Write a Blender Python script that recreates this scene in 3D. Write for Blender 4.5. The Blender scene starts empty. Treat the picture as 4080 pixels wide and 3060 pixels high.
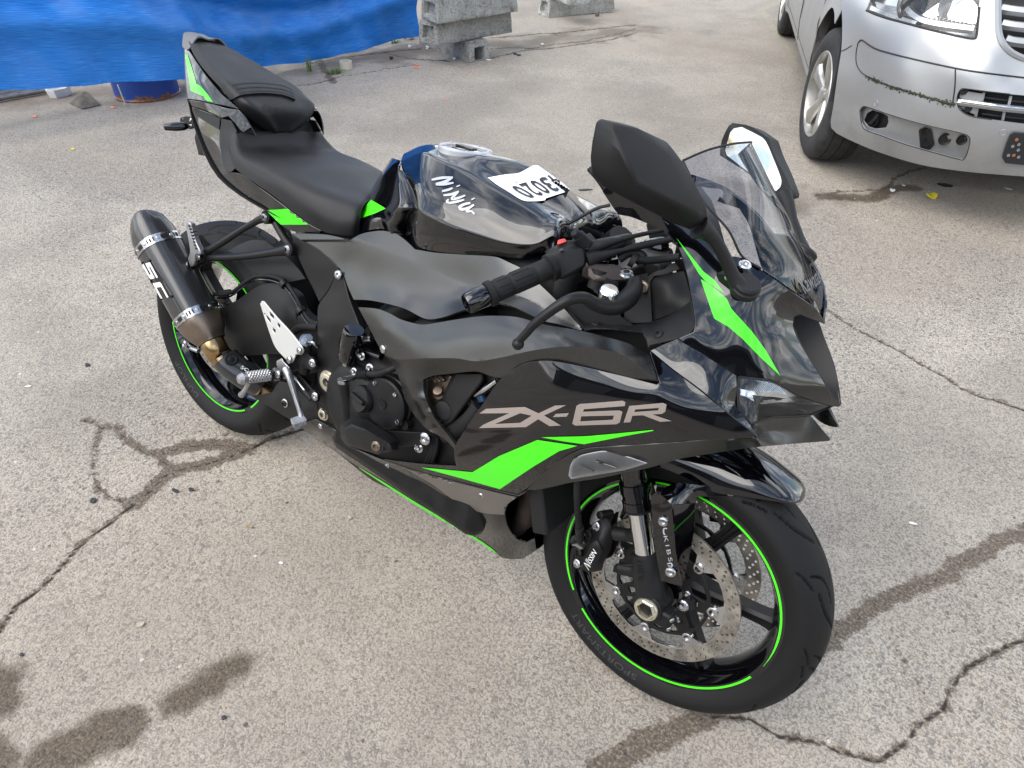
import bpy, bmesh, math, random
import numpy as np
from mathutils import Vector, Matrix
from mathutils.bvhtree import BVHTree
from mathutils.geometry import delaunay_2d_cdt
random.seed(7); rng = np.random.default_rng(7)
scene = bpy.context.scene
col = scene.collection
R = math.radians
# ------------------------------------------------------------------ camera
CAM_LOC = np.array([1.645, -0.839, 1.466]); YAW, PITCH, ROLL, FPX = R(125.81), R(-38.20), R(1.01), 2801.0
LEAN = R(14.0)
_f = np.array([math.cos(PITCH)*math.cos(YAW), math.cos(PITCH)*math.sin(YAW), math.sin(PITCH)])
_r = np.cross(_f, [0, 0, 1]); _r /= np.linalg.norm(_r); _u = np.cross(_r, _f)
CR = math.cos(ROLL)*_r + math.sin(ROLL)*_u; CU = -math.sin(ROLL)*_r + math.cos(ROLL)*_u; CF = _f
cd = bpy.data.cameras.new('camera'); cam = bpy.data.objects.new('camera', cd); col.objects.link(cam)
cd.sensor_width = 36; cd.lens = 36*FPX/4080; cd.clip_start = .02; cd.clip_end = 2000
cam.matrix_world = Matrix(((CR[0], CU[0], -CF[0], CAM_LOC[0]), (CR[1], CU[1], -CF[1], CAM_LOC[1]), (CR[2], CU[2], -CF[2], CAM_LOC[2]), (0, 0, 0, 1)))
scene.camera = cam
scene.render.resolution_x, scene.render.resolution_y = 1024, 768
# ------------------------------------------------------------------ world: bright broken cloud
SUN_EL, SUN_AZ = R(52), R(250)      # azimuth of the direction towards the sun, from +x counter-clockwise
w = bpy.data.worlds.new('World'); scene.world = w; w.use_nodes = True
nt = w.node_tree; nt.nodes.clear()
def N(t, **k):
    n = nt.nodes.new(t)
    for a, b in k.items(): setattr(n, a, b)
    return n
out = N('ShaderNodeOutputWorld'); bg = N('ShaderNodeBackground'); bg.inputs[1].default_value = .13
sky = N('ShaderNodeTexSky', sky_type='NISHITA', sun_disc=False, sun_elevation=SUN_EL, sun_rotation=R(90)-SUN_AZ, air_density=1.2, dust_density=1.5)
tc = N('ShaderNodeTexCoord'); sep = N('ShaderNodeSeparateXYZ'); nt.links.new(tc.outputs['Generated'], sep.inputs[0])
# clouds on a flat layer: direction divided by its height
mx = N('ShaderNodeMath', operation='MAXIMUM'); mx.inputs[1].default_value = .24; nt.links.new(sep.outputs[2], mx.inputs[0])
dv = N('ShaderNodeVectorMath', operation='DIVIDE'); cmb = N('ShaderNodeCombineXYZ')
for i in range(3): nt.links.new(mx.outputs[0], cmb.inputs[i])
nt.links.new(tc.outputs['Generated'], dv.inputs[0]); nt.links.new(cmb.outputs[0], dv.inputs[1])
n1 = N('ShaderNodeTexNoise'); n1.inputs['Scale'].default_value = 1.5; n1.inputs['Detail'].default_value = 5; n1.inputs['Roughness'].default_value = .55
nt.links.new(dv.outputs[0], n1.inputs['Vector'])
cr = N('ShaderNodeValToRGB'); cr.color_ramp.elements[0].position = .42; cr.color_ramp.elements[0].color = (0, 0, 0, 1); cr.color_ramp.elements[1].position = .58; cr.color_ramp.elements[1].color = (1, 1, 1, 1)
nt.links.new(n1.outputs[0], cr.inputs[0])
n2 = N('ShaderNodeTexNoise'); n2.inputs['Scale'].default_value = 3.6; n2.inputs['Detail'].default_value = 4; nt.links.new(dv.outputs[0], n2.inputs['Vector'])
cc = N('ShaderNodeValToRGB'); cc.color_ramp.elements[0].position = .3; cc.color_ramp.elements[0].color = (5.2, 5.5, 6.0, 1); cc.color_ramp.elements[1].position = .7; cc.color_ramp.elements[1].color = (15.5, 15.6, 15.6, 1)
nt.links.new(n2.outputs[0], cc.inputs[0])
mix = N('ShaderNodeMixRGB'); nt.links.new(cr.outputs[0], mix.inputs[0]); nt.links.new(sky.outputs[0], mix.inputs[1]); nt.links.new(cc.outputs[0], mix.inputs[2])
nt.links.new(mix.outputs[0], bg.inputs[0]); nt.links.new(bg.outputs[0], out.inputs[0])
# ------------------------------------------------------------------ sun behind thin cloud
sl = bpy.data.lights.new('sun', 'SUN'); sl.energy = 1.4; sl.angle = R(55); sl.color = (1, .96, .9)
so = bpy.data.objects.new('sun', sl); col.objects.link(so)
sd = Vector((math.cos(SUN_EL)*math.cos(SUN_AZ), math.cos(SUN_EL)*math.sin(SUN_AZ), math.sin(SUN_EL)))
so.rotation_euler = sd.to_track_quat('Z', 'Y').to_euler(); so.location = (0, 0, 6)
scene.view_settings.view_transform = 'Standard'; scene.view_settings.look = 'None'; scene.view_settings.exposure = 0.95; scene.view_settings.gamma = 1
# ------------------------------------------------------------------ pixels to directions
# frames: corner of a cut-out of the photograph and its scale; coordinates below are read off these cut-outs
FR = {'a': (500, 700, 1200/1810), 'b': (1300, 1000, 1400/2111), 'c': (2000, 1700, 1500/2074), 'd': (2200, 400, 1300/1961), 'e': (600, 50, 1100/1921),
      'f': (1300, 500, 1200/2212), 'g': (3000, 0, 1080/2212), 'h': (0, 0, 2400/2212), 'i': (2500, 1200, 1000/2074), 'j': (900, 1300, 1000/2212),
      'k': (1700, 1500, 1200/2212), 'm': (2150, 1850, 1200/1991), 'n': (600, 850, 700/1290), 'o': (0, 1500, 2000/2127), 'D': (0, 0, 4080/2212),
      'p': (2100, 700, 800/1896), 'q': (1850, 620, 600/2212), 'r': (1600, 0, 900/2212)}
cl_, sl_ = math.cos(LEAN), math.sin(LEAN)
LM = np.array([[1, 0, 0], [0, cl_, sl_], [0, -sl_, cl_]])       # motorcycle frame to world
CAMB = LM.T @ CAM_LOC
def px(fr, a, b): o = FR[fr]; return o[0]+a*o[2], o[1]+b*o[2]
def dirw(u, v): return CF*FPX + CR*(u-2040) + CU*(1530-v)
def dirb(u, v): return LM.T @ dirw(u, v)
def T(fr, a, b, Y):
    "a traced point at the half width Y (right side positive) of the motorcycle, in its own frame"
    d = dirb(*px(fr, a, b)); return CAMB + d*((-Y-CAMB[1])/d[1])
def G(fr, a, b, z=0.):
    "a traced point on the ground (or at height z), world"
    d = dirw(*px(fr, a, b)); return CAM_LOC + d*((z-CAM_LOC[2])/d[2])
def Jpx(p):
    d = np.asarray(p)-CAM_LOC; z = d@CF; return 2040+FPX*(d@CR)/z, 1530-FPX*(d@CU)/z
def V(*a): return np.array(a, float)
def unit(v): v = np.asarray(v, float); return v/np.linalg.norm(v)
# ------------------------------------------------------------------ materials
MATS = {}
def mat(name, color=(.5, .5, .5), rough=.5, metal=0., coat=0., coat_r=.05, spec=.5, bump=None, vary=None, trans=0., ior=1.45, alpha=1., sheen=0., coat_ior=1.5):
    m = bpy.data.materials.new(name); m.use_nodes = True; MATS[name] = m
    t = m.node_tree; b = t.nodes['Principled BSDF']
    b.inputs['Base Color'].default_value = (*color, 1); b.inputs['Roughness'].default_value = rough; b.inputs['Metallic'].default_value = metal
    b.inputs['Coat Weight'].default_value = coat; b.inputs['Coat Roughness'].default_value = coat_r; b.inputs['Specular IOR Level'].default_value = spec
    b.inputs['Transmission Weight'].default_value = trans; b.inputs['IOR'].default_value = ior; b.inputs['Alpha'].default_value = alpha
    b.inputs['Sheen Weight'].default_value = sheen; b.inputs['Coat IOR'].default_value = coat_ior
    co = t.nodes.new('ShaderNodeTexCoord')
    if vary:      # (scale, amount dark, amount light, roughness swing)
        n = t.nodes.new('ShaderNodeTexNoise'); n.inputs['Scale'].default_value = vary[0]; n.inputs['Detail'].default_value = 6
        t.links.new(co.outputs['Object'], n.inputs['Vector'])
        r = t.nodes.new('ShaderNodeValToRGB'); r.color_ramp.elements[0].position = .3; r.color_ramp.elements[1].position = .7
        r.color_ramp.elements[0].color = (*[c*vary[1] for c in color], 1); r.color_ramp.elements[1].color = (*[min(1, c*vary[2]) for c in color], 1)
        t.links.new(n.outputs[0], r.inputs[0]); t.links.new(r.outputs[0], b.inputs['Base Color'])
        mr = t.nodes.new('ShaderNodeMapRange'); mr.inputs[1].default_value = .3; mr.inputs[2].default_value = .7
        mr.inputs[3].default_value = max(.02, rough-vary[3]); mr.inputs[4].default_value = min(1, rough+vary[3])
        t.links.new(n.outputs[0], mr.inputs[0]); t.links.new(mr.outputs[0], b.inputs['Roughness'])
    if bump:      # (scale, strength, distance)
        n = t.nodes.new('ShaderNodeTexNoise'); n.inputs['Scale'].default_value = bump[0]; n.inputs['Detail'].default_value = 3
        t.links.new(co.outputs['Object'], n.inputs['Vector'])
        u = t.nodes.new('ShaderNodeBump'); u.inputs['Strength'].default_value = bump[1]; u.inputs['Distance'].default_value = bump[2]
        t.links.new(n.outputs[0], u.inputs['Height']); t.links.new(u.outputs[0], b.inputs['Normal'])
    return m
mat('gloss', (.0015, .0015, .0025), .12, coat=1, coat_r=.02, coat_ior=1.62, spec=.1)
mat('matte', (.088, .088, .087), .28, metal=.9, bump=(2600, .10, .0004), vary=(5, .92, 1.08, .035))
mat('plastic', (.0075, .0075, .008), .55, spec=.36, bump=(1800, .35, .0004), vary=(18, .8, 1.5, .06))
mat('frame', (.009, .009, .0095), .44, spec=.4, metal=.2, bump=(2000, .2, .0004))
mat('cast', (.0095, .0095, .010), .5, spec=.4, metal=.3, bump=(900, .3, .0006), vary=(25, .7, 1.5, .08))
mat('dark', (.004, .004, .0045), .6)
mat('rubber', (.007, .007, .0075), .62, spec=.3, bump=(700, .25, .0006), vary=(14, .7, 1.7, .1))
mat('vinyl', (.011, .011, .012), .5, spec=.36, bump=(900, .35, .0006), vary=(9, .75, 1.6, .08))
mat('green', (.06, .80, .005), .35, coat=.6, coat_r=.05)
mat('graphite', (.16, .145, .13), .33, metal=.5, coat=.5)
mat('letter', (.36, .31, .28), .38, metal=.45, coat=.4)
mat('silverprint', (.42, .43, .46), .35, metal=.3, coat=.5)
mat('white', (.8, .8, .8), .5)
mat('alu', (.38, .38, .39), .40, metal=.85, bump=(600, .2, .0004), vary=(30, .8, 1.15, .08))
mat('aluplate', (.60, .60, .58), .42, metal=.6, bump=(700, .12, .0004))
mat('steel', (.55, .55, .56), .25, metal=1, vary=(60, .75, 1.1, .08))
mat('zinc', (.62, .58, .46), .35, metal=.9)
mat('chrome', (.80, .80, .80), .06, metal=1)
mat('discsteel', (.40, .375, .335), .33, metal=.9, vary=(40, .6, 1.25, .1))
mat('titanium', (.235, .185, .145), .36, metal=.9, vary=(20, .75, 1.2, .08))
mat('rust', (.055, .040, .036), .6, metal=.5, vary=(30, .5, 1.5, .1), bump=(120, .3, .001))
mat('red', (.62, .06, .05), .45)
mat('mirrorglass', (.58, .60, .595), .01, metal=1)
mat('lens', (.9, .92, .95), .02, trans=1, ior=1.35)
mat('silverref', (.75, .77, .8), .15, metal=1)
mat('paper', (.80, .82, .86), .55)
mat('ink', (.02, .018, .018), .5)
mat('tail_grey', (.13, .13, .135), .5)
mat('sigwhite', (.42, .43, .45), .35, metal=.3)
mat('sidetext', (.028, .028, .029), .5)
mat('lampdark', (.03, .03, .034), .3)
# smoked screen: thin tinted sheet
m = mat('screen', (.1, .12, .2), .02); t = m.node_tree; t.nodes.clear()
o_ = t.nodes.new('ShaderNodeOutputMaterial'); tr = t.nodes.new('ShaderNodeBsdfTransparent'); tr.inputs[0].default_value = (.63, .665, .76, 1)
gl = t.nodes.new('ShaderNodeBsdfGlossy'); gl.inputs['Roughness'].default_value = .01; fr_ = t.nodes.new('ShaderNodeFresnel'); fr_.inputs[0].default_value = 1.45
ms = t.nodes.new('ShaderNodeMixShader'); t.links.new(fr_.outputs[0], ms.inputs[0]); t.links.new(tr.outputs[0], ms.inputs[1]); t.links.new(gl.outputs[0], ms.inputs[2]); t.links.new(ms.outputs[0], o_.inputs[0])
m = mat('clearlens', (.9, .9, .9), .02); t = m.node_tree; t.nodes.clear()
o_ = t.nodes.new('ShaderNodeOutputMaterial'); tr = t.nodes.new('ShaderNodeBsdfTransparent'); tr.inputs[0].default_value = (.93, .94, .95, 1)
gl = t.nodes.new('ShaderNodeBsdfGlossy'); gl.inputs['Roughness'].default_value = .02; fr_ = t.nodes.new('ShaderNodeFresnel'); fr_.inputs[0].default_value = 1.55
ms = t.nodes.new('ShaderNodeMixShader'); t.links.new(fr_.outputs[0], ms.inputs[0]); t.links.new(tr.outputs[0], ms.inputs[1]); t.links.new(gl.outputs[0], ms.inputs[2]); t.links.new(ms.outputs[0], o_.inputs[0])
# carbon weave from the UV map (metres)
m = mat('carbon', (.012, .012, .013), .28, coat=.7, coat_r=.12); t = m.node_tree; b = t.nodes['Principled BSDF']
uv = t.nodes.new('ShaderNodeUVMap'); mp = t.nodes.new('ShaderNodeMapping'); mp.inputs['Rotation'].default_value = (0, 0, R(38))
t.links.new(uv.outputs[0], mp.inputs[0]); wv = t.nodes.new('ShaderNodeTexWave'); wv.inputs['Scale'].default_value = 95; wv.inputs['Distortion'].default_value = .3; wv.inputs['Detail'].default_value = 1
t.links.new(mp.outputs[0], wv.inputs[0]); r = t.nodes.new('ShaderNodeValToRGB'); r.color_ramp.elements[0].position = .35; r.color_ramp.elements[1].position = .65
r.color_ramp.elements[0].color = (.006, .006, .006, 1); r.color_ramp.elements[1].color = (.030, .030, .032, 1)
t.links.new(wv.outputs[1], r.inputs[0]); t.links.new(r.outputs[0], b.inputs['Base Color'])
mr = t.nodes.new('ShaderNodeMapRange'); mr.inputs[3].default_value = .5; mr.inputs[4].default_value = .25; t.links.new(wv.outputs[1], mr.inputs[0]); t.links.new(mr.outputs[0], b.inputs['Roughness'])
# heat-tinted pipe: blue, gold, straw along its UV length
m = mat('heatpipe', (.5, .4, .25), .25, metal=1); t = m.node_tree; b = t.nodes['Principled BSDF']
uv = t.nodes.new('ShaderNodeUVMap'); sx = t.nodes.new('ShaderNodeSeparateXYZ'); t.links.new(uv.outputs[0], sx.inputs[0])
nz = t.nodes.new('ShaderNodeTexNoise'); nz.inputs['Scale'].default_value = 14; ad = t.nodes.new('ShaderNodeMath'); ad.operation = 'MULTIPLY_ADD'; ad.inputs[1].default_value = .04
t.links.new(nz.outputs[0], ad.inputs[0]); t.links.new(sx.outputs[1], ad.inputs[2])
r = t.nodes.new('ShaderNodeValToRGB'); e = r.color_ramp.elements; e[0].position = .0; e[0].color = (.30, .25, .20, 1); e[1].position = .13; e[1].color = (.42, .33, .22, 1)
for p_, c_ in ((.018, (.36, .28, .19, 1)), (.045, (.44, .30, .14, 1)), (.075, (.36, .23, .11, 1))): q_ = e.new(p_); q_.color = c_
t.links.new(ad.outputs[0], r.inputs[0]); t.links.new(r.outputs[0], b.inputs['Base Color'])

# tyre rubber with road dust on the shoulders of the tread
m = mat('tyre', (.007, .007, .0075), .66, spec=.3, bump=(700, .25, .0006)); t = m.node_tree; b = t.nodes['Principled BSDF']
co = t.nodes.new('ShaderNodeTexCoord'); sx = t.nodes.new('ShaderNodeSeparateXYZ'); t.links.new(co.outputs['Object'], sx.inputs[0])
ab = t.nodes.new('ShaderNodeMath'); ab.operation = 'ABSOLUTE'; t.links.new(sx.outputs[1], ab.inputs[0])
r1 = t.nodes.new('ShaderNodeValToRGB'); e = r1.color_ramp.elements; e[0].position = .024; e[0].color = (0, 0, 0, 1); e[1].position = .044; e[1].color = (1, 1, 1, 1); q_ = e.new(.0575); q_.color = (.9, .9, .9, 1); q_ = e.new(.0595); q_.color = (.12, .12, .12, 1)
t.links.new(sx.outputs[1], r1.inputs[0]); nz = t.nodes.new('ShaderNodeTexNoise'); nz.inputs['Scale'].default_value = 130; nz.inputs['Detail'].default_value = 6; nz.inputs['Roughness'].default_value = .7; t.links.new(co.outputs['Object'], nz.inputs['Vector'])
r2 = t.nodes.new('ShaderNodeValToRGB'); e = r2.color_ramp.elements; e[0].position = .50; e[0].color = (0, 0, 0, 1); e[1].position = .74; e[1].color = (.5, .5, .5, 1); t.links.new(nz.outputs[0], r2.inputs[0])
mu = t.nodes.new('ShaderNodeMixRGB'); mu.blend_type = 'MULTIPLY'; mu.inputs[0].default_value = 1; t.links.new(r1.outputs[0], mu.inputs[1]); t.links.new(r2.outputs[0], mu.inputs[2])
mx_ = t.nodes.new('ShaderNodeMixRGB'); mx_.inputs[1].default_value = (.007, .007, .0075, 1); mx_.inputs[2].default_value = (.10, .088, .075, 1); t.links.new(mu.outputs[0], mx_.inputs[0]); t.links.new(mx_.outputs[0], b.inputs['Base Color'])
# ------------------------------------------------------------------ geometry helpers
def link(name, vs, fs, m, parent=None, smooth=True, angle=35, bevel=0, uvs=None, seg=2):
    me = bpy.data.meshes.new(name); me.from_pydata([tuple(v) for v in vs], [], [tuple(int(i) for i in f) for f in fs])
    if m: me.materials.append(MATS[m] if isinstance(m, str) else m)
    if smooth:
        me.polygons.foreach_set('use_smooth', [True]*len(me.polygons))
        me.set_sharp_from_angle(angle=R(angle))
    if uvs is not None:
        l = me.uv_layers.new(name='UVMap'); li = np.zeros(len(me.loops), int); me.loops.foreach_get('vertex_index', li)
        l.data.foreach_set('uv', np.asarray(uvs, float)[li].ravel())
    me.update()
    o = bpy.data.objects.new(name, me); col.objects.link(o)
    if parent: o.parent = parent
    if bevel:
        b = o.modifiers.new('bevel', 'BEVEL'); b.width = bevel; b.segments = seg; b.limit_method = 'ANGLE'; b.angle_limit = R(38); b.harden_normals = False; b.use_clamp_overlap = True
    return o
def empty(name, loc=(0, 0, 0), parent=None):
    o = bpy.data.objects.new(name, None); o.empty_display_size = .05; col.objects.link(o); o.location = loc
    if parent: o.parent = parent
    return o
def tag(o, label=None, cat=None, group=None, kind=None):
    for k, v in (('label', label), ('category', cat), ('group', group), ('kind', kind)):
        if v: o[k] = v
    return o
def cat_rom(pts, n, closed=False):
    P = np.asarray(pts, float); L = len(P)
    if L == 2 and not closed: return np.array([P[0]+(P[1]-P[0])*k/n for k in range(n+1)])
    out = []; rngk = range(L) if closed else range(L-1)
    for i in rngk:
        p1, p2 = P[i], P[(i+1) % L]
        p0 = P[(i-1) % L] if (closed or i > 0) else 2*p1-p2
        p3 = P[(i+2) % L] if (closed or i+2 < L) else 2*p2-p1
        for k in range(n):
            t = k/n; out.append(.5*((2*p1)+(-p0+p2)*t+(2*p0-5*p1+4*p2-p3)*t*t+(-p0+3*p1-3*p2+p3)*t**3))
    if not closed: out.append(P[-1])
    return np.array(out)
def cr_axis(A, n, sharp=()):
    "Catmull-Rom along axis 0, with breaks at the sharp indices"
    idx = [0]+sorted(sharp)+[len(A)-1]; segs = []
    for s, e in zip(idx[:-1], idx[1:]):
        c = cat_rom(A[s:e+1], n); segs.append(c if e == idx[-1] else c[:-1])
    return np.concatenate(segs)
def vnormals(v, f):
    n = np.zeros_like(v)
    for q in f:
        for k in range(1, len(q)-1):
            c = np.cross(v[q[k]]-v[q[0]], v[q[k+1]]-v[q[0]])
            for i in (q[0], q[k], q[k+1]): n[i] += c
    l = np.linalg.norm(n, axis=1); l[l == 0] = 1
    return n/l[:, None]
def shell(v, f, th, towards):
    "outer sheet + inner sheet + rim; towards = point the outer side faces"
    v = np.asarray(v, float); f = [list(q) for q in f]
    n = vnormals(v, f)
    s = ((np.asarray(towards)-v)*n).sum()
    if s < 0: f = [q[::-1] for q in f]; n = -n
    if not th: return v, f
    k = len(v); v2 = np.concatenate([v, v-n*th])
    E = {}
    for q in f:
        for a, b in zip(q, q[1:]+q[:1]):
            if (b, a) in E: del E[(b, a)]
            else: E[(a, b)] = 1
    f2 = f+[[i+k for i in q[::-1]] for q in f]+[[b, a, a+k, b+k] for a, b in E]
    return v2, f2
def grid_faces(R_, C_, wrap_c=False, wrap_r=False):
    f = []
    for i in range(R_ if wrap_r else R_-1):
        for j in range(C_ if wrap_c else C_-1):
            i2, j2 = (i+1) % R_, (j+1) % C_
            f.append((i*C_+j, i*C_+j2, i2*C_+j2, i2*C_+j))
    return f
def surf(rows, n=(6, 6), sr=(), sc=()):
    A = np.asarray(rows, float); A = cr_axis(A, n[0], sr); A = cr_axis(A.transpose(1, 0, 2), n[1], sc).transpose(1, 0, 2)
    return A.reshape(-1, 3), grid_faces(A.shape[0], A.shape[1]), A.shape[:2]
BV = {}          # name of a panel -> (verts, faces) of its outer side, for decals
def twin(o, name=None, parent=None):
    "the same panel on the left side"
    me = o.data.copy(); c = o.copy(); c.data = me; col.objects.link(c)
    me.transform(Matrix.Scale(-1, 4, (0, 1, 0))); me.flip_normals()
    if parent: c.parent = parent
    return c
def grid_panel(name, rows, m, parent, n=(6, 6), sr=(), sc=(), th=.003, key=None, mirror=False, towards=None, bevel=0):
    v, f, _ = surf(rows, n, sr, sc)
    if key: BV[key] = (v, f)
    tw = CAMB if towards is None else towards
    v2, f2 = shell(v, f, th, tw)
    o = link(name, v2, f2, m, parent, bevel=bevel)
    if mirror: twin(o)
    return o
def tps(ctrl, reg=1.0e-4):
    C = np.asarray(ctrl, float); X = C[:, :2]/1000; n = len(X)
    def U(d): return np.where(d > 0, d*d*np.log(np.maximum(d, 1e-12)), 0)
    K = U(np.linalg.norm(X[:, None]-X[None], axis=2))+np.eye(n)*reg
    Pm = np.c_[np.ones(n), X]; A = np.zeros((n+3, n+3)); A[:n, :n] = K; A[:n, n:] = Pm; A[n:, :n] = Pm.T
    w_ = np.linalg.solve(A, np.r_[C[:, 2], 0, 0, 0])
    def ev(q):
        q = np.asarray(q, float)/1000; return U(np.linalg.norm(q[:, None]-X[None], axis=2))@w_[:n]+w_[n]+q@w_[n+1:]
    return ev
def smooth_outline(o, step, corner=32):
    P = [np.array(p[:2], float) for p in o]; L = len(P); out = []
    def ang(i):
        a = P[i]-P[i-1]; b = P[(i+1) % L]-P[i]; c = a@b/(np.linalg.norm(a)*np.linalg.norm(b)+1e-9); return math.degrees(math.acos(max(-1, min(1, c))))
    cor = [ang(i) > corner for i in range(L)]
    for i in range(L):
        p1, p2 = P[i], P[(i+1) % L]; d = np.linalg.norm(p2-p1)
        t1 = (p2-p1) if cor[i] else .5*(p2-P[i-1])*min(1, 2*d/(np.linalg.norm(p2-P[i-1])+1e-9))
        q = P[(i+2) % L]; t2 = (p2-p1) if cor[(i+1) % L] else .5*(q-p1)*min(1, 2*d/(np.linalg.norm(q-p1)+1e-9))
        n = max(1, int(d/step))
        for k in range(n):
            t = k/n; out.append((2*t**3-3*t*t+1)*p1+(t**3-2*t*t+t)*t1+(-2*t**3+3*t*t)*p2+(t**3-t*t)*t2)
    return np.array(out)
def inside(poly, q):
    q = np.asarray(q, float); x, y = q[:, 0], q[:, 1]; r = np.zeros(len(q), bool); n = len(poly)
    for i in range(n):
        x1, y1 = poly[i-1]; x2, y2 = poly[i]
        c = ((y1 > y) != (y2 > y)); xi = (x2-x1)*(y-y1)/(y2-y1+1e-12)+x1; r ^= c & (x < xi)
    return r
def tri2d(outline, holes=(), h=20., fine=True, extra=None):
    "triangulated region with interior points h apart"
    loops = [np.asarray(outline)]+[np.asarray(q) for q in holes]
    vs = []; es = []
    for l in loops:
        k = len(vs); vs += [tuple(p) for p in l]; es += [(k+i, k+(i+1) % len(l)) for i in range(len(l))]
    if fine:
        lo, hi = loops[0].min(0), loops[0].max(0); gx = []
        yy = lo[1]+h*.5; row = 0
        while yy < hi[1]:
            xs = np.arange(lo[0]+(h*.5 if row % 2 else 0), hi[0], h); gx.append(np.c_[xs, np.full(len(xs), yy)]); yy += h*.866; row += 1
        if gx:
            g = np.concatenate(gx); g = g[inside(loops[0], g)]
            for hl in loops[1:]: g = g[~inside(hl, g)]
            B = np.concatenate(loops+([extra] if extra is not None else []))
            if len(g): g = g[np.sqrt(((g[:, None]-B[None])**2).sum(2)).min(1) > h*.45]
            vs += [tuple(p) for p in g]
    if extra is not None:
        ex_ = extra[inside(loops[0], extra)]; ex_ = ex_[np.sqrt(((ex_[:, None]-loops[0][None])**2).sum(2)).min(1) > h*.3]; k = len(vs); vs += [tuple(p) for p in ex_]; es += [(k+i, k+i+1) for i in range(len(ex_)-1)]
    r = delaunay_2d_cdt([Vector(p) for p in vs], es, [], 0, 1e-4)
    v = np.array([tuple(p) for p in r[0]]); f = [list(q) for q in r[2]]
    cen = np.array([v[q].mean(0) for q in f]); ok = inside(loops[0], cen)
    for hl in loops[1:]: ok &= ~inside(hl, cen)
    return v, [q for q, k in zip(f, ok) if k]
def panel(name, fr, outline, ctrl, m, parent, th=.004, holes=(), h=None, key=None, mirror=True, bevel=.0012, corner=32, to3=None, step=None, angle=40, fold=None, upper=(), reg=1e-4):
    "sheet traced on the photograph, with its half width given at control points (third value)"
    s = FR[fr][2]; h = h or 14/s; step = step or h*.8
    C = [p for p in list(outline)+list(ctrl) if len(p) == 3]
    fx = None
    if fold:      # crease: one half-width field above the fold line, another below, agreeing on it
        Fp = np.array(fold, float); n_f = max(2, int((Fp[-1, 0]-Fp[0, 0])/(h*1.2))); gx = np.linspace(Fp[0, 0], Fp[-1, 0], n_f); sm = cat_rom(Fp, 8); fx = np.c_[gx, np.interp(gx, sm[:, 0], sm[:, 1])]; fY = np.interp(gx, sm[:, 0], sm[:, 2])
        def side(q): return np.asarray(q)[:, 1]-np.interp(np.asarray(q)[:, 0], fx[:, 0], fx[:, 1])
        Ca = np.array(C, float); sd = side(Ca); dense = np.c_[fx, fY][::2]; up_ = np.concatenate([Ca[sd < -12], dense]+([np.array(upper, float)] if len(upper) else [])); lo_c = np.concatenate([Ca[sd > 12], dense]); e1_, e2_ = tps(up_, 1e-5), tps(lo_c, 1e-5)
        ev = lambda q: np.where(side(q) < 0, e1_(q), e2_(q))
    else: ev = tps(C, reg)
    ol = smooth_outline(outline, step, corner); hs = [smooth_outline(q, step*.7, corner) for q in holes]
    v2, f = tri2d(ol, hs, h, extra=fx)
    Y = ev(v2); to3 = to3 or (lambda a, b, y: T(fr, a, b, y))
    v = np.array([to3(a, b, y) for (a, b), y in zip(v2, Y)])
    tw = CAM_LOC if to3.__name__ == 'w3' else CAMB
    if key: BV[key] = (v, f)
    vv, ff = shell(v, f, th, tw)
    o = link(name, vv, ff, m, parent, bevel=bevel, angle=angle)
    if mirror: twin(o)
    return o
_bvh = {}
def hitter(keys):
    k = tuple(keys)
    if k not in _bvh: _bvh[k] = [BVHTree.FromPolygons([Vector(p) for p in BV[q][0]], [tuple(x) for x in BV[q][1]]) for q in k]
    def hit(u, v, off):
        d = Vector(dirb(u, v)).normalized(); best = None
        for b in _bvh[k]:
            r = b.ray_cast(Vector(CAMB), d)
            if r[0] is not None and (best is None or r[3] < best[3]): best = r
        if best is None: return None
        n = best[1] if best[1].dot(d) < 0 else -best[1]
        return np.array(best[0])+np.array(n)*off
    return hit
def decal(name, polys, keys, m, parent, off=.0012, h=9., fr=None, th=.0, smooth=False, corner=32):
    "flat print laid on panels: polys = list of (outline, holes) in photograph pixels"
    hit = hitter(keys); vs, fs = [], []
    for pl in polys:
        o, hs = (pl if isinstance(pl, tuple) else (pl, []))
        if fr: o = [px(fr, *p[:2]) for p in o]; hs = [[px(fr, *p[:2]) for p in q] for q in hs]
        o = smooth_outline(o, h, corner if smooth else -1); hs = [smooth_outline(q, h, corner if smooth else -1) for q in hs]
        v2, f = tri2d(o, hs, h)
        P3 = [hit(a, b, off) for a, b in v2]; ok = [p for p in P3 if p is not None]
        if not ok: continue
        for i, p in enumerate(P3):
            if p is None:
                j = min((k for k in range(len(P3)) if P3[k] is not None), key=lambda k: (v2[k]-v2[i])@(v2[k]-v2[i]))
                d = unit(dirb(*v2[i])); P3[i] = CAMB+d*np.linalg.norm(P3[j]-CAMB)
        k = len(vs); vs += P3; fs += [[i+k for i in q] for q in f]
    if not vs: print('decal missed', name); return None
    v, f = shell(np.array(vs), fs, th, CAMB)
    return link(name, v, f, m, parent, smooth=True)
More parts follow.
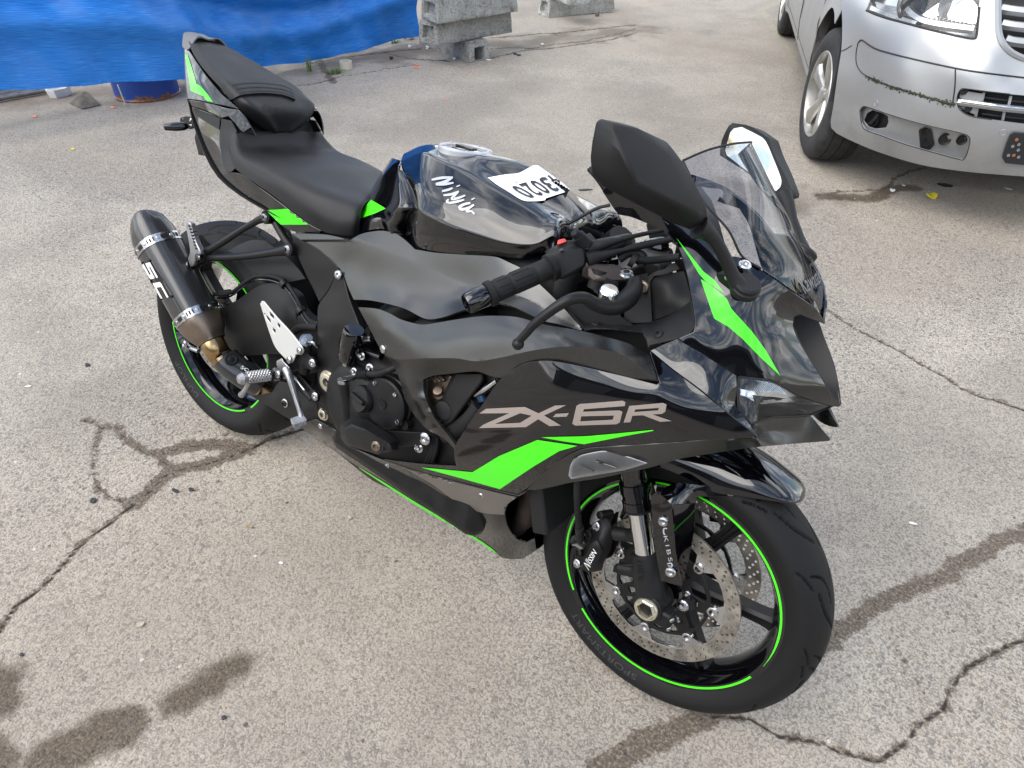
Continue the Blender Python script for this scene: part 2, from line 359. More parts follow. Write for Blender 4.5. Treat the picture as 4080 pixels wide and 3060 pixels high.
def text2d(s, shear=0., spacing=1., bold=0., cuts=0):
    "outline triangles of a word in the built-in font, as 2-D verts and faces, unit cap height"
    c = bpy.data.curves.new('t', 'FONT'); c.body = s; c.shear = shear; c.resolution_u = 3; c.space_character = spacing; c.fill_mode = 'FRONT'; c.offset = bold
    o = bpy.data.objects.new('t', c); col.objects.link(o); bpy.context.view_layer.update()
    me = o.to_mesh(); bm = bmesh.new(); bm.from_mesh(me); bmesh.ops.triangulate(bm, faces=bm.faces); bmesh.ops.remove_doubles(bm, verts=bm.verts, dist=1e-5)
    if cuts: bmesh.ops.subdivide_edges(bm, edges=bm.edges, cuts=cuts, use_grid_fill=True)
    bm.verts.index_update(); v = np.array([tuple(q.co)[:2] for q in bm.verts]); f = [[w.index for w in p.verts] for p in bm.faces]; bm.free(); o.to_mesh_clear()
    bpy.data.objects.remove(o); bpy.data.curves.remove(c)
    lo, hi = v.min(0), v.max(0)
    return (v-lo)/(hi-lo), f
def text_decal(name, s, quad, keys, m, parent, fr=None, off=.0015, shear=0., spacing=1., bold=0., cuts=0):
    "quad = photograph points of the word's lower left, lower right, upper right, upper left corner"
    v, f = text2d(s, shear, spacing, bold, cuts); Q = [np.array(px(fr, *p) if fr else p, float) for p in quad]; hit = hitter(keys); vs = []
    for a, b in v:
        p = Q[0]*(1-a)*(1-b)+Q[1]*a*(1-b)+Q[2]*a*b+Q[3]*(1-a)*b; vs.append(hit(p[0], p[1], off))
    ok = [i for i, p in enumerate(vs) if p is not None]
    if not ok: print('text missed', name); return None
    f = [q for q in f if all(vs[i] is not None for i in q)]; vs = [p if p is not None else np.zeros(3) for p in vs]
    return link(name, vs, f, m, parent, smooth=False)
def frame_of(d, up=(0, 0, 1)):
    d = unit(d); u = np.asarray(up, float)
    if abs(d@unit(u)) > .97: u = np.array([1., 0, 0])
    x = unit(np.cross(u, d)); y = np.cross(d, x); return x, y, d
def tube(name, pts, r, m, parent, seg=14, n=6, cap=True, smooth_path=True, rmod=None, bevel=0):
    P = cat_rom(pts, n) if (smooth_path and len(pts) > 2) else np.asarray(pts, float)
    rr = np.full(len(P), r, float) if np.isscalar(r) else np.interp(np.linspace(0, 1, len(P)), np.linspace(0, 1, len(r)), r)
    vs = []; uv = []; prev = None; L = 0
    for i, p in enumerate(P):
        d = unit(P[min(i+1, len(P)-1)]-P[max(i-1, 0)])
        if i: L += np.linalg.norm(P[i]-P[i-1])
        if prev is None: x, y, _ = frame_of(d)
        else: x = unit(prev-d*(prev@d)); y = np.cross(d, x)
        prev = x
        for k in range(seg):
            a = 2*math.pi*k/seg; vs.append(p+rr[i]*(math.cos(a)*x+math.sin(a)*y)); uv.append((a*rr[i], L))
    f = grid_faces(len(P), seg, wrap_c=True)
    if cap: f = list(f)+[tuple(range(seg))[::-1], tuple((len(P)-1)*seg+k for k in range(seg))]
    return link(name, vs, f, m, parent, uvs=uv, bevel=bevel)
def lathe(name, prof, c, d, m, parent, seg=32, closed=False, arc=None, up=(0, 0, 1), bevel=0, squash=None, caps=True):
    "profile (distance along axis, radius)"
    x, y, z = frame_of(d, up); c = np.asarray(c, float); A = np.linspace(*(arc or (0, 2*math.pi)), seg+1)
    full = arc is None; K = seg if full else seg+1
    vs, uv = [], []; L = 0; pr = None
    for t, r in prof:
        if pr is not None: L += math.hypot(t-pr[0], r-pr[1])
        pr = (t, r)
        for k in range(K):
            a = A[k]; cx, cy = math.cos(a), math.sin(a)
            if squash: cx *= squash
            vs.append(c+z*t+r*(cx*x+cy*y)); uv.append((a*max(r, .02), L))
    f = list(grid_faces(len(prof), K, wrap_c=full, wrap_r=closed))
    if full and not closed and caps:
        if prof[0][1] > 1e-5: f.append(tuple(range(K))[::-1])
        if prof[-1][1] > 1e-5: f.append(tuple((len(prof)-1)*K+k for k in range(K)))
    f = [q[::-1] for q in f]
    # outward normals
    v = np.array(vs); n = vnormals(v, f); ctr = v.mean(0)
    if ((v-ctr)*n).sum() < 0: f = [q[::-1] for q in f]
    return link(name, vs, f, m, parent, uvs=uv, bevel=bevel)
def plate(name, outline, holes, c, x, y, th, m, parent, bevel=.0006, h=None, corner=32, step=None):
    "flat plate: outline and holes in metres on the axes x, y; extruded by th along x cross y"
    x, y = unit(x), unit(y); z = np.cross(x, y); c = np.asarray(c, float)
    o = np.asarray(outline, float); hs = [np.asarray(q, float) for q in holes]
    v2, f = tri2d(o, hs, 1e9 if h is None else h, fine=h is not None)
    top = np.array([c+a*x+b*y+z*th/2 for a, b in v2]); k = len(top); bot = top-z*th
    f = [list(q) for q in f]
    def ar(q): a, b, c_ = v2[q[0]], v2[q[1]], v2[q[2]]; return (b[0]-a[0])*(c_[1]-a[1])-(b[1]-a[1])*(c_[0]-a[0])
    f = [q if ar(q) > 0 else q[::-1] for q in f]
    E = {}
    for q in f:
        for a, b in zip(q, q[1:]+q[:1]):
            if (b, a) in E: del E[(b, a)]
            else: E[(a, b)] = 1
    F = f+[[i+k for i in q[::-1]] for q in f]+[[b, a, a+k, b+k] for a, b in E]
    return link(name, np.concatenate([top, bot]), F, m, parent, bevel=bevel, angle=30)
def circ(r, n=24, cx=0, cy=0, a0=0.): return [(cx+r*math.cos(a0+2*math.pi*k/n), cy+r*math.sin(a0+2*math.pi*k/n)) for k in range(n)]
def box(name, c, ax, dims, m, parent, bevel=.003, taper=(1, 1), seg=2):
    "box with axes ax = (x, y, z); taper scales the +z end"
    X, Yv, Z = [unit(a) for a in ax]; c = np.asarray(c, float); vs = []
    for s in (-1, 1):
        t = (1, 1) if s < 0 else taper
        for a, b in ((-1, -1), (1, -1), (1, 1), (-1, 1)): vs.append(c+X*a*dims[0]/2*t[0]+Yv*b*dims[1]/2*t[1]+Z*s*dims[2]/2)
    f = [(3, 2, 1, 0), (4, 5, 6, 7), (0, 1, 5, 4), (1, 2, 6, 5), (2, 3, 7, 6), (3, 0, 4, 7)]
    return link(name, vs, f, m, parent, bevel=bevel, seg=seg)
def hull(name, pts, m, parent, bevel=.003, seg=2):
    bm = bmesh.new()
    for p in pts: bm.verts.new(p)
    bmesh.ops.convex_hull(bm, input=bm.verts)
    bmesh.ops.delete(bm, geom=[v for v in bm.verts if not v.link_faces], context='VERTS')
    bmesh.ops.dissolve_limit(bm, angle_limit=R(3), verts=bm.verts, edges=bm.edges)
    bmesh.ops.recalc_face_normals(bm, faces=bm.faces)
    vs = [np.array(v.co) for v in bm.verts]; bm.verts.index_update(); fs = [[v.index for v in f.verts] for f in bm.faces]; bm.free()
    return link(name, vs, fs, m, parent, bevel=bevel, seg=seg)
_bolt = {}
def bolt(p, d, r, parent, m='steel', name='bolt', hexagon=False, washer=False):
    "button-head screw with a hexagon recess (or a flanged hexagon bolt); mesh data shared between alike ones"
    key = (round(r*1e4), m, hexagon)
    if key not in _bolt:
        K = 20; prof = [(0, 1), (.22, .98), (.42, .8), (.5, .52), (.5, .46), (.18, .44), (.18, 0)] if not hexagon else [(0, 1), (.15, 1), (.2, .62), (.75, .62), (.85, .5), (.7, .42), (.4, .35), (.4, 0)]
        vs = []
        for t_, q in prof:
            for k in range(K):
                a = 2*math.pi*k/K; qq = q
                if (not hexagon and q in (.46, .44)) or (hexagon and q == .62):
                    b_ = (a+math.pi/6) % (math.pi/3)-math.pi/6; qq = q*(.87/math.cos(b_))
                vs.append((qq*r*math.cos(a), qq*r*math.sin(a), t_*r))
        f = grid_faces(len(prof), K, wrap_c=True)
        o = link(name, vs, f, m, None, angle=28); _bolt[key] = o.data; bpy.data.objects.remove(o)
    o = bpy.data.objects.new(name, _bolt[key]); col.objects.link(o)
    x, y, z = frame_of(d); p = np.asarray(p, float)
    o.parent = parent
    o.matrix_local = Matrix(((x[0], y[0], z[0], p[0]), (x[1], y[1], z[1], p[1]), (x[2], y[2], z[2], p[2]), (0, 0, 0, 1)))
    return o
def on(keys, fr, a, b, off=.0): return hitter(keys)(*px(fr, a, b), off)
def wall_normal(keys, fr, a, b):
    h_ = hitter(keys); u, v = px(fr, a, b); p = h_(u, v, 0); q = h_(u+12, v, 0); r_ = h_(u, v+12, 0)
    if p is None or q is None or r_ is None: return unit(CAMB-(p if p is not None else T(fr, a, b, .2)))
    n = unit(np.cross(q-p, r_-p)); return n if n@(CAMB-p) > 0 else -n
# ------------------------------------------------------------------ the motorcycle
bike = empty('motorcycle'); bike.rotation_euler = (-LEAN, 0, 0)
tag(bike, 'black sport motorcycle with lime green stripes leaning on its side stand', 'motorcycle')
Yv = V(0, 1, 0)
RA = R(23.5); SD = V(-math.sin(RA), 0, math.cos(RA))        # up along the fork
FAX = V(1.40, 0, .299); RAX = V(0, 0, .315)
def tyre(name, c, prof, grooves, period, parent, nth, lab):
    half = np.array(prof)                 # (y, r) from bead to crown
    half = cat_rom(half, 5); full = np.concatenate([half*[-1, 1], half[::-1][1:]*[1, 1]])
    sl = np.r_[0, np.cumsum(np.linalg.norm(np.diff(full, axis=0), axis=1))]
    nw = 84; s = np.linspace(0, sl[-1], nw); y = np.interp(s, sl, full[:, 0]); r = np.interp(s, sl, full[:, 1]); w = s-sl[-1]/2
    dy = np.gradient(y, s); dr = np.gradient(r, s); ny, nr = -dr, dy       # outward normal in the (y, r) plane
    th = np.linspace(0, 2*math.pi, nth, endpoint=False); Rm = r.max()
    S, W = np.meshgrid(th*Rm, w, indexing='ij'); Sm = np.mod(S, period)
    depth = np.zeros_like(S)
    for path, wd, side in grooves:
        Pth = cat_rom(path, 5)
        for shift in (-period, 0, period):
            for a, b in zip(Pth[:-1], Pth[1:]):
                ax_, aw = a[0]+shift, a[1]*side; bx, bw = b[0]+shift, b[1]*side
                ux, uw = bx-ax_, bw-aw; L2 = ux*ux+uw*uw+1e-12
                k = np.clip(((Sm-ax_)*ux+(W-aw)*uw)/L2, 0, 1); d = np.hypot(Sm-ax_-k*ux, W-aw-k*uw)
                depth = np.maximum(depth, np.clip((wd-d)/.0012, 0, 1))
    rr = r[None]-depth*.0055*nr[None]; yy = y[None]-depth*.0055*ny[None]
    A = th[:, None]
    v = np.stack([c[0]+rr*np.cos(A), c[1]+yy, c[2]+rr*np.sin(A)], -1).reshape(-1, 3)
    f = grid_faces(nth, nw, wrap_r=True)
    o = link(name, v, f, 'tyre', parent, angle=60); 
    if lab: o['label'] = lab
    return o
def wheel(c, hw, rs, tprof, grooves, period, spokes, a0, front):
    w_ = empty('front_wheel' if front else 'rear_wheel', (0, 0, 0), bike)
    tyre('tyre', c, tprof, grooves, period, w_, 800, None)
    h = hw
    prof = [(-h, .2315), (-h-.0022, .2300), (-h-.0026, .2240), (-h-.0020, .2178), (-h+.004, .2150), (-h+.012, .2100), (-h+.022, .2040), (-h*.30, .1995), (h*.30, .1995), (h-.022, .2040), (h-.012, .2100), (h-.004, .2150), (h+.0020, .2178), (h+.0026, .2240), (h+.0022, .2300), (h, .2315), (h-.006, .2240), (-h+.006, .2240)]
    lathe('rim', prof, c, Yv, 'gloss', w_, seg=144, closed=True)
    # hub and spokes
    lathe('hub', [(-.062, .021), (-.062, .036), (-.045, .040), (-.028, .043), (.028, .043), (.045, .040), (.062, .036), (.062, .021)], c, Yv, 'gloss', w_, seg=40)
    for k in range(spokes):
        a = a0+k*2*math.pi/spokes; d = V(math.cos(a), 0, math.sin(a)); t_ = V(-math.sin(a), 0, math.cos(a))
        rows = []
        for r_, wd, yh in ((.036, .024, .030), (.07, .015, .024), (.12, .0125, .019), (.17, .0125, .018), (.190, .014, .018), (.203, .017, .020)):
            m_ = c+d*r_; q = []
            for (sx, sy) in ((-1, -.75), (-.45, -1), (-.25, -.62), (.25, -.62), (.45, -1), (1, -.75), (1, .75), (.45, 1), (-.45, 1), (-1, .75)): q.append(m_+t_*sx*wd+Yv*sy*yh)
            rows.append(q)
        A = cr_axis(np.array(rows), 4); link('spoke', A.reshape(-1, 3), grid_faces(A.shape[0], 10, wrap_c=True), 'frame', w_, angle=30)
    return w_
# grooves: (path of (around, across) in metres, half width, side)
def mk_grooves(W):
    g = []
    for s in (-1, 1):
        o = 0 if s > 0 else .07
        g += [([(o+.000, .006), (o+.020, .020), (o+.045, .033*W), (o+.085, .041*W)], .0026, s),
              ([(o+.055, .012), (o+.085, .016), (o+.110, .027*W), (o+.122, .046*W)], .0022, s),
              ([(o+.095, .050*W), (o+.120, .058*W), (o+.140, .068*W)], .0018, s)]
    return g
FT = [(.044, .226), (.0505, .2315), (.0565, .242), (.0600, .2535), (.0600, .2610), (.0565, .2705), (.0490, .2800), (.0370, .2895), (.0210, .2966), (0, .299)]
RT = [(.068, .226), (.0765, .2315), (.0850, .2430), (.0900, .2580), (.0898, .2680), (.0850, .2800), (.0710, .2950), (.0510, .3070), (.0280, .3130), (0, .315)]
fw = wheel(FAX, .0470, None, FT, mk_grooves(1.0), .168, 6, R(5), True)
rw = wheel(RAX, .0720, None, RT, mk_grooves(1.45), .170, 6, R(20), False)
# lime tape on the right and left rim lips
def tape(c, hw, a1, a2, par, r0=.2208, r1=.2247, side=-1, fade=False):
    a1, a2 = R(a1), R(a2); n = max(6, int(abs(a2-a1)/R(2.5))); vs = []
    for k in range(n+1):
        a = a1+(a2-a1)*k/n
        tp = 1
        if fade: tp = max(.15, min(1, (1-k/n)*7))
        for r_ in ((r0+r1)/2-(r1-r0)/2*tp, (r0+r1)/2+(r1-r0)/2*tp): vs.append(c+V(r_*math.cos(a), side*(hw+.0036), r_*math.sin(a)))
    f = grid_faces(n+1, 2); v, f = shell(np.array(vs), f, .0012, np.array(c)+V(0, side*3, 0)); return link('rim_tape', v, f, 'green', par, smooth=False)
def wang(fr, a, b, c, hw): p = T(fr, a, b, hw); return math.degrees(math.atan2(p[2]-c[2], p[0]-c[0]))
A_ = lambda a, b: wang('m', a, b, FAX, .05)
tape(FAX, .0470, A_(232, 828), A_(525, 125)-360 if A_(525, 125) > A_(232, 828) else A_(525, 125), fw)
tape(FAX, .0470, A_(290, 950), A_(1392, 1402), fw)
tape(FAX, .0470, 110, A_(1480, 1335), fw, fade=True)
B_ = lambda a, b: wang('n', a, b, RAX, .075)
tape(RAX, .0720, B_(170, 800), B_(690, 1442)+360 if B_(690, 1442) < B_(170, 800)-180 else B_(690, 1442), rw)
tape(RAX, .0720, B_(735, 1422), B_(860, 1040), rw)
tape(RAX, .0720, B_(860, 900), B_(480, 372), rw)
for c_, h_, w_ in ((FAX, .047, fw), (RAX, .072, rw)):
    for s_ in (20, 140, 260): tape(c_, h_, s_, s_+100, w_, side=1)
# brake discs
def disc(c, y, r0, r1, nb, ang0, par, bolts=True, rows=((.134, 42), (.1415, 42), (.149, 42))):
    holes = [circ(.0031, 8, rr*math.cos(2*math.pi*(k+.33*i)/n), rr*math.sin(2*math.pi*(k+.33*i)/n)) for i, (rr, n) in enumerate(rows) for k in range(n)]
    inner = []
    for k in range(nb):       # inner edge with tabs
        a = ang0+2*math.pi*k/nb; s = 2*math.pi/nb
        for t_, rr in ((-.5, r0), (-.3, r0), (-.2, r0-.002), (-.12, r0-.018), (-.07, r0-.0225), (.07, r0-.0225), (.12, r0-.018), (.2, r0-.002), (.3, r0)): inner.append((rr*math.cos(a+t_*s), rr*math.sin(a+t_*s)))
    s_ = 1 if y > 0 else -1
    dd = plate('brake_disc', circ(r1, 120), [circ(r0+.0015, 120)]+holes, c+V(0, y, 0), V(1, 0, 0), V(0, 0, 1), .0048, 'discsteel', par, bevel=0)
    plate('disc_ring', circ(r0+.003, 120), [inner], c+V(0, y, 0), V(1, 0, 0), V(0, 0, 1), .0044, 'steel', dd, bevel=0)
    # carrier with windows
    win = []
    for k in range(nb):
        a = ang0+2*math.pi*(k+.5)/nb; s = 2*math.pi/nb
        win.append([((rr)*math.cos(a+t_*s), rr*math.sin(a+t_*s)) for rr, t_ in ((.062, -.18), (.075, -.28), (.088, -.34), (.0915, -.2), (.0915, .2), (.088, .34), (.075, .28), (.062, .18))])
        win.append([(rr*math.cos(a-s/2+t_*s), rr*math.sin(a-s/2+t_*s)) for rr, t_ in ((.060, -.1), (.074, -.12), (.074, .12), (.060, .1))])
    out_ = []
    for k in range(nb):
        a = ang0+2*math.pi*k/nb; s = 2*math.pi/nb
        for t_, rr in ((-.5, .0975), (-.3, .0975), (-.15, .0985), (-.08, .106), (.08, .106), (.15, .0985), (.3, .0975)): out_.append((rr*math.cos(a+t_*s), rr*math.sin(a+t_*s)))
    ca = plate('carrier', out_, [circ(.043, 36)]+win, c+V(0, y*.97, 0), V(1, 0, 0), V(0, 0, 1), .006, 'frame', dd, bevel=.0006)
    for k in range(nb):
        a = ang0+2*math.pi*k/nb; p = c+V(.1035*math.cos(a), y, .1035*math.sin(a))
        lathe('bobbin', [(-.005, .0105), (.005, .0105), (.0056, .0095), (.0056, .0062), (.001, .0058), (.001, 0)], p, V(0, s_, 0), 'steel', dd, seg=18)
    for k in range(5):
        a = ang0+.3+2*math.pi*k/5; bolt(c+V(.053*math.cos(a), y*.97+s_*.003, .053*math.sin(a)), V(0, s_, 0), .0075, dd)
    return dd
disc(FAX, -.062, .1255, .155, 7, R(8.6), fw); disc(FAX, .062, .1255, .155, 7, R(8.6), fw)
def small_disc():
    holes = [circ(.0035, 8, rr*math.cos(2*math.pi*(k+.5*i)/n), rr*math.sin(2*math.pi*(k+.5*i)/n)) for i, (rr, n) in enumerate(((.088, 22), (.100, 24))) for k in range(n)]
    plate('brake_disc', circ(.110, 80), [circ(.072, 40)]+holes, RAX+V(0, -.080, 0), V(1, 0, 0), V(0, 0, 1), .005, 'discsteel', rw, bevel=0)
    plate('carrier', circ(.075, 50), [circ(.03, 24)]+[[(rr*math.cos(a+t_), rr*math.sin(a+t_)) for rr, t_ in ((.045, -.25), (.064, -.4), (.064, .4), (.045, .25))] for a in np.arange(5)*2*math.pi/5], RAX+V(0, -.077, 0), V(1, 0, 0), V(0, 0, 1), .004, 'frame', rw)
small_disc()
lathe('axle', [(-.125, .0), (-.125, .016), (-.120, .018), (.12, .018), (.12, 0)], RAX, Yv, 'steel', rw, seg=24)
lathe('sprocket', [(.075, .03), (.075, .085), (.081, .085), (.081, .03)], RAX, Yv, 'frame', rw, seg=60, closed=True)
# ------------------------------------------------------------------ fork, calipers, guards
for s in (-1, 1):
    fk = empty('fork_leg', (0, 0, 0), bike); b0 = FAX+V(0, s*.105, 0)
    lathe('slider', [(.195, .0262), (.197, .0285), (.212, .0285), (.213, .0270), (.226, .0270), (.227, .0292), (.246, .0292), (.247, .0268), (.262, .0268), (.263, .0275), (.60, .0275), (.62, .0260), (.62, 0)], b0, SD, 'gloss', fk, seg=36)
    lathe('inner_tube', [(.085, .0205), (.20, .0205)], b0, SD, 'chrome', fk, seg=36)
    lathe('dust_seal', [(.190, .0210), (.190, .0255), (.1975, .0268), (.1975, .021)], b0, SD, 'rubber', fk, seg=36)
    lathe('fork_bottom', [(-.030, 0), (-.030, .018), (-.020, .027), (.02, .0295), (.06, .0275), (.098, .0262), (.104, .0252), (.106, .0215), (.104, .0208)], b0, SD, 'cast', fk, seg=32, bevel=0)
    lathe('axle_clamp', [(-.030, .0), (-.030, .026), (-.027, .029), (.026, .031), (.030, .028), (.030, 0)], b0-V(0, s*.004, 0), V(0, -s, 0), 'cast', fk, seg=32)
    if s < 0:
        nut = lathe('axle_nut', [(.0, .0215), (.006, .0215), (.008, .0195), (.008, .0165), (-.006, .0145), (-.006, 0)], b0+V(0, -.026, 0), V(0, -1, 0), 'zinc', fk, seg=6)
        lathe('nut_ring', [(.0, .0235), (.004, .0235), (.006, .0222), (.006, .0195), (0, .0195)], b0+V(0, -.026, 0), V(0, -1, 0), 'zinc', fk, seg=36, closed=True)
    # pinch lug with two screws, in front of the axle
    box('pinch_lug', b0+V(.032, s*.003, -.012), (V(1, 0, 0), V(0, 1, 0), V(0, 0, 1)), (.034, .034, .036), 'cast', fk, bevel=.006)
    for q in (-.010, .012): bolt(b0+V(.048, s*.014, -.016+q), V(.85, s*.5, -.1), .0058, fk)
    # radial caliper behind the leg
    if s < 0: ax3 = None
    for (z0, ln) in ((.135, .075), (.062, .075)):
        p0 = b0+SD*z0; p1 = p0+V(-.066, s*-.006, .000)+SD*(-.030)
        tube('caliper_mount', [p0+V(-.01, 0, 0), (p0+p1)/2, p1], [.018, .0125, .014], 'cast', fk, seg=16)
    w_b = b0+SD*.062
    hull('mount_web', [w_b+V(-.012, s*.006, .018), w_b+V(-.012, s*.006, -.024), w_b+V(-.012, -s*.006, .018), w_b+V(-.012, -s*.006, -.024), w_b+V(-.066, s*.004, -.024), w_b+V(-.066, s*.004, -.040), w_b+V(-.066, -s*.006, -.024), w_b+V(-.066, -s*.006, -.040)], 'cast', fk, bevel=.002)

# raised words on the sidewalls
def ring_text(word, c, r0, r1, amid, prof, par, span):
    v, f = text2d(word, 0, 1.05, 0, 1); vs = []
    hp = cat_rom(np.array(prof), 5); hp = hp[hp[:, 1] < .275]
    for a, b in v:
        r_ = r0+(r1-r0)*b; an = amid+span*(.5-a); y_ = np.interp(r_, hp[:, 1], hp[:, 0]); vs.append(c+V(r_*math.cos(an), -(y_+.0006), r_*math.sin(an)))
    return link('sidewall_text', vs, f, 'sidetext', par, smooth=False)
def tang(a, b, c, hw): return R(wang('D', a, b, c, hw))
ring_text('DUNLOP', RAX, .241, .254, tang(400, 823, RAX, .088), RT, rw, R(30))
ring_text('SPORTSMART', FAX, .240, .252, tang(1300, 1397, FAX, .058), FT, fw, R(44))
# ------------------------------------------------------------------ fairing (traced on the right side, twinned on the left)
fairing = empty('fairing', (0, 0, 0), bike)
# big gloss side panel with its drop to the belly seam
side_ol = [(1150, 692, .244), (1200, 672, .247), (1270, 660, .250), (1330, 658, .250), (1400, 665, .250), (1700, 730, .245), (1985, 801, .236), (2003, 790, .233), (1942, 600, .205),
           (2080, 712, .207), (2231, 825, .208), (2350, 922, .206), (2464, 1014, .202), (2590, 1112, .194), (2596, 1122, .192), (2450, 1130, .203), (2150, 1144, .218), (1810, 1168, .232), (1560, 1182, .238), (1440, 1228, .236), (1340, 1305, .226),
           (1220, 1415, .208), (1150, 1462, .196), (1050, 1440, .196), (850, 1398, .192), (600, 1335, .187), (340, 1252, .182), (560, 1278, .197), (780, 1292, .212), (768, 1240, .220), (765, 1185, .225), (820, 1090, .234), (930, 930, .242), (1050, 765, .245)]
panel('side_fairing', 'b', side_ol, [(1300, 900, .258), (1600, 950, .254), (1900, 1000, .243), (1050, 1080, .246), (1200, 1200, .242), (1000, 1300, .222), (1500, 1080, .250), (2150, 960, .225)], 'gloss', fairing, key='side', th=.005, bevel=.0025, reg=6e-4)
# facet towards the headlight
panel('side_fairing_nose', 'i', [(413, 308, .196), (660, 458, .180), (903, 614, .161), (908, 740, .163), (913, 880, .168), (1000, 1000, .180), (1082, 1118, .193), (900, 976, .201), (742, 845, .206), (580, 716, .208), (370, 562, .208), (184, 408, .206), (300, 352, .201)], [(650, 600, .196), (800, 780, .192)], 'gloss', fairing, key='nose_facet', bevel=.002, reg=8e-4)
# upper cowl
cowl_ol = [(605, 648, .172), (760, 730, .160), (870, 808, .152), (1000, 935, .143), (1140, 945, .128), (1250, 1012, .116), (1400, 1118, .094), (1520, 1205, .066), (1600, 1268, .032), (1642, 1345, -.002), (1560, 1318, .030), (1490, 1290, .052), (1456, 1300, .062),
           (1450, 1365, .068), (1500, 1476, .064), (1587, 1614, .050), (1674, 1760, .030), (1738, 1826, .002), (1728, 1842, .002), (1682, 1840, .015), (1493, 1774, .078), (1325, 1684, .122), (1111, 1655, .158), (930, 1545, .178), (757, 1432, .195),
           (850, 1392, .186), (858, 1350, .182), (855, 1290, .179), (835, 1170, .172), (800, 1010, .168), (760, 890, .169), (690, 790, .172), (640, 700, .173)]
panel('upper_cowl', 'd', cowl_ol, [(1100, 1300, .156), (1000, 1150, .157), (1200, 1130, .138), (1300, 1500, .124), (1400, 1400, .095), (1150, 1500, .152), (950, 1350, .170), (1500, 1640, .076), (1400, 1560, .100)], 'gloss', fairing, key='cowl', bevel=.002, reg=1.5e-3)
# rear-pointing arm of the cowl beside the screen
panel('cowl_arm', 'd', [(303, 548, .168), (316, 526, .168), (350, 520, .168), (480, 575, .172), (612, 648, .174), (650, 705, .174), (697, 792, .173), (600, 752, .170), (480, 703, .166), (398, 686, .163), (370, 650, .165)], [(480, 640, .170)], 'gloss', fairing, key='arm', bevel=.002)
# ram-air mouth: roof lip, floor and far wall between the two cowl halves
def half_to_full(pts): return pts+[p*V(1, -1, 1) for p in pts[::-1] if abs(p[1]) > 1e-4]
rid = [T('d', 1450, 1365, .066), T('d', 1500, 1476, .062), T('d', 1587, 1614, .048), T('d', 1674, 1760, .028), T('d', 1735, 1830, .001)]
back = [p+V(-.10, 0, -.02) for p in rid]
rows = [[a, .5*(a+b)+V(0, .008, 0), b+V(0, .014, 0)] for a, b in zip(rid, back)]
o = grid_panel('intake_wall', rows, 'frame', fairing, n=(5, 3), th=.002); twin(o)
rows = [[V(b[0], -abs(b[1]), b[2]), V(b[0]-.01, 0, b[2]), V(b[0], abs(b[1]), b[2])] for b in back]
grid_panel('intake_mesh', rows, 'dark', fairing, n=(4, 3), th=.002)
# matte upper side panel
mt_ol = [(192, 338, .186), (300, 347, .190), (380, 375, .195), (450, 412, .199), (570, 442, .204), (660, 432, .206), (760, 415, .207), (900, 395, .207), (1000, 389, .207), (1150, 398, .208), (1300, 440, .208), (1540, 482, .206), (1800, 550, .203), (1885, 592, .202), (1946, 628, .203), (1998, 785, .228),
         (1850, 765, .238), (1700, 726, .243), (1400, 660, .246), (1270, 655, .246), (1195, 670, .244), (1150, 688, .242), (1048, 763, .240), (990, 752, .236), (900, 724, .230), (740, 738, .224), (640, 750, .222), (582, 772, .222),
         (586, 850, .224), (620, 940, .224), (660, 1020, .222), (715, 1085, .220), (776, 1166, .221), (768, 1186, .220), (700, 1122, .214), (600, 1066, .208), (515, 966, .206), (470, 880, .206), (430, 740, .207), (385, 665, .205), (330, 598, .202), (262, 470, .194)]
panel('matte_side_panel', 'b', mt_ol, [(500, 530, .223), (650, 540, .231), (800, 520, .232), (950, 520, .234), (1100, 490, .234), (1250, 500, .236), (1400, 515, .237), (1600, 545, .234), (330, 470, .205), (600, 700, .231), (900, 705, .236), (1150, 650, .246),
                                         (500, 800, .226), (545, 900, .229), (600, 990, .228), (680, 1065, .225)], 'matte', fairing, key='matte', th=.006, bevel=.002, h=17, angle=28,
      fold=[(285, 545, .199), (360, 620, .212), (430, 652, .228), (600, 645, .241), (780, 645, .243), (900, 662, .244), (1050, 640, .247), (1250, 596, .252), (1450, 574, .253), (1650, 590, .249), (1780, 628, .244), (1900, 700, .236), (1992, 778, .229)])
# frame / air box cover under the tank
fc_ol = [(-216, -107, .128), (-100, -104, .134), (0, -98, .139), (80, -82, .142), (140, -64, .144), (205, -100, .140), (270, -116, .138), (343, -121, .138), (425, -100, .140), (490, -51, .144), (532, -10, .147), (655, 10, .150), (820, 22, .152), (1014, 35, .152), (1100, 70, .151), (1186, 113, .150), (1260, 180, .151), (1390, 305, .158), (1538, 466, .174), (1530, 478, .176),
         (1400, 440, .184), (1300, 418, .190), (1150, 345, .196), (1050, 312, .199), (960, 318, .200), (800, 362, .202), (700, 398, .203), (600, 408, .200), (480, 350, .192), (380, 320, .186), (260, 296, .180), (165, 292, .172), (130, 215, .165), (108, 150, .158), (84, 108, .150), (20, 40, .142), (-60, -10, .135)]
panel('frame_cover', 'b', fc_ol, [(600, 270, .172), (420, 210, .166), (780, 285, .174), (650, 345, .186), (480, 290, .176), (250, 190, .162), (150, 60, .150), (1000, 275, .184)], 'matte', fairing, key='fcover', th=.004, h=17, angle=24,
      fold=[(200, -62, .146), (340, -10, .151), (520, 62, .155), (700, 138, .157), (860, 208, .161), (1000, 236, .167), (1200, 285, .172), (1400, 400, .175), (1520, 462, .175)])
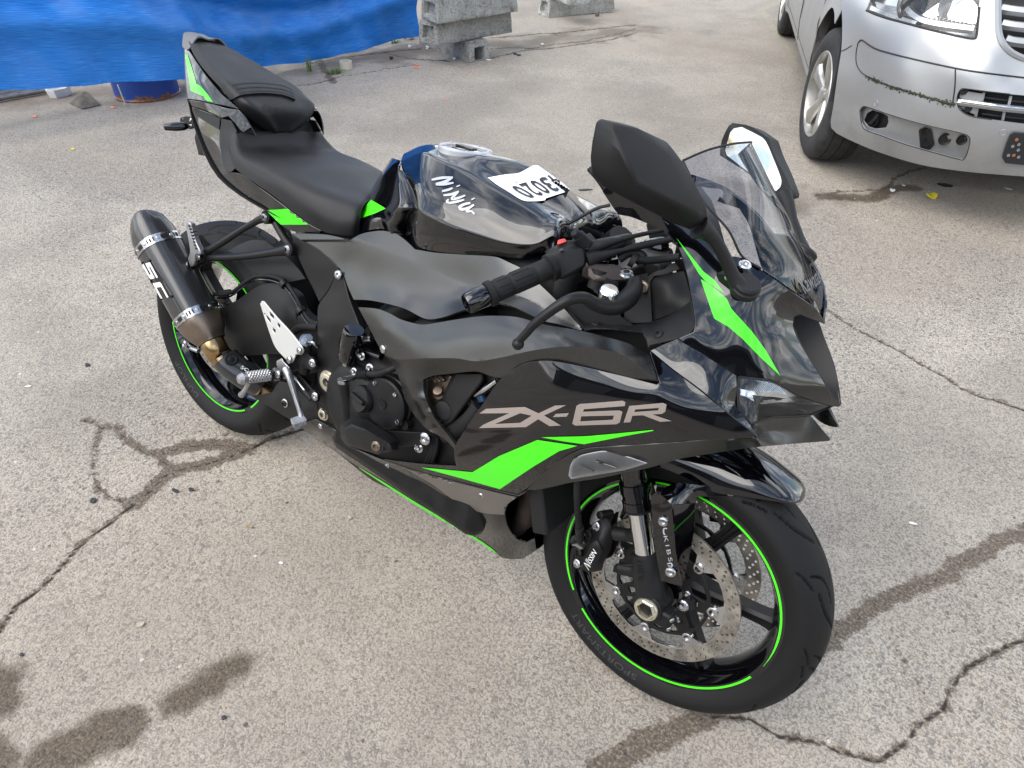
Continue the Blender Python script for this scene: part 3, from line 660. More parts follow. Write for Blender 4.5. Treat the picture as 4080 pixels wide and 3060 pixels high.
# lower lip under the gloss panel, holding the signal, running out into the chin
lip_ol = [(2212, 458, .199), (1850, 484, .212), (1500, 505, .230), (1300, 516, .234), (1160, 530, .236), (1040, 575, .234), (900, 662, .224), (800, 760, .213), (738, 832, .203), (800, 838, .196), (930, 812, .196), (1040, 785, .198), (1280, 748, .204), (1450, 712, .206), (1640, 672, .204), (1850, 610, .188), (1960, 590, .182), (2212, 548, .167)]
panel('fairing_lip', 'k', lip_ol, [(1400, 600, .230), (1700, 560, .218), (1000, 690, .216), (1900, 540, .202), (1200, 640, .226)], 'matte', fairing, key='lip', th=.004, holes=[[(1046, 726), (1058, 664), (1082, 612), (1142, 585), (1318, 557), (1465, 596), (1608, 640), (1450, 684), (1300, 710), (1064, 750)]])
# chin blade ending in a small fang beside the centre line
chin_ol = [(822, 1152, .200), (1000, 1138, .192), (1085, 1128, .188), (1050, 1070, .178), (1022, 1018, .162), (1110, 990, .142), (1200, 962, .120), (1360, 955, .082), (1508, 944, .050), (1545, 980, .046), (1610, 1062, .040), (1676, 1145, .034), (1664, 1156, .033), (1300, 1184, .090), (1000, 1214, .142), (822, 1240, .168)]
panel('chin_blade', 'i', chin_ol, [(1300, 1060, .085), (1100, 1100, .140), (1500, 1060, .052)], 'matte', fairing, key='chin', th=.005)
# belly pan
belly_ol = [(79, 1158, .168), (200, 1200, .175), (335, 1254, .180), (600, 1339, .186), (850, 1403, .190), (1050, 1445, .194), (1150, 1467, .194), (1212, 1434, .198), (1185, 1460, .194), (1127, 1490, .186), (1090, 1522, .180), (1074, 1560, .174), (1076, 1600, .166), (1094, 1662, .148), (1143, 1727, .115), (1200, 1750, .085), (1252, 1720, .052),
            (1262, 1790, .022), (1249, 1806, .028), (1200, 1836, .042), (1167, 1851, .054), (1061, 1843, .082), (960, 1775, .092), (807, 1680, .104), (640, 1585, .112), (500, 1500, .118), (340, 1395, .124), (200, 1302, .128), (110, 1240, .132), (58, 1208, .134)]
panel('belly_pan', 'b', belly_ol, [(700, 1500, .160), (500, 1410, .152), (900, 1580, .156), (1000, 1680, .146), (300, 1300, .156), (1060, 1760, .112), (800, 1440, .182), (900, 1480, .184)], 'gloss', fairing, key='belly', th=.004, bevel=.002)
bfl = [T('b', p[0], p[1], p[2]) for p in belly_ol[17:]]
grid_panel('belly_floor', [half_to_full([p, V(p[0], 0, p[2]-.006)]) for p in bfl], 'gloss', fairing, n=(2, 3), th=.003, towards=V(1, 0, -3))
panel('belly_tail', 'j', [(648, 882, .160), (700, 850, .163), (790, 818, .166), (880, 865, .168), (990, 935, .170), (1003, 960, .170), (1000, 1030, .162), (975, 1110, .136), (900, 1065, .134), (780, 985, .138)], [(850, 940, .165), (760, 890, .163)], 'gloss', fairing, key='bellytail', th=.004)
# cockpit shelf along the inside of the fairing
panel('cockpit_shelf', 'p', [(380, 1265, .150), (560, 1372, .140), (800, 1402, .133), (1000, 1406, .128), (1200, 1368, .124), (1400, 1288, .128), (1545, 1175, .140), (1572, 1300, .160), (1582, 1430, .176), (1545, 1482, .184), (1420, 1532, .196), (1160, 1605, .205), (1140, 1640, .206), (1125, 1560, .202), (1090, 1478, .196), (830, 1446, .190), (640, 1440, .184), (545, 1455, .178), (470, 1360, .164)], [(1100, 1420, .165), (1300, 1420, .170)], 'plastic', fairing, key='shelf', th=.003)
for a, b in ((650, 1408), (1242, 1500)): 
    p = on(['shelf'], 'p', a, b); bolt(p, wall_normal(['shelf'], 'p', a, b), .008, fairing, m='plastic', name='clip')
# windscreen
scr = [[T('d', 785, 362, .128), T('d', 930, 300, .095), T('d', 1075, 263, .050), T('d', 1172, 252, 0)],
       [T('d', 905, 600, .138), T('d', 1040, 545, .104), T('d', 1180, 510, .056), T('d', 1290, 500, 0)],
       [T('d', 1058, 778, .138), T('d', 1180, 760, .106), T('d', 1310, 785, .058), T('d', 1430, 830, 0)],
       [T('d', 1140, 935, .131), T('d', 1270, 950, .100), T('d', 1400, 970, .056), T('d', 1520, 1010, 0)],
       [T('d', 1256, 1012, .119), T('d', 1402, 1112, .096), T('d', 1524, 1198, .056), T('d', 1612, 1262, 0)]]
rows = [half_to_full(r_) for r_ in scr]
grid_panel('windscreen', rows, 'screen', fairing, n=(7, 7), th=.0, key='screen', towards=V(3, 0, 1.6))
rim_ = cat_rom([r_[0] for r_ in scr], 6); tube('screen_edge', rim_, .0018, 'dark', fairing, seg=8, smooth_path=False); tube('screen_edge', rim_*V(1, -1, 1), .0018, 'dark', fairing, seg=8, smooth_path=False)
tube('screen_edge', cat_rom(rows[0], 7), .0018, 'dark', fairing, seg=8, smooth_path=False)
# headlight: clear lens over a dark bowl with a ribbed reflector
for s in (1, -1):
    hl = empty('headlight', (0, 0, 0), fairing)
    hol = [(920, 626, .158), (1200, 658, .124), (1430, 782, .076), (1692, 867, .014), (1500, 942, .050), (1360, 952, .080), (1200, 957, .120), (1110, 985, .142), (1020, 1014, .164), (917, 890, .168), (912, 760, .162)]
    l_ = panel('lens', 'i', hol, [(1200, 800, .126), (1050, 800, .152)], 'clearlens', hl, th=0, mirror=False, bevel=0)
    bw = panel('housing', 'i', [(p[0], p[1], p[2]-.010) for p in hol], [(1200, 860, .080), (1060, 860, .105), (1400, 880, .045)], 'lampdark', hl, th=.003, mirror=False)
    r1 = panel('reflector', 'i', [(922, 634, .152), (1200, 664, .118), (1320, 730, .094), (1420, 790, .072), (1330, 806, .090), (1200, 790, .112), (1060, 782, .132), (926, 750, .152)], [], 'silverref', hl, th=.002, mirror=False)
    r3 = panel('reflector', 'i', [(930, 720, .152), (1010, 735, .144), (1100, 750, .132), (1090, 790, .132), (1040, 780, .140), (1050, 835, .142), (990, 800, .150), (930, 780, .156)], [], 'silverref', hl, th=.002, mirror=False)
    r2 = panel('running_light', 'i', [(1060, 830, .138), (1200, 812, .112), (1330, 806, .090), (1500, 800, .052), (1690, 862, .012), (1480, 850, .056), (1260, 838, .100), (1110, 856, .128)], [], 'silverref', hl, th=.002, mirror=False)
    ribs = []; tube('lens_edge', [T('i', *q_) for q_ in hol+hol[:1]], .0022, 'dark', hl, seg=6, smooth_path=False)
    panel('bezel', 'i', [(1035, 800, .140), (1120, 790, .126), (1230, 800, .108), (1300, 815, .094), (1200, 830, .110), (1060, 845, .140)], [], 'dark', hl, th=.003, mirror=False)
    for k in range(18):
        t_ = k/17; a0_ = np.array([945+290*t_, 640+45*t_]); ribs += [T('i', *a0_, .152-.038*t_), T('i', a0_[0]+70, a0_[1]+105-20*t_, .143-.038*t_)]
        tube('rib', [ribs[-2], ribs[-1]], .0007, 'silverref', hl, seg=6)
    if s < 0:
        for c_ in list(hl.children): c_.data = c_.data.copy(); c_.data.transform(Matrix.Scale(-1, 4, (0, 1, 0))); c_.data.flip_normals()
# turn signals
for s in (1, -1):
    ts = empty('turn_signal', (0, 0, 0), fairing)
    so_ = [(1040, 728, .214), (1052, 660, .226), (1076, 605, .233), (1140, 578, .237), (1320, 550, .237), (1470, 590, .231), (1622, 640, .218), (1450, 690, .218), (1300, 716, .216), (1060, 756, .212)]
    panel('lens', 'k', so_, [(1250, 650, .230)], 'clearlens', ts, th=0, mirror=False, bevel=0)
    panel('housing', 'k', [(p[0], p[1], p[2]-.004) for p in so_], [(1250, 650, .222)], 'sigwhite', ts, th=.002, mirror=False)
    for (a0_, b0_, a1_, b1_) in ((1240, 620, 1390, 668), (1130, 655, 1230, 700)):
        tube('rib', [T('k', a0_, b0_, .229), T('k', a1_, b1_, .224)], .0018, 'gloss', ts, seg=8)
    if s < 0:
        for c_ in list(ts.children): c_.data = c_.data.copy(); c_.data.transform(Matrix.Scale(-1, 4, (0, 1, 0))); c_.data.flip_normals()
# ------------------------------------------------------------------ graphics on the right side (twinned by hand on the left)
def both(o):
    if o: twin(o)
    return o
both(decal('stripe', [[(570, 1298), (880, 1326), (1040, 1230), (1270, 1133), (1510, 1168), (1400, 1200), (1250, 1290), (1160, 1350), (1045, 1428), (800, 1360)]], ['side'], 'green', fairing, fr='b'))
both(decal('stripe', [[(1295, 1117), (1560, 1110), (1700, 1098), (1966, 1072), (1964, 1078), (1800, 1108), (1550, 1158), (1420, 1140)]], ['side'], 'green', fairing, fr='b'))
both(decal('stripe', [[(747, 828), (830, 930), (910, 1030), (975, 1080), (1035, 1160), (920, 1085), (880, 1040), (820, 940)], [(893, 1075), (940, 1100), (1050, 1192), (1075, 1250), (1200, 1390), (1280, 1500), (1368, 1655), (1250, 1545), (1140, 1430), (1060, 1360), (973, 1310), (925, 1170)]], ['cowl'], 'green', fairing, fr='d'))
# lettering ZX-6R
Z_ = [(393, 268), (437, 238), (712, 224), (768, 262), (752, 292), (552, 342), (718, 340), (735, 350), (707, 371), (388, 377), (410, 355), (640, 268)]
X_ = [(712, 224), (775, 222), (822, 262), (955, 215), (1030, 208), (882, 284), (990, 358), (940, 362), (826, 308), (735, 368), (707, 371), (730, 345), (780, 300), (775, 270)]
Zp = [(390, 270), (440, 236), (725, 222), (825, 268), (945, 212), (1028, 208), (866, 284), (990, 358), (905, 362), (822, 312), (732, 370), (388, 377), (420, 352), (610, 268)]
Zh = [(690, 268), (775, 286), (690, 338), (505, 347)]
hy = [(952, 272), (1048, 266), (1030, 292), (930, 296)]
six = [(1072, 345), (1102, 215), (1125, 200), (1440, 176), (1462, 186), (1457, 215), (1158, 238), (1150, 256), (1418, 246), (1440, 256), (1420, 335), (1395, 348), (1095, 358)]
sixh = [(1138, 290), (1130, 326), (1368, 314), (1378, 284)]
Rr = [(1448, 336), (1490, 214), (1735, 192), (1762, 204), (1752, 256), (1728, 272), (1660, 276), (1800, 324), (1716, 330), (1590, 282), (1512, 286), (1498, 332)]
Rh = [(1534, 240), (1526, 258), (1700, 246), (1706, 228)]
both(decal('model_lettering', [(Zp, [Zh]), hy, (six, [sixh]), (Rr, [Rh])], ['side'], 'letter', fairing, fr='k', h=7))
# graphite field on the belly and the lime edge below
both(decal('belly_band', [[(470, 1302), (800, 1392), (1040, 1452), (1150, 1476), (1090, 1518), (1070, 1582), (960, 1574), (860, 1545), (760, 1490), (640, 1400)]], ['belly'], 'graphite', fairing, fr='b', smooth=True))
ed = [(200, 1302), (340, 1395), (500, 1500), (640, 1585), (807, 1680), (930, 1756), (1035, 1822)]
ed2 = [(p[0]+10*min(1, i), p[1]-3-8*min(1, i/2)) for i, p in enumerate(ed)]
both(decal('belly_edge_stripe', [ed+[(1000, 1788)]+ed2[::-1][1:]], ['belly'], 'green', fairing, fr='b'))
# fasteners of the fairing
for fr_, a, b, k_, r_ in (('b', 343, 590, 'matte', .0095), ('k', 402, 872, 'belly', .0065), ('j', 1425, 1230, 'belly', .0065), ('j', 835, 880, 'bellytail', .0075), ('b', 75, 142, 'fcover', .0095)):
    p = on([k_], fr_, a, b) 
    if p is None: p = T(fr_, a, b, .16); d_ = V(0, -1, .2)
    else: d_ = wall_normal([k_], fr_, a, b)
    bolt(p, d_, r_, fairing)
# ------------------------------------------------------------------ tank
def symrows(rows): return [half_to_full([np.asarray(p) for p in r_]) for r_ in rows]
tank = empty('fuel_tank', (0, 0, 0), bike)
# stations along the tank, each from the lower edge up over the crease to the centre line
def st(*p): return [T('f', *q) for q in p]
trow = [st((585, 815, .118), (590, 700, .128), (640, 590, .140), (590, 420, .110), (560, 325, .084), (545, 262, .060), (600, 195, .0)),
        st((640, 888, .138), (655, 770, .152), (690, 625, .160), (700, 470, .140), (700, 340, .110), (705, 200, .070), (740, 140, .0)),
        st((740, 918, .146), (760, 820, .160), (810, 692, .168), (835, 540, .152), (845, 400, .122), (855, 262, .086), (940, 150, .0)),
        st((900, 938, .150), (910, 850, .162), (950, 752, .168), (970, 610, .154), (985, 460, .126), (1000, 342, .096), (1130, 190, .0)),
        st((1060, 952, .151), (1070, 890, .160), (1120, 806, .164), (1150, 680, .152), (1180, 550, .130), (1210, 465, .106), (1330, 255, .0)),
        st((1250, 962, .150), (1270, 920, .156), (1330, 860, .156), (1360, 760, .144), (1390, 660, .126), (1420, 590, .108), (1540, 345, .0)),
        st((1440, 972, .144), (1470, 930, .147), (1530, 868, .144), (1550, 800, .134), (1570, 730, .122), (1590, 680, .106), (1740, 480, .0)),
        st((1600, 930, .128), (1630, 890, .130), (1690, 810, .124), (1700, 770, .118), (1710, 745, .110), (1720, 720, .096), (1900, 640, .0))]
trow.append([p+V(.012, .0, -.045) if i > 1 else p+V(.012, .0, -.02) for i, p in enumerate(trow[-1])])
tv = symrows(trow)
# scoops beside a raised spine ahead of the filler cap
A = np.array(tv); Af = cr_axis(A, 9); nc = A.shape[1]
Af = cr_axis(Af.transpose(1, 0, 2), 7, (2, 5, nc-6, nc-3)).transpose(1, 0, 2)
yy = np.abs(Af[:, :, 1]); ii = np.linspace(0, 1, Af.shape[0])[:, None]
ys = yy/(np.abs(Af[:, 35, 1])[:, None]+1e-6)
top = np.clip((1-ys)/.25, 0, 1)
def bumpf(x, c, w): return np.exp(-((x-c)/w)**2)
cut = -.011*bumpf(ys, .48, .26)*np.clip((ii-.40)/.14, 0, 1)*np.clip((1.05-ii)/.12, 0, 1)*(ys < 1)*top
spine = .006*bumpf(ys, 0, .2)*np.clip((ii-.42)/.12, 0, 1)*np.clip((.72-ii)/.12, 0, 1)-.010*bumpf(ys, 0, .5)*np.clip((ii-.72)/.15, 0, 1)
Af[:, :, 2] += cut+spine
v = Af.reshape(-1, 3); f = grid_faces(Af.shape[0], Af.shape[1]); BV['tank'] = (v, f)
v2, f2 = shell(v, f, .002, V(.9, 0, 3)); link('tank_shell', v2, f2, 'gloss', tank, angle=50)
# rear cover between the knees
rc = [[T('f', 482, 236, .0), T('f', 505, 246, .030), T('f', 545, 262, .060), T('f', 562, 330, .086)],
      [T('f', 405, 350, .0), T('f', 425, 365, .040), T('f', 510, 400, .074), T('f', 592, 425, .112)],
      [T('f', 340, 455, .0), T('f', 372, 480, .052), T('f', 480, 520, .094), T('f', 642, 592, .141)],
      [T('f', 280, 560, .0), T('f', 300, 580, .066), T('f', 430, 610, .108), T('f', 610, 640, .136)],
      [T('f', 225, 680, .0), T('f', 258, 660, .082), T('f', 420, 655, .117), T('f', 592, 700, .130)],
      [T('f', 190, 740, .0), T('f', 250, 720, .094), T('f', 390, 690, .122), T('f', 565, 760, .124)],
      [T('f', 180, 780, .0), T('f', 250, 782, .100), T('f', 410, 758, .126), T('f', 582, 818, .119)]]
A = cr_axis(np.array(symrows(rc)), 7); A = cr_axis(A.transpose(1, 0, 2), 7).transpose(1, 0, 2)
v = A.reshape(-1, 3); f = grid_faces(A.shape[0], A.shape[1]); BV['tcover'] = (v, f)
v2, f2 = shell(v, f, .002, V(-.3, 0, 2)); link('tank_cover', v2, f2, 'gloss', tank, angle=60)
both(decal('stripe', [[(250, 684), (258, 625), (332, 548), (440, 612), (350, 652)]], ['tcover'], 'green', tank, fr='f', h=6))
# filler cap
pc = T('f', 1025, 176, .0); cn = unit(V(-.02, 0, 1))
lathe('cap_ring', [(-.012, .056), (.001, .056), (.004, .053), (.004, .044), (.002, .042), (-.012, .042)], pc, cn, 'silverprint', tank, seg=56, closed=True)
lathe('filler_cap', [(-.012, .0425), (.001, .0425), (.001, .028), (.003, .026), (.004, .0)], pc, cn, 'gloss', tank, seg=48)
box('cap_lever', pc+V(.0, 0, .005), (V(1, 0, 0), V(0, 1, 0), V(0, 0, 1)), (.045, .016, .004), 'gloss', tank, bevel=.0015)
for k in range(5):
    a = 2*math.pi*k/5+.4; bolt(pc+V(.0485*math.cos(a), .0485*math.sin(a), .0042), cn, .0035, tank)
# brush lettering: strokes with round ends
def strokes(name, S, keys, m, parent, fr, r):
    polys = []
    for s_ in S:
        rr = s_[0]; pts = cat_rom(np.array([px(fr, *p) for p in s_[1]]), 5) if len(s_[1]) > 2 else np.array([px(fr, *p) for p in s_[1]])
        L = []; Rr_ = []
        n = len(pts)
        for i in range(n):
            d = pts[min(i+1, n-1)]-pts[max(i-1, 0)]; d = d/np.linalg.norm(d); q = np.array([-d[1], d[0]]); w_ = rr*FR[fr][2]*(1-.35*abs(2*i/(n-1)-.9)**2)
            L.append(pts[i]+q*w_); Rr_.append(pts[i]-q*w_)
        polys.append([tuple(p) for p in L+Rr_[::-1]])
    return decal(name, polys, keys, m, parent, h=5)
both(strokes('name_lettering', [(10, [(776, 402), (850, 388), (932, 384)]), (11, [(926, 386), (870, 418), (806, 432)]), (10, [(806, 436), (870, 434), (936, 424)]),
                           (9, [(852, 486), (900, 474), (930, 462)]), (7, [(958, 452), (984, 442)]), (9, [(862, 516), (920, 508), (975, 486)]), (10, [(972, 488), (940, 520), (926, 542), (970, 536), (1022, 516)]),
                           (9, [(905, 572), (960, 562), (1015, 548)]), (8, [(905, 572), (888, 560), (900, 545)]), (7, [(1068, 548), (1092, 536)]), (10, [(1060, 572), (1020, 580), (982, 600), (1000, 618), (1050, 606), (1078, 586)]), (9, [(1086, 584), (1046, 614), (1036, 632), (1070, 632)]), (8, [(1070, 632), (1090, 654)])],
              ['tank'], 'silverprint', tank, 'f', 12))
# ------------------------------------------------------------------ seats
seat = empty('rider_seat', (0, 0, 0), bike)
def ctr(p, h, dx=0): return V(p[0]+dx, 0, p[2]+h)
E_ = lambda a, b, Y: T('e', a, b, Y)
S = [[E_(545, 965, .136), E_(548, 890, .134), E_(572, 838, .128), E_(640, 838, .110)],
     [E_(585, 1078, .152), E_(600, 1010, .150), E_(640, 985, .140), E_(720, 960, .105)],
     [E_(720, 1182, .160), E_(750, 1120, .157), E_(790, 1065, .145), E_(880, 1030, .100)],
     [E_(850, 1272, .158), E_(900, 1200, .156), E_(950, 1140, .140), E_(1040, 1100, .095)],
     [E_(1000, 1392, .152), E_(1060, 1310, .150), E_(1120, 1222, .130), E_(1210, 1180, .080)],
     [E_(1200, 1522, .140), E_(1240, 1420, .140), E_(1290, 1290, .118), E_(1370, 1240, .062)],
     [E_(1380, 1552, .122), E_(1400, 1450, .126), E_(1430, 1332, .104), E_(1490, 1270, .045)],
     [E_(1445, 1530, .108), E_(1458, 1440, .108), E_(1480, 1350, .092), E_(1530, 1300, .040)]]
rows = [half_to_full([*r_, ctr(r_[-1], .004)]) for r_ in S]
A = cr_axis(np.array(rows), 8); A = cr_axis(A.transpose(1, 0, 2), 6).transpose(1, 0, 2)
v = A.reshape(-1, 3); f = list(grid_faces(A.shape[0], A.shape[1])); BV['seat'] = (v, f)
ncol = A.shape[1]; f2 = f+[tuple(range(ncol))[::-1]]
link('cushion', v, [q[::-1] for q in f2], 'vinyl', seat, angle=50)
# side skirt behind the seat
panel('seat_skirt', 'e', [(495, 738, .128), (560, 752, .124), (600, 828, .124), (556, 862, .131), (546, 965, .137), (588, 1082, .152), (560, 1110, .153), (535, 1112, .151), (498, 1050, .144), (484, 930, .137), (484, 830, .132)], [], 'vinyl', seat, th=.003)
# seat back wall under the pillion nose
wp = E_(735, 862, .085); wall_ = [[wp+V(-.012, -.02, -.03), wp+V(-.012, .035, -.03), V(wp[0]-.012, 0, wp[2]-.03)], [wp+V(-.040, -.022, .02), wp+V(-.040, .035, .02), V(wp[0]-.040, 0, wp[2]+.02)], [wp+V(-.085, -.024, .05), wp+V(-.085, .03, .045), V(wp[0]-.085, 0, wp[2]+.045)]]
grid_panel('seat_wall', [half_to_full(r_) for r_ in wall_], 'plastic', seat, n=(4, 4), th=.003, towards=V(1, -.5, 2))
pill = empty('pillion_seat', (0, 0, 0), bike)
S = [[E_(268, 222, .050), E_(266, 196, .045), E_(285, 182, .030)],
     [E_(300, 292, .066), E_(312, 262, .062), E_(345, 232, .042)],
     [E_(352, 372, .080), E_(372, 330, .076), E_(410, 300, .050)],
     [E_(420, 452, .092), E_(445, 408, .088), E_(500, 380, .056)],
     [E_(495, 532, .100), E_(530, 484, .097), E_(590, 455, .062)],
     [E_(590, 640, .102), E_(610, 575, .100), E_(680, 535, .064)],
     [E_(660, 712, .092), E_(690, 640, .094), E_(760, 615, .060)],
     [E_(770, 796, .060), E_(790, 730, .066), E_(840, 700, .045)],
     [E_(878, 858, .012), E_(880, 835, .020), E_(890, 800, .016)]]
rows = [half_to_full([*r_, ctr(r_[-1], .003)]) for r_ in S]
A = cr_axis(np.array(rows), 7); A = cr_axis(A.transpose(1, 0, 2), 6).transpose(1, 0, 2)
v = A.reshape(-1, 3); f = list(grid_faces(A.shape[0], A.shape[1])); BV['pill'] = (v, f)
ncol = A.shape[1]; link('cushion', v, [q[::-1] for q in f+[tuple(range(ncol))[::-1], tuple(range(len(v)-ncol, len(v)))]], 'vinyl', pill, angle=50)
# strap over the nose of the pillion seat, with stitched edges
def over(pts, dz): return [np.array(p)+V(0, 0, dz) for p in pts]
st_t = [(492, 540), (540, 522), (620, 506), (700, 499), (800, 502), (900, 514), (960, 534), (988, 558)]; st_b = [(1002, 616), (960, 598), (900, 582), (800, 573), (720, 575), (640, 585), (580, 602), (556, 612)]
decal('strap', [st_t+st_b], ['pill'], 'vinyl', pill, fr='e', off=.0055, th=.0055, h=7, smooth=True)
for q_, w_ in ((.12, 2.2), (.52, 3.0), (.88, 2.2)):
    ln_ = [tuple(np.array(a)*(1-q_)+np.array(b)*q_) for a, b in zip(st_t, st_b[::-1])]
    strokes('seam', [(w_, ln_)], ['pill'], 'dark', pill, 'e', 2).location = (0, 0, .0058)
def emboss():
    return strokes('embossed_name', [(7, [(775, 660), (800, 640), (790, 690), (830, 650), (815, 690)]), (6, [(840, 665), (832, 695)]), (6, [(850, 690), (870, 665), (868, 695)]), (6, [(890, 665), (875, 715), (860, 700)]), (6, [(905, 690), (930, 672), (920, 695), (960, 688)])], ['pill'], 'dark', pill, 'e', 6)
emboss()
# ------------------------------------------------------------------ tail
tail = empty('tail_unit', (0, 0, 0), bike)
panel('tail_side', 'e', [(236, 250, .052), (262, 258, .058), (300, 318, .074), (380, 432, .093), (490, 562, .108), (560, 622, .114), (612, 670, .116), (520, 648, .121), (430, 632, .122), (340, 612, .118), (258, 600, .110), (246, 480, .090), (238, 340, .066)], [(330, 480, .102), (420, 580, .116)], 'gloss', tail, key='tail', th=.003)
both(decal('stripe', [[(243, 290), (262, 300), (300, 420), (322, 498), (345, 510), (370, 582), (283, 545), (268, 440)], [(345, 508), (400, 570), (437, 625), (385, 608), (372, 582)]], ['tail'], 'green', tail, fr='e', h=6))
panel('tail_lower', 'e', [(262, 606, .110), (345, 618, .120), (432, 638, .124), (520, 662, .122), (610, 676, .117), (650, 715, .113), (690, 775, .108), (738, 862, .100), (640, 832, .118), (590, 775, .122), (540, 722, .125), (490, 735, .128), (400, 690, .124), (284, 650, .112)], [(480, 680, .128)], 'gloss', tail, th=.003)
panel('tail_skirt', 'e', [(284, 652, .110), (400, 692, .117), (490, 737, .124), (482, 830, .128), (482, 930, .133), (497, 1050, .140), (545, 1100, .149), (640, 1130, .153), (740, 1205, .156), (850, 1285, .155), (1000, 1402, .149), (1100, 1472, .145), (1190, 1520, .138), (1175, 1528, .138), (985, 1522, .137), (905, 1474, .140), (800, 1372, .143), (690, 1310, .143), (600, 1252, .141), (530, 1200, .138), (472, 1142, .135), (400, 1030, .128), (350, 930, .121), (318, 830, .115)], [(420, 860, .126), (560, 1150, .146), (720, 1260, .153), (850, 1350, .152)], 'gloss', tail, key='skirt', th=.003)
both(decal('stripe', [[(800, 1374), (955, 1364), (1100, 1474), (905, 1475)]], ['skirt'], 'green', tail, fr='e', h=7))
panel('grab_recess', 'e', [(300, 672, .113), (390, 700, .118), (486, 738, .125), (480, 815, .129), (420, 780, .124), (330, 720, .116)], [], 'dark', tail, th=.002, mirror=True)
for p_ in tail.children:
    if p_.name.startswith('grab_recess'): p_.location = (0, -.0015 if p_.data.vertices[0].co.y < 0 else .0015, 0)
# grey end cap
capr = [[E_(222, 182, .035), E_(232, 142, .030), E_(262, 136, .012), ctr(E_(262, 136, .012), .001)], [E_(222, 235, .052), E_(250, 205, .048), E_(285, 165, .030), ctr(E_(285, 165, .030), .002)], [E_(250, 262, .060), E_(275, 240, .056), E_(330, 165, .030), ctr(E_(330, 165, .030), -.004)]]
grid_panel('end_cap', [half_to_full(r_) for r_ in capr], 'tail_grey', tail, n=(5, 5), th=.003, towards=V(-1, 0, 3))
# underside and rear face close the tail
tl = [[E_(258, 600, .108), ctr(E_(258, 600, .108), 0, 0)], [E_(318, 830, .122), ctr(E_(318, 830, .122), 0)], [E_(472, 1142, .144), ctr(E_(472, 1142, .144), 0)], [E_(800, 1372, .149), ctr(E_(800, 1372, .149), 0)], [E_(1175, 1528, .136), ctr(E_(1175, 1528, .136), 0)]]
grid_panel('undertail', [half_to_full(r_) for r_ in tl], 'plastic', tail, n=(4, 3), th=.003)
rf = [[E_(236, 250, .050), ctr(E_(236, 250, .050), .0)], [E_(246, 480, .088), ctr(E_(246, 480, .088), 0)], [E_(258, 600, .108), ctr(E_(258, 600, .108), 0)]]
grid_panel('tail_lamp', [half_to_full(r_) for r_ in rf], 'lampdark', tail, n=(3, 3), th=.003)
# plate hanger and the indicator stub
hang = empty('plate_bracket', (0, 0, 0), tail)
panel('bracket', 'e', [(315, 830, .05), (340, 845, .05), (360, 905, .05), (388, 985, .05), (372, 996, .05), (332, 990, .05), (328, 960, .05), (308, 880, .05)], [], 'dark', hang, th=.003, mirror=False, holes=[[(360, 930), (370, 930), (370, 942), (360, 942)], [(356, 975), (366, 975), (366, 985), (356, 985)]], h=16)
panel('bracket_ear', 'e', [(205, 735, .09), (240, 722, .09), (292, 726, .09), (300, 760, .09), (318, 800, .09), (275, 812, .09), (228, 790, .09), (205, 770, .09)], [], 'dark', hang, th=.003, mirror=False, holes=[[(216, 733), (226, 733), (226, 743), (216, 743)]], h=16)
lathe('indicator', [(0, .0), (0, .006), (.010, .010), (.03, .011), (.055, .008), (.058, 0)], E_(262, 790, .095), E_(150, 795, .125)-E_(262, 790, .095), 'gloss', hang, seg=18)
lathe('indicator_lens', [(0, .0), (0, .0085), (.005, .0085), (.006, 0)], E_(160, 792, .122), E_(140, 795, .128)-E_(160, 792, .122), 'silverref', hang, seg=18)
tube('indicator_cable', [E_(270, 790, .09), E_(300, 785, .085), E_(318, 790, .08)], .004, 'steel', hang)
bolt(E_(280, 745, .088), V(-.3, -1, .3), .006, hang)
# torn inner lining strip seen beside the seat on the far side
panel('lining_strip', 'e', [(978, 498, -.112), (1010, 512, -.114), (1060, 590, -.118), (1095, 660, -.122), (1110, 740, -.124), (1150, 850, -.126), (1186, 888, -.126), (1140, 880, -.124), (1110, 800, -.122), (1085, 680, -.120), (1040, 580, -.116)], [], 'plastic', tail, th=.002, mirror=False, h=22)
# ------------------------------------------------------------------ frame, swing arm, exhaust, foot controls
chas = empty('chassis', (0, 0, 0), bike)
fp_ol = [(1272, 560, .152), (1300, 572, .153), (1322, 660, .158), (1346, 745, .163), (1386, 850, .168), (1412, 918, .172), (1335, 932, .172), (1298, 960, .171), (1283, 1010, .170), (1292, 1100, .171), (1302, 1180, .172), (1277, 1300, .170), (1264, 1400, .168), (1268, 1505, .166), (1240, 1492, .164), (1172, 1457, .162), (1156, 1400, .163), (1162, 1300, .166), (1152, 1200, .168), (1151, 1000, .166), (1153, 800, .158), (1166, 762, .156), (1225, 680, .152)]
panel('pivot_plate', 'a', fp_ol, [(1225, 900, .172), (1225, 1250, .174), (1290, 740, .162)], 'frame', chas, key='pivot', th=.018, bevel=.004)
panel('seat_rail', 'a', [(992, 352, .124), (1080, 395, .130), (1180, 452, .138), (1285, 552, .147), (1225, 682, .145), (1162, 764, .145), (1130, 690, .138), (1085, 600, .132), (1040, 500, .128), (1008, 405, .124)], [(1150, 560, .140)], 'frame', chas, th=.016, bevel=.003)
tube('rail_strut', [T('a', 905, 285, .118), T('a', 960, 380, .120), T('a', 1000, 430, .124)], .010, 'frame', chas)
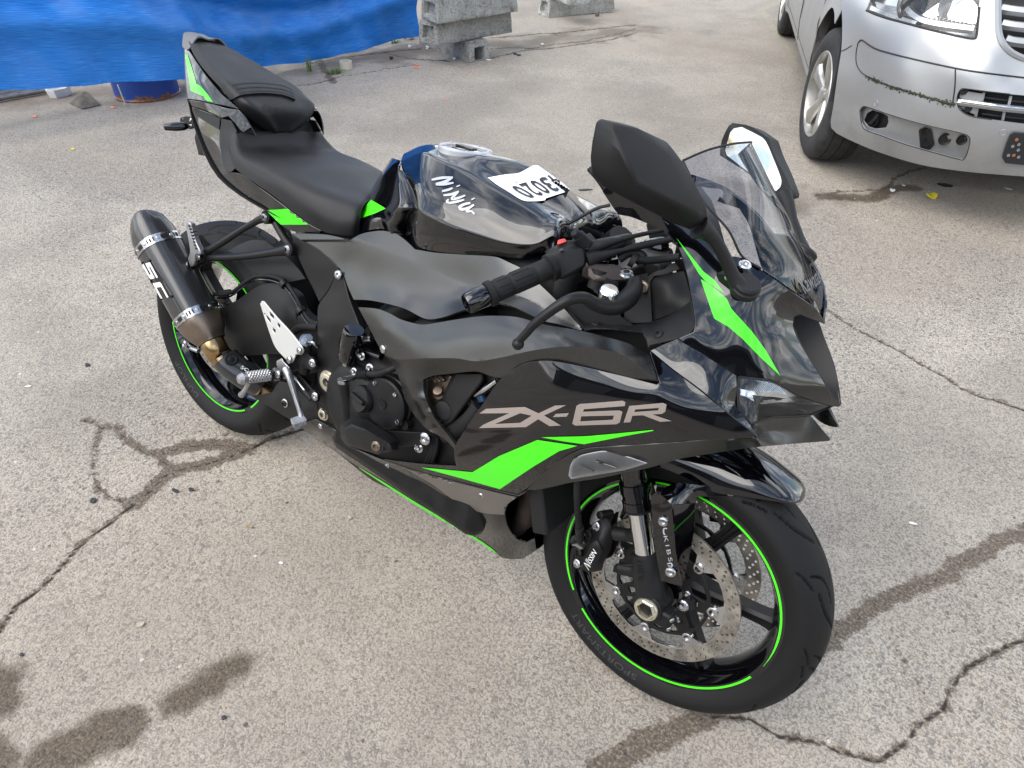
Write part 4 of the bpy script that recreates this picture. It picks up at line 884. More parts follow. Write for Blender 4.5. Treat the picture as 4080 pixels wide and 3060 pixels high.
# pivot bolts
for a, b, r_, z_ in ((1218, 1238, .022, 'zinc'), (1192, 1432, .013, 'zinc')):
    p = on(['pivot'], 'a', a, b) ; 
    if p is None: p = T('a', a, b, .17)
    lathe('pivot_nut', [(-.004, .0), (-.004, r_*1.22), (.001, r_*1.22), (.001, r_), (.007, r_*.96), (.008, r_*.8), (.008, r_*.46), (-.001, r_*.42), (-.001, 0)], p, V(0, -1, .05), z_, chas, seg=24)
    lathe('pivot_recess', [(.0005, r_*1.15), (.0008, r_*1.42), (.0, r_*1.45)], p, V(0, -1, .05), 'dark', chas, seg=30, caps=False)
for a, b in ((1280, 595),): bolt(T('a', a, b, .154), V(0, -1, .1), .0105, chas)
# main spars and headstock inside
for s in (-1, 1):
    tube('main_spar', [V(1.10, s*.05, .90), V(1.02, s*.085, .82), V(.85, s*.098, .74), V(.68, s*.105, .62), V(.58, s*.115, .46)], [.03, .034, .038, .036, .03], 'frame', chas, seg=12)
lathe('headstock', [(-.10, .0), (-.10, .034), (.10, .034), (.10, 0)], FAX+SD*.58+V(-.028, 0, -.01), SD, 'frame', chas, seg=28)
# ---------------- swing arm
sw = empty('swing_arm', (0, 0, 0), bike)
sa_ol = [(545, 812, .112), (600, 785, .118), (680, 742, .122), (740, 700, .124), (800, 662, .126), (880, 645, .126), (960, 668, .126), (1020, 722, .126), (1052, 800, .126), (1100, 850, .128), (1152, 868, .132), (1152, 1000, .134), (1090, 1040, .132), (1000, 1068, .130), (850, 1074, .126), (700, 1082, .120), (640, 1060, .116), (540, 1100, .106), (440, 1040, .100), (430, 930, .100), (500, 870, .106)]
panel('right_beam', 'a', sa_ol, [(800, 870, .142), (950, 860, .145), (650, 900, .130), (880, 740, .138), (900, 1000, .138)], 'frame', sw, key='swing', th=.030, bevel=.006)
tube('cross_tube', [V(.42, -.12, .42), V(.42, .12, .42)], .035, 'frame', sw)
tube('weld', [T('a', 1040, 790, .1285), T('a', 1028, 850, .132), T('a', 1035, 905, .134)], .004, 'frame', sw)
# chain and chain guard on the left
plate('chain_guard', [(-.05, -.02), (.42, -.02), (.46, .02), (.30, .045), (.02, .035)], [], V(.06, .118, .43), V(1, 0, -.05), V(0, 0, 1), .004, 'plastic', sw)
# hugger over the rear tyre
hg = []
for a_ in np.radians([118, 100, 82, 64, 46, 30, 16]):
    r_ = .338; ed_ = .30 if a_ > R(70) else .285
    hg.append([RAX+V(ed_*math.cos(a_), -.098, ed_*math.sin(a_)), RAX+V((r_-.015)*math.cos(a_), -.092, (r_-.015)*math.sin(a_)), RAX+V(r_*math.cos(a_), -.060, r_*math.sin(a_)), RAX+V((r_+.003)*math.cos(a_), 0, (r_+.003)*math.sin(a_))])
hg = [q for q in hg if math.atan2(q[3][2]-RAX[2], q[3][0]) < R(70)]
grid_panel('hugger', [half_to_full(r_) for r_ in hg], 'plastic', sw, n=(5, 6), th=.003, towards=V(.5, -1, 2))
panel('hugger_side', 'a', [(610, 455, .092), (650, 470, .098), (700, 520, .106), (760, 580, .112), (850, 605, .116), (960, 640, .116), (1080, 620, .112), (1040, 560, .106), (960, 480, .096), (840, 390, .084), (760, 385, .076), (690, 410, .078)], [(780, 470, .098), (880, 540, .110)], 'plastic', sw, th=.003)
# rear caliper, bracket, sensor wiring
box('rear_caliper', RAX+V(.075, -.088, .095), (V(.8, 0, .6), V(0, 1, 0), V(-.6, 0, .8)), (.085, .045, .05), 'cast', sw, bevel=.008)
bolt(T('a', 610, 745, .115), V(-.2, -1, .3), .008, sw, m='frame')
hose = [T('a', 500, 700, .10), T('a', 560, 715, .112), T('a', 640, 700, .118), T('a', 720, 640, .124), T('a', 790, 605, .128), T('a', 880, 605, .132), T('a', 960, 640, .136), T('a', 1020, 720, .140), T('a', 1060, 800, .142), T('a', 1110, 870, .145), T('a', 1160, 890, .150)]
tube('brake_hose', hose, .0048, 'rubber', sw, seg=10)
tube('sensor_cable', [p+V(.004, -.006, -.008) for p in hose], .0026, 'gloss', sw, seg=8)
for i in (6, 8): 
    d_ = unit(hose[i+1]-hose[i]); lathe('hose_clip', [(-.006, .0), (-.006, .011), (.006, .011), (.006, 0)], hose[i]+V(0, -.003, -.004), d_, 'plastic', sw, seg=14)
tube('lower_hose', [T('a', 1000, 945, .142), T('a', 1035, 915, .146), T('a', 1090, 905, .150), T('a', 1160, 910, .154)], .008, 'rubber', sw)
hull('rear_bracket', [T('a', x_, y_, Y_) for x_, y_, Y_ in ((560, 690, .09), (640, 680, .09), (600, 780, .09), (550, 760, .09), (560, 690, .115), (630, 690, .118), (600, 770, .118))], 'cast', sw, bevel=.004)
# ---------------- exhaust
ex = empty('exhaust', (0, 0, 0), bike)
e1 = T('a', 108, 250, .190); e0 = T('a', 512, 985, .173); ad = unit(e0-e1); L = np.linalg.norm(e0-e1)
ux, uy, uz = frame_of(ad)
def oval(t, k=1.): return e1+ad*t, k
def sil(name, prof, m, parent, seg=56, slant=None, closed=False):
    x, y, z = ux, uy, uz; vs, uv = [], []
    for t_, r_ in prof:
        for k in range(seg):
            a = 2*math.pi*k/seg; c_, s_ = math.cos(a), math.sin(a)
            q = (abs(c_)**2.6+abs(s_)**2.6)**(-1/2.6)      # softly squared section
            off = x*c_*r_*q+y*s_*r_*q*1.06
            tt = t_ if not slant else t_+slant(off, t_)
            vs.append(e1+z*tt+off); uv.append((a*.058, t_))
    f = list(grid_faces(len(prof), seg, wrap_c=True, wrap_r=closed))
    v = np.array(vs); n_ = vnormals(v, f)
    if ((v-v.mean(0))*n_).sum() < 0: f = [q[::-1] for q in f]
    return link(name, vs, f, m, parent, uvs=uv, angle=45)
rr = .0535
# shorter at the underside: the mouth is cut at a slant
fwd_ = unit(V(1, -.2, -.4)-ad*(V(1, -.2, -.4)@ad))
def cut_(off, t_): return -max(0, (.08-t_)/.05)*(off@fwd_)*.62 if t_ < .08 else 0
sil('end_cap', [(.082, rr*.70), (.06, rr*.62), (.030, rr*.76), (.029, rr*.80), (.032, rr*.84), (.056, rr*.97), (.082, rr*1.0)], 'carbon', ex, slant=cut_)
sil('outer_sleeve', [(.083, rr*.998), (L-.075, rr*1.0)], 'carbon', ex)
sil('front_band', [(L-.082, rr), (L-.082, rr*1.035), (L-.060, rr*1.035), (L-.060, rr*.99)], 'steel', ex)
sil('rear_band', [(.072, rr*.99), (.072, rr*1.035), (.094, rr*1.035), (.094, rr*.99)], 'steel', ex)
for t_ in (.083, L-.071):
    for k in range(10):
        a = 2*math.pi*k/10+.2; c_, s_ = math.cos(a), math.sin(a); q = (abs(c_)**2.6+abs(s_)**2.6)**(-1/2.6); n_ = ux*c_+uy*s_
        bolt(e1+ad*t_+(ux*c_+uy*s_*1.06)*rr*q*1.036, n_, .0042, ex, name='rivet')
        a2 = a+math.pi/10; c2, s2 = math.cos(a2), math.sin(a2); q2 = (abs(c2)**2.6+abs(s2)**2.6)**(-1/2.6)
        # dark slots punched in the band
        pts_ = []
        for dt in (-.0055, .0055):
            for da in (-.17, 0, .17):
                c3, s3 = math.cos(a2+da), math.sin(a2+da); q3 = (abs(c3)**2.6+abs(s3)**2.6)**(-1/2.6); pts_.append(e1+ad*(t_+dt)+(ux*c3+uy*s3*1.06)*rr*q3*1.038)
        link('slot', pts_, grid_faces(2, 3), 'dark', ex)
sil('cone', [(L-.062, rr*1.0), (L-.052, rr*1.0), (L-.020, rr*.84), (L-.002, rr*.66), (L+.006, rr*.62)], 'titanium', ex)
# decal plate for the maker's letters
BV['sleeve'] = None
sv = []
for t_ in np.linspace(.083, L-.083, 12):
    for k in range(56):
        a = 2*math.pi*k/56; c_, s_ = math.cos(a), math.sin(a); q = (abs(c_)**2.6+abs(s_)**2.6)**(-1/2.6); sv.append(e1+ad*t_+(ux*c_+uy*s_*1.06)*rr*q)
BV['sleeve'] = (np.array(sv), grid_faces(12, 56, wrap_c=True))
decal('badge', [[(92, 520), (150, 515), (285, 715), (282, 735), (215, 735), (150, 640)]], ['sleeve'], 'gloss', ex, fr='a', off=.0008, h=6)
def quad_poly(P4, pts): 
    Q = [np.array(p, float) for p in P4]; return [tuple(Q[0]*(1-a)*(1-b)+Q[1]*a*(1-b)+Q[2]*a*b+Q[3]*(1-a)*b) for a, b in pts]
sc_q = [(112, 528), (262, 735), (222, 738), (100, 545)]     # start, end of the word along the sleeve; lower edge
S_ = [(0, 0), (.42, 0), (.44, .08), (.44, .22), (.12, .22), (.12, .38), (.40, .38), (.44, .46), (.44, .92), (.40, 1), (.02, 1), (0, .92), (0, .78), (.32, .78), (.32, .60), (.04, .60), (0, .54)]
C_ = [(.56, .08), (.60, 0), (1, 0), (1, .22), (.69, .22), (.69, .78), (1, .78), (1, 1), (.60, 1), (.56, .92)]
q4 = [(150, 522), (205, 735), (262, 725), (172, 520)]
q4 = [(100, 530), (215, 738), (262, 730), (150, 520)]
decal('maker_letters', [quad_poly(q4, [(a, 1-b) for a, b in S_]), quad_poly(q4, C_)], ['sleeve'], 'white', ex, fr='a', off=.0016, h=4)
for a, b in ((105, 525), (147, 510), (280, 725), (215, 738)):
    p = on(['sleeve'], 'a', a, b, .001)
    if p is not None: bolt(p, wall_normal(['sleeve'], 'a', a, b), .004, ex, m='frame', name='rivet')
# link pipe with heat colours, then its carbon guard
pp = [e1+ad*(L-.004), e1+ad*(L+.024), T('a', 565, 1075, .163), T('a', 650, 1160, .150), T('a', 760, 1240, .125), T('a', 850, 1275, .09), T('a', 900, 1300, .05)]
tube('link_pipe', pp, [.031, .031, .0305, .030, .029, .027, .0265], 'heatpipe', ex, seg=28, n=8)
gp = [T('a', 600, 1100, .160), T('a', 650, 1150, .152), T('a', 740, 1212, .132), T('a', 800, 1250, .112)]
gpc = cat_rom(gp, 6); vs, uv, Lg = [], [], 0
for i, p in enumerate(gpc):
    d_ = unit(gpc[min(i+1, len(gpc)-1)]-gpc[max(i-1, 0)]); ref = unit(CAMB-p); ref = unit(ref-d_*(ref@d_)); s2 = np.cross(d_, ref)
    if i: Lg += np.linalg.norm(gpc[i]-gpc[i-1])
    for k in range(15):
        a = R(-105)+R(210)*k/14; flat = 1.10 if abs(a) > R(30) else 1.06/max(.9, math.cos(a*.6)); vs.append(p+.0335*flat*(math.cos(a)*ref+math.sin(a)*s2)); uv.append((a*.03, Lg))
BV['guard'] = (np.array(vs), grid_faces(len(gpc), 15)); v_, f_ = shell(np.array(vs), grid_faces(len(gpc), 15), .002, CAMB)
link('pipe_guard', v_, f_, 'carbon', ex, uvs=np.concatenate([np.array(uv), np.array(uv)]))
decal('guard_strip', [[(575, 1062), (612, 1050), (800, 1200), (770, 1215), (600, 1120)]], ['guard'], 'plastic', ex, fr='a', h=6)
decal('badge', [[(662, 1138), (690, 1128), (768, 1172), (745, 1190), (668, 1150)]], ['guard'], 'gloss', ex, fr='a', off=.002, h=5)
text_decal('maker_letters', 'SC', [(690, 1158), (735, 1182), (742, 1166), (700, 1142)], ['guard'], 'white', ex, fr='a', off=.0028)
p_ = on(['guard'], 'a', 633, 1105, .001)
if p_ is not None:
    lathe('grommet', [(0, .0), (0, .0165), (.003, .0165), (.0045, .014), (.003, .0125), (.003, 0)], p_, wall_normal(['guard'], 'a', 633, 1105), 'rubber', ex, seg=24); bolt(p_+wall_normal(['guard'], 'a', 633, 1105)*.003, wall_normal(['guard'], 'a', 633, 1105), .0065, ex, m='frame')
tube('pipe_clamp', [T('a', 360, 1000, .17), T('a', 385, 1030, .172), T('a', 440, 1055, .172)], .006, 'steel', ex)
bolt(T('a', 365, 1020, .178), V(-.5, -1, 0), .010, ex, hexagon=True)
# headers down in front of the engine and under it
for k, yy_ in enumerate((-.105, -.038, .038, .105)):
    tube('header', [V(.98, yy_*.8, .52), V(1.06, yy_*.9, .46), V(1.085, yy_*.8, .36), V(1.05, yy_*.6, .24), V(.92, yy_*.5, .18), V(.75, yy_*.4, .175)], .021, 'rust', ex, seg=16)
tube('collector', [V(.78, 0, .175), V(.62, -.02, .185), V(.50, -.05, .22), T('a', 900, 1300, .05)], [.05, .06, .05, .03], 'rust', ex, seg=20)
# ---------------- pillion foot rest bracket (right, and its twin)
for s in (1, -1):
    pr = empty('pillion_rest', (0, 0, 0), bike); MIR = (lambda o: o) 
    objs = []
    eye = T('a', 430, 485, .150); b1 = T('a', 852, 250, .128); b2 = T('a', 988, 443, .134)
    objs.append(tube('bracket_arm', [eye, T('a', 560, 415, .146), T('a', 700, 325, .138), T('a', 800, 268, .132), b1], [.012, .0085, .0075, .0085, .013], 'frame', pr, seg=12))
    objs.append(tube('bracket_arm', [eye, T('a', 520, 492, .146), T('a', 700, 485, .141), T('a', 880, 462, .137), b2], [.014, .0095, .0085, .0095, .014], 'frame', pr, seg=12))
    for p in (b1, b2):
        objs.append(lathe('boss', [(-.014, .0), (-.014, .0155), (.006, .0155), (.008, .0135), (.008, 0)], p, V(0, -1, .1), 'frame', pr, seg=24)); objs.append(bolt(p+V(0, -.007, .001), V(0, -1, .1), .0105, pr))
    objs.append(hull('foot_lug', [T('a', a, b, Y) for a, b, Y in ((385, 470, .165), (470, 440, .165), (500, 480, .15), (470, 530, .155), (395, 560, .165), (370, 520, .165), (385, 470, .140), (470, 440, .135), (490, 500, .135), (395, 555, .14))], 'frame', pr, bevel=.005))
    fo = [(372, 275), (392, 290), (398, 330), (420, 395), (445, 450), (450, 475), (425, 480), (405, 545), (388, 548), (372, 500), (385, 455), (378, 400), (362, 300)]
    o_ = panel('foot_peg', 'a', [(*p, .172) for p in fo], [], 'alu', pr, th=.014, mirror=False, h=14, bevel=.003); objs.append(o_)
    for k in range(8):
        q = k/7; a_, b_ = 392+42*q, 300+135*q; objs.append(box('tooth', T('a', a_+6, b_, .166), (V(1, 0, 0), V(0, 1, 0), V(0, 0, 1)), (.007, .016, .0045), 'frame', pr, bevel=.001))
    objs.append(lathe('peg_bolt', [(0, 0), (0, .011), (.006, .011), (.008, .008), (.008, 0)], T('a', 443, 492, .168), V(-.3, -1, .1), 'gloss', pr, seg=20)); objs.append(bolt(T('a', 443, 492, .177), V(-.3, -1, .1), .006, pr)); objs.append(bolt(T('a', 373, 535, .172), V(-.6, -1, 0), .008, pr))
    objs.append(panel('hook', 'a', [(440, 360, .13), (452, 355, .13), (500, 415, .13), (505, 440, .13), (445, 445, .13)], [], 'frame', pr, th=.004, mirror=False, holes=[[(452, 385), (485, 425), (455, 430)]], h=14))
    if s < 0:
        for o_ in objs:
            o_.data = o_.data.copy()
            if o_.matrix_local != Matrix.Identity(4): o_.data.transform(o_.matrix_local); o_.matrix_local = Matrix.Identity(4)
            o_.data.transform(Matrix.Scale(-1, 4, (0, 1, 0))); o_.data.flip_normals()
# ---------------- rider foot controls, right
fcx = empty('foot_controls', (0, 0, 0), bike)
ho = [(818, 752), (832, 756), (900, 840), (1000, 950), (1062, 1035), (1068, 1060), (1052, 1078), (1022, 1072), (1015, 1095), (1002, 1122), (985, 1126), (905, 1040), (870, 960), (822, 815), (808, 770)]
hh = [[(840, 832), (868, 862), (875, 890), (850, 860)], [(862, 812), (890, 840), (893, 866), (868, 842)], [(915, 882), (930, 898), (926, 920), (913, 902)], [(888, 912), (902, 930), (898, 950), (884, 930)]]
panel('heel_guard', 'a', [(*p, .184+(p[1]-750)*.00004) for p in ho], [], 'aluplate', fcx, th=.004, holes=hh, h=13, mirror=False, key='heel', bevel=.001)
for a, b in ((1046, 1052), (985, 1106)): bolt(T('a', a, b, .201), V(-.2, -1, .1), .009, fcx)
# bracket
def A_hull(name, L_, m='cast', bevel=.004, par=None): return hull(name, [T('a', *q) for q in L_], m, par or fcx, bevel=bevel)
A_hull('peg_bracket', [(1125, 1095, .186), (1150, 1125, .186), (1130, 1160, .184), (985, 1180, .182), (960, 1150, .182), (1010, 1100, .186), (1060, 1040, .186), (1125, 1095, .168), (1130, 1160, .168), (985, 1180, .168), (1010, 1100, .168), (1060, 1040, .168)])
A_hull('peg_bracket_lower', [(1010, 1200, .180), (1040, 1190, .180), (1150, 1310, .182), (1150, 1350, .182), (1120, 1345, .182), (1010, 1200, .166), (1040, 1190, .166), (1150, 1310, .168), (1120, 1345, .168)])
for a, b in ((1125, 1125), (1140, 1325)):
    lathe('boss', [(0, 0), (0, .0165), (.006, .0165), (.008, .014), (.008, 0)], T('a', a, b, .182), V(0, -1, .05), 'cast', fcx, seg=24); bolt(T('a', a, b, .191), V(0, -1, .05), .0105, fcx)
# master cylinder and its banjo
tube('rear_master_cylinder', [T('a', 1075, 1180, .172), T('a', 1090, 1080, .172), T('a', 1085, 1000, .172)], .014, 'cast', fcx)
lathe('banjo', [(-.014, .0), (-.014, .011), (.010, .011), (.010, .0085), (.020, .0085), (.020, 0)], T('a', 1090, 985, .176), T('a', 1120, 950, .19)-T('a', 1090, 985, .176), 'steel', fcx, seg=6)
lathe('banjo_ring', [(-.004, .015), (.004, .015), (.004, .008), (-.004, .008)], T('a', 1082, 992, .176), T('a', 1120, 950, .19)-T('a', 1090, 985, .176), 'steel', fcx, seg=20, closed=True)
tube('brake_pipe', [T('a', 1095, 990, .178), T('a', 1130, 1005, .178), T('a', 1150, 1030, .17)], .004, 'steel', fcx)
# foot peg with a field of points
p0 = T('a', 905, 1195, .196); p1 = T('a', 690, 1222, .285); pd = unit(p1-p0); PL = np.linalg.norm(p1-p0)
box('peg_root', p0+pd*.004, (pd, unit(np.cross(V(0, 0, 1), pd)), np.cross(pd, unit(np.cross(V(0, 0, 1), pd)))), (.034, .026, .024), 'cast', fcx, bevel=.004)
lathe('foot_peg', [(.012, .0), (.012, .0125), (.03, .0135), (PL-.012, .0125), (PL-.004, .0145), (PL+.004, .010), (PL+.006, 0)], p0, pd, 'alu', fcx, seg=20)
pk = []; pf = []
sx_, sy_, _ = frame_of(pd)
for i in range(15):
    for k in range(7):
        a = R(-20+36*k+(18 if i % 2 else 0)); n_ = math.cos(a)*sx_+math.sin(a)*sy_; t_ = np.cross(pd, n_); c_ = p0+pd*(.022+i*(PL-.04)/14)+n_*.0125; b_ = len(pk)
        pk += [c_+pd*.0035+t_*.004, c_-pd*.0035+t_*.004, c_-pd*.0035-t_*.004, c_+pd*.0035-t_*.004, c_+n_*.0045]; pf += [(b_+j, b_+(j+1) % 4, b_+4) for j in range(4)]
tag(link('peg_points', pk, pf, 'alu', fcx, smooth=False), kind='stuff')
lathe('peg_pivot', [(0, .0), (0, .016), (.01, .016), (.012, .013), (.012, 0)], T('a', 918, 1193, .200), V(-.25, -1, .2), 'gloss', fcx, seg=22); bolt(T('a', 918, 1193, .213), V(-.25, -1, .2), .0095, fcx)
tube('peg_feeler', [T('a', 742, 1240, .268), T('a', 722, 1280, .264), T('a', 698, 1318, .262)], [.0052, .0048, .0056], 'alu', fcx)
lathe('feeler_tip', [(0, 0), (0, .0075), (.008, .0075), (.010, .004), (.010, 0)], T('a', 702, 1310, .262), T('a', 690, 1325, .262)-T('a', 722, 1280, .264), 'alu', fcx, seg=16)
# brake pedal
A_hull('pedal_clamp', [(905, 1130, .198), (935, 1100, .198), (985, 1150, .20), (990, 1210, .20), (950, 1225, .20), (905, 1130, .184), (985, 1150, .184), (950, 1225, .184)], 'alu', .003)
tube('brake_pedal', [T('a', 965, 1160, .200), T('a', 990, 1220, .206), T('a', 1020, 1320, .208), T('a', 1050, 1420, .210), T('a', 1060, 1465, .212)], [.010, .0085, .0065, .006, .007], 'alu', fcx)
tube('pedal_rib', [T('a', 980, 1190, .211), T('a', 1015, 1310, .214), T('a', 1045, 1400, .216)], .0025, 'alu', fcx)
q0 = T('a', 1000, 1492, .236); q1 = T('a', 1085, 1462, .206); qd = unit(q1-q0); ql = np.linalg.norm(q1-q0)
qs = unit(np.cross(V(0, 0, 1), qd)); qu = np.cross(qd, qs)
box('pedal_pad', (q0+q1)/2, (qd, qs, qu), (ql, .022, .014), 'alu', fcx, bevel=.003)
pk, pf = [], []
cv = unit(CAMB-q0); 
for i in range(8):
    for k in range(5):
        for nn, tt in ((qu, qs), (-qs if (-qs)@cv > 0 else qs, qu)):
            w2 = .011 if nn is qu else .007
            wd = .011 if tt is qs else .007
            c_ = q0+qd*(.004+i*(ql-.008)/7)+tt*(-wd+.0022+k*(2*wd-.0044)/4)+nn*(.007 if nn is qu else .011); b_ = len(pk)
            pk += [c_+qd*.003+tt*.002, c_-qd*.003+tt*.002, c_-qd*.003-tt*.002, c_+qd*.003-tt*.002, c_+nn*.0032]; pf += [(b_+j, b_+(j+1) % 4, b_+4) for j in range(4)]
tag(link('pad_points', pk, pf, 'alu', fcx, smooth=False), kind='stuff')
tube('return_spring', [T('a', 1010, 1205, .188), T('a', 1060, 1270, .188), T('a', 1110, 1330, .186)], .004, 'steel', fcx)
tube('switch_rod', [T('a', 1020, 1225, .186), T('a', 1070, 1290, .186), T('a', 1085, 1305, .186), T('a', 1120, 1340, .184)], .0085, 'plastic', fcx)
A_hull('pushrod_fork', [(905, 1115, .185), (940, 1095, .185), (960, 1130, .188), (925, 1150, .188), (905, 1115, .175), (940, 1095, .175), (960, 1130, .175)], 'zinc', .002)
# lower guard under the swing arm pivot
lg = [(745, 1320, .118), (800, 1318, .128), (880, 1300, .140), (905, 1258, .145), (925, 1235, .146), (1000, 1250, .152), (1080, 1330, .158), (1150, 1365, .162), (1160, 1455, .160), (1120, 1465, .156), (1060, 1508, .148), (1000, 1475, .142), (900, 1412, .132), (800, 1352, .122)]
panel('lower_guard', 'a', lg, [(980, 1360, .158), (900, 1330, .150), (1080, 1420, .164)], 'plastic', chas, key='lguard', th=.003)
p = on(['lguard'], 'a', 962, 1366, .001)
if p is not None: lathe('guard_grommet', [(0, 0), (0, .0115), (.002, .0115), (.003, .009), (.003, 0)], p, V(0, -1, .1), 'steel', chas, seg=20); bolt(p+V(0, -.003, 0), V(0, -1, .1), .008, chas, m='frame')
# side stand on the left, holding the machine up
sb = V(.60, .15, .26); gz = lambda y_: math.tan(LEAN)*y_      # ground height in the leaning frame
ss = empty('side_stand', (0, 0, 0), bike)
ft = V(.68, .300, gz(.300)+.010)
tube('leg', [sb, (sb+ft)/2+V(.01, .01, 0), ft], [.014, .0125, .012], 'frame', ss)
hull('foot', [ft+V(-.045, -.02, -.006), ft+V(.045, -.02, -.006), ft+V(.045, .025, -.006+.010), ft+V(-.045, .025, -.006+.010), ft+V(-.03, -.012, .006), ft+V(.03, -.012, .006), ft+V(.02, .02, .012)], 'frame', ss, bevel=.002)
# ------------------------------------------------------------------ engine and what shows beside it
eng = empty('engine', (0, 0, 0), bike)
box('crankcase', V(.80, 0, .40), (V(1, 0, -.05), V(0, 1, 0), V(.05, 0, 1)), (.46, .34, .30), 'cast', eng, bevel=.03)
box('cylinder_block', V(.93, 0, .60), (V(1, 0, .5), V(0, 1, 0), V(-.5, 0, 1)), (.19, .36, .26), 'cast', eng, bevel=.02)
box('gearbox', V(.62, 0, .42), (V(1, 0, 0), V(0, 1, 0), V(0, 0, 1)), (.16, .26, .22), 'cast', eng, bevel=.03)
box('air_box', V(.92, 0, .79), (V(1, 0, 0), V(0, 1, 0), V(0, 0, 1)), (.36, .25, .16), 'dark', eng, bevel=.03)
box('subframe_tray', V(.33, 0, .78), (V(1, 0, -.15), V(0, 1, 0), V(.15, 0, 1)), (.46, .20, .10), 'dark', eng, bevel=.02)
# radiator ahead of the engine
rd = box('radiator', V(1.12, 0, .50), (V(1, 0, .35), V(0, 1, 0), V(-.35, 0, 1)), (.035, .34, .30), 'dark', eng, bevel=.004)
J_ = lambda a, b, Y: T('j', a, b, Y)
# clutch cover (round, behind) and the bolted starter cover in front
cc_ = J_(1180, 680, .165); 
lathe('clutch_cover', [(0, .0), (0, .098), (.010, .098), (.020, .092), (.028, .078), (.030, 0)], cc_, V(-.05, -1, .02), 'cast', eng, seg=48)
sc_ = J_(1405, 680, .195); sn = V(.02, -1, .06)
sc_o = lathe('ignition_cover', [(-.03, .0), (-.03, .060), (-.012, .060), (-.010, .0565), (.004, .0565), (.007, .053), (.007, .012), (.0065, .0115), (.0065, .0095), (.009, .009), (.009, 0)], sc_, sn, 'cast', eng, seg=48)
for a, b in ((1330, 497), (1505, 598), (1262, 628), (1277, 757), (1357, 828), (1527, 838)):
    p = J_(a, b, .196); lathe('boss', [(-.03, 0), (-.03, .0095), (-.001, .0095), (.0, .0085), (0, 0)], p, sn, 'cast', eng, seg=16); bolt(p, sn, .0088, eng, hexagon=True)
lathe('plug_boss', [(-.03, 0), (-.03, .0175), (.000, .0175), (.002, .015), (.002, 0)], J_(1298, 563, .198), sn, 'cast', eng, seg=24)
for a, b, r_ in ((1270, 685, .009), (1570, 872, .011)): lathe('plug_boss', [(-.03, 0), (-.03, r_), (.0, r_), (.0, 0)], J_(a, b, .190), sn, 'cast', eng, seg=18)
# oil filler cap with its bar
of = J_(1205, 640, .205); on_ = unit(V(-.25, -1, .25))
lathe('oil_cap', [(-.05, 0), (-.05, .026), (-.022, .0275), (-.018, .030), (.006, .030), (.009, .028), (.009, 0)], of, on_, 'frame', eng, seg=30)
box('cap_bar', of+on_*.012, (unit(np.cross(on_, V(0, 0, 1))), on_, V(0, 0, 1)), (.050, .010, .010), 'frame', eng, bevel=.002)
# clutch lift tube with cable and boot
tube('lift_tube', [J_(1100, 800, .180), J_(1075, 640, .186), J_(1045, 490, .190)], [.020, .0165, .0155], 'cast', eng, seg=20)
lathe('lift_cap', [(0, 0), (0, .0155), (.006, .0155), (.007, .012), (.007, 0)], J_(1045, 488, .190), J_(1040, 440, .192)-J_(1045, 488, .190), 'steel', eng, seg=22)
hull('lift_arm', [J_(*q) for q in ((1018, 465, .200), (1040, 440, .200), (1150, 425, .200), (1160, 440, .200), (1090, 475, .200), (1030, 485, .200), (1018, 465, .185), (1150, 425, .188), (1090, 475, .185))], 'gloss', eng, bevel=.002)
bolt(J_(1130, 398, .198), V(0, -1, .3), .008, eng, hexagon=True)
tube('cable_boot', [J_(1170, 425, .196), J_(1210, 420, .196), J_(1265, 418, .196)], [.0085, .0085, .0072], 'rubber', eng)
for k in range(7): lathe('boot_ring', [(-.0012, .0), (-.0012, .0105), (.0012, .0105), (.0012, 0)], J_(1175+k*13, 424-k*.6, .196), J_(1265, 418, .196)-J_(1170, 425, .196), 'rubber', eng, seg=14)
tube('clutch_cable', [J_(1265, 418, .196), J_(1340, 420, .196), J_(1420, 395, .20), J_(1500, 360, .19)], .0075, 'rubber', eng)
bolt(J_(1270, 368, .190), V(.1, -1, .2), .0095, eng, hexagon=True); bolt(J_(1198, 260, .180), V(0, -1, .2), .0095, eng, hexagon=True)
# bottle-shaped reservoir
r0, r1 = J_(1075, 270, .186), J_(1112, 110, .190); rdn = unit(r1-r0)
lathe('reservoir', [(-.016, .0), (-.016, .009), (-.006, .010), (-.004, .0205), (.0, .0225), (.052, .0225), (.056, .0215), (.057, .0235), (.073, .0235), (.077, .021), (.077, 0)], r0, rdn, 'gloss', eng, seg=32)
lathe('reservoir_foot', [(-.022, 0), (-.022, .0085), (-.014, .0085), (-.014, 0)], r0, rdn, 'steel', eng, seg=16)
tube('reservoir_hose', [J_(1200, 160, .17), J_(1280, 230, .175), J_(1370, 270, .18)], .007, 'gloss', eng)
lathe('reservoir_mount', [(-.01, 0), (-.01, .022), (.004, .022), (.006, .018), (.006, 0)], J_(1190, 70, .168), V(.05, -.5, 1), 'plastic', eng, seg=26)
tube('mount_bolt', [J_(1220, 115, .178), J_(1285, 108, .180)], .0065, 'steel', eng)
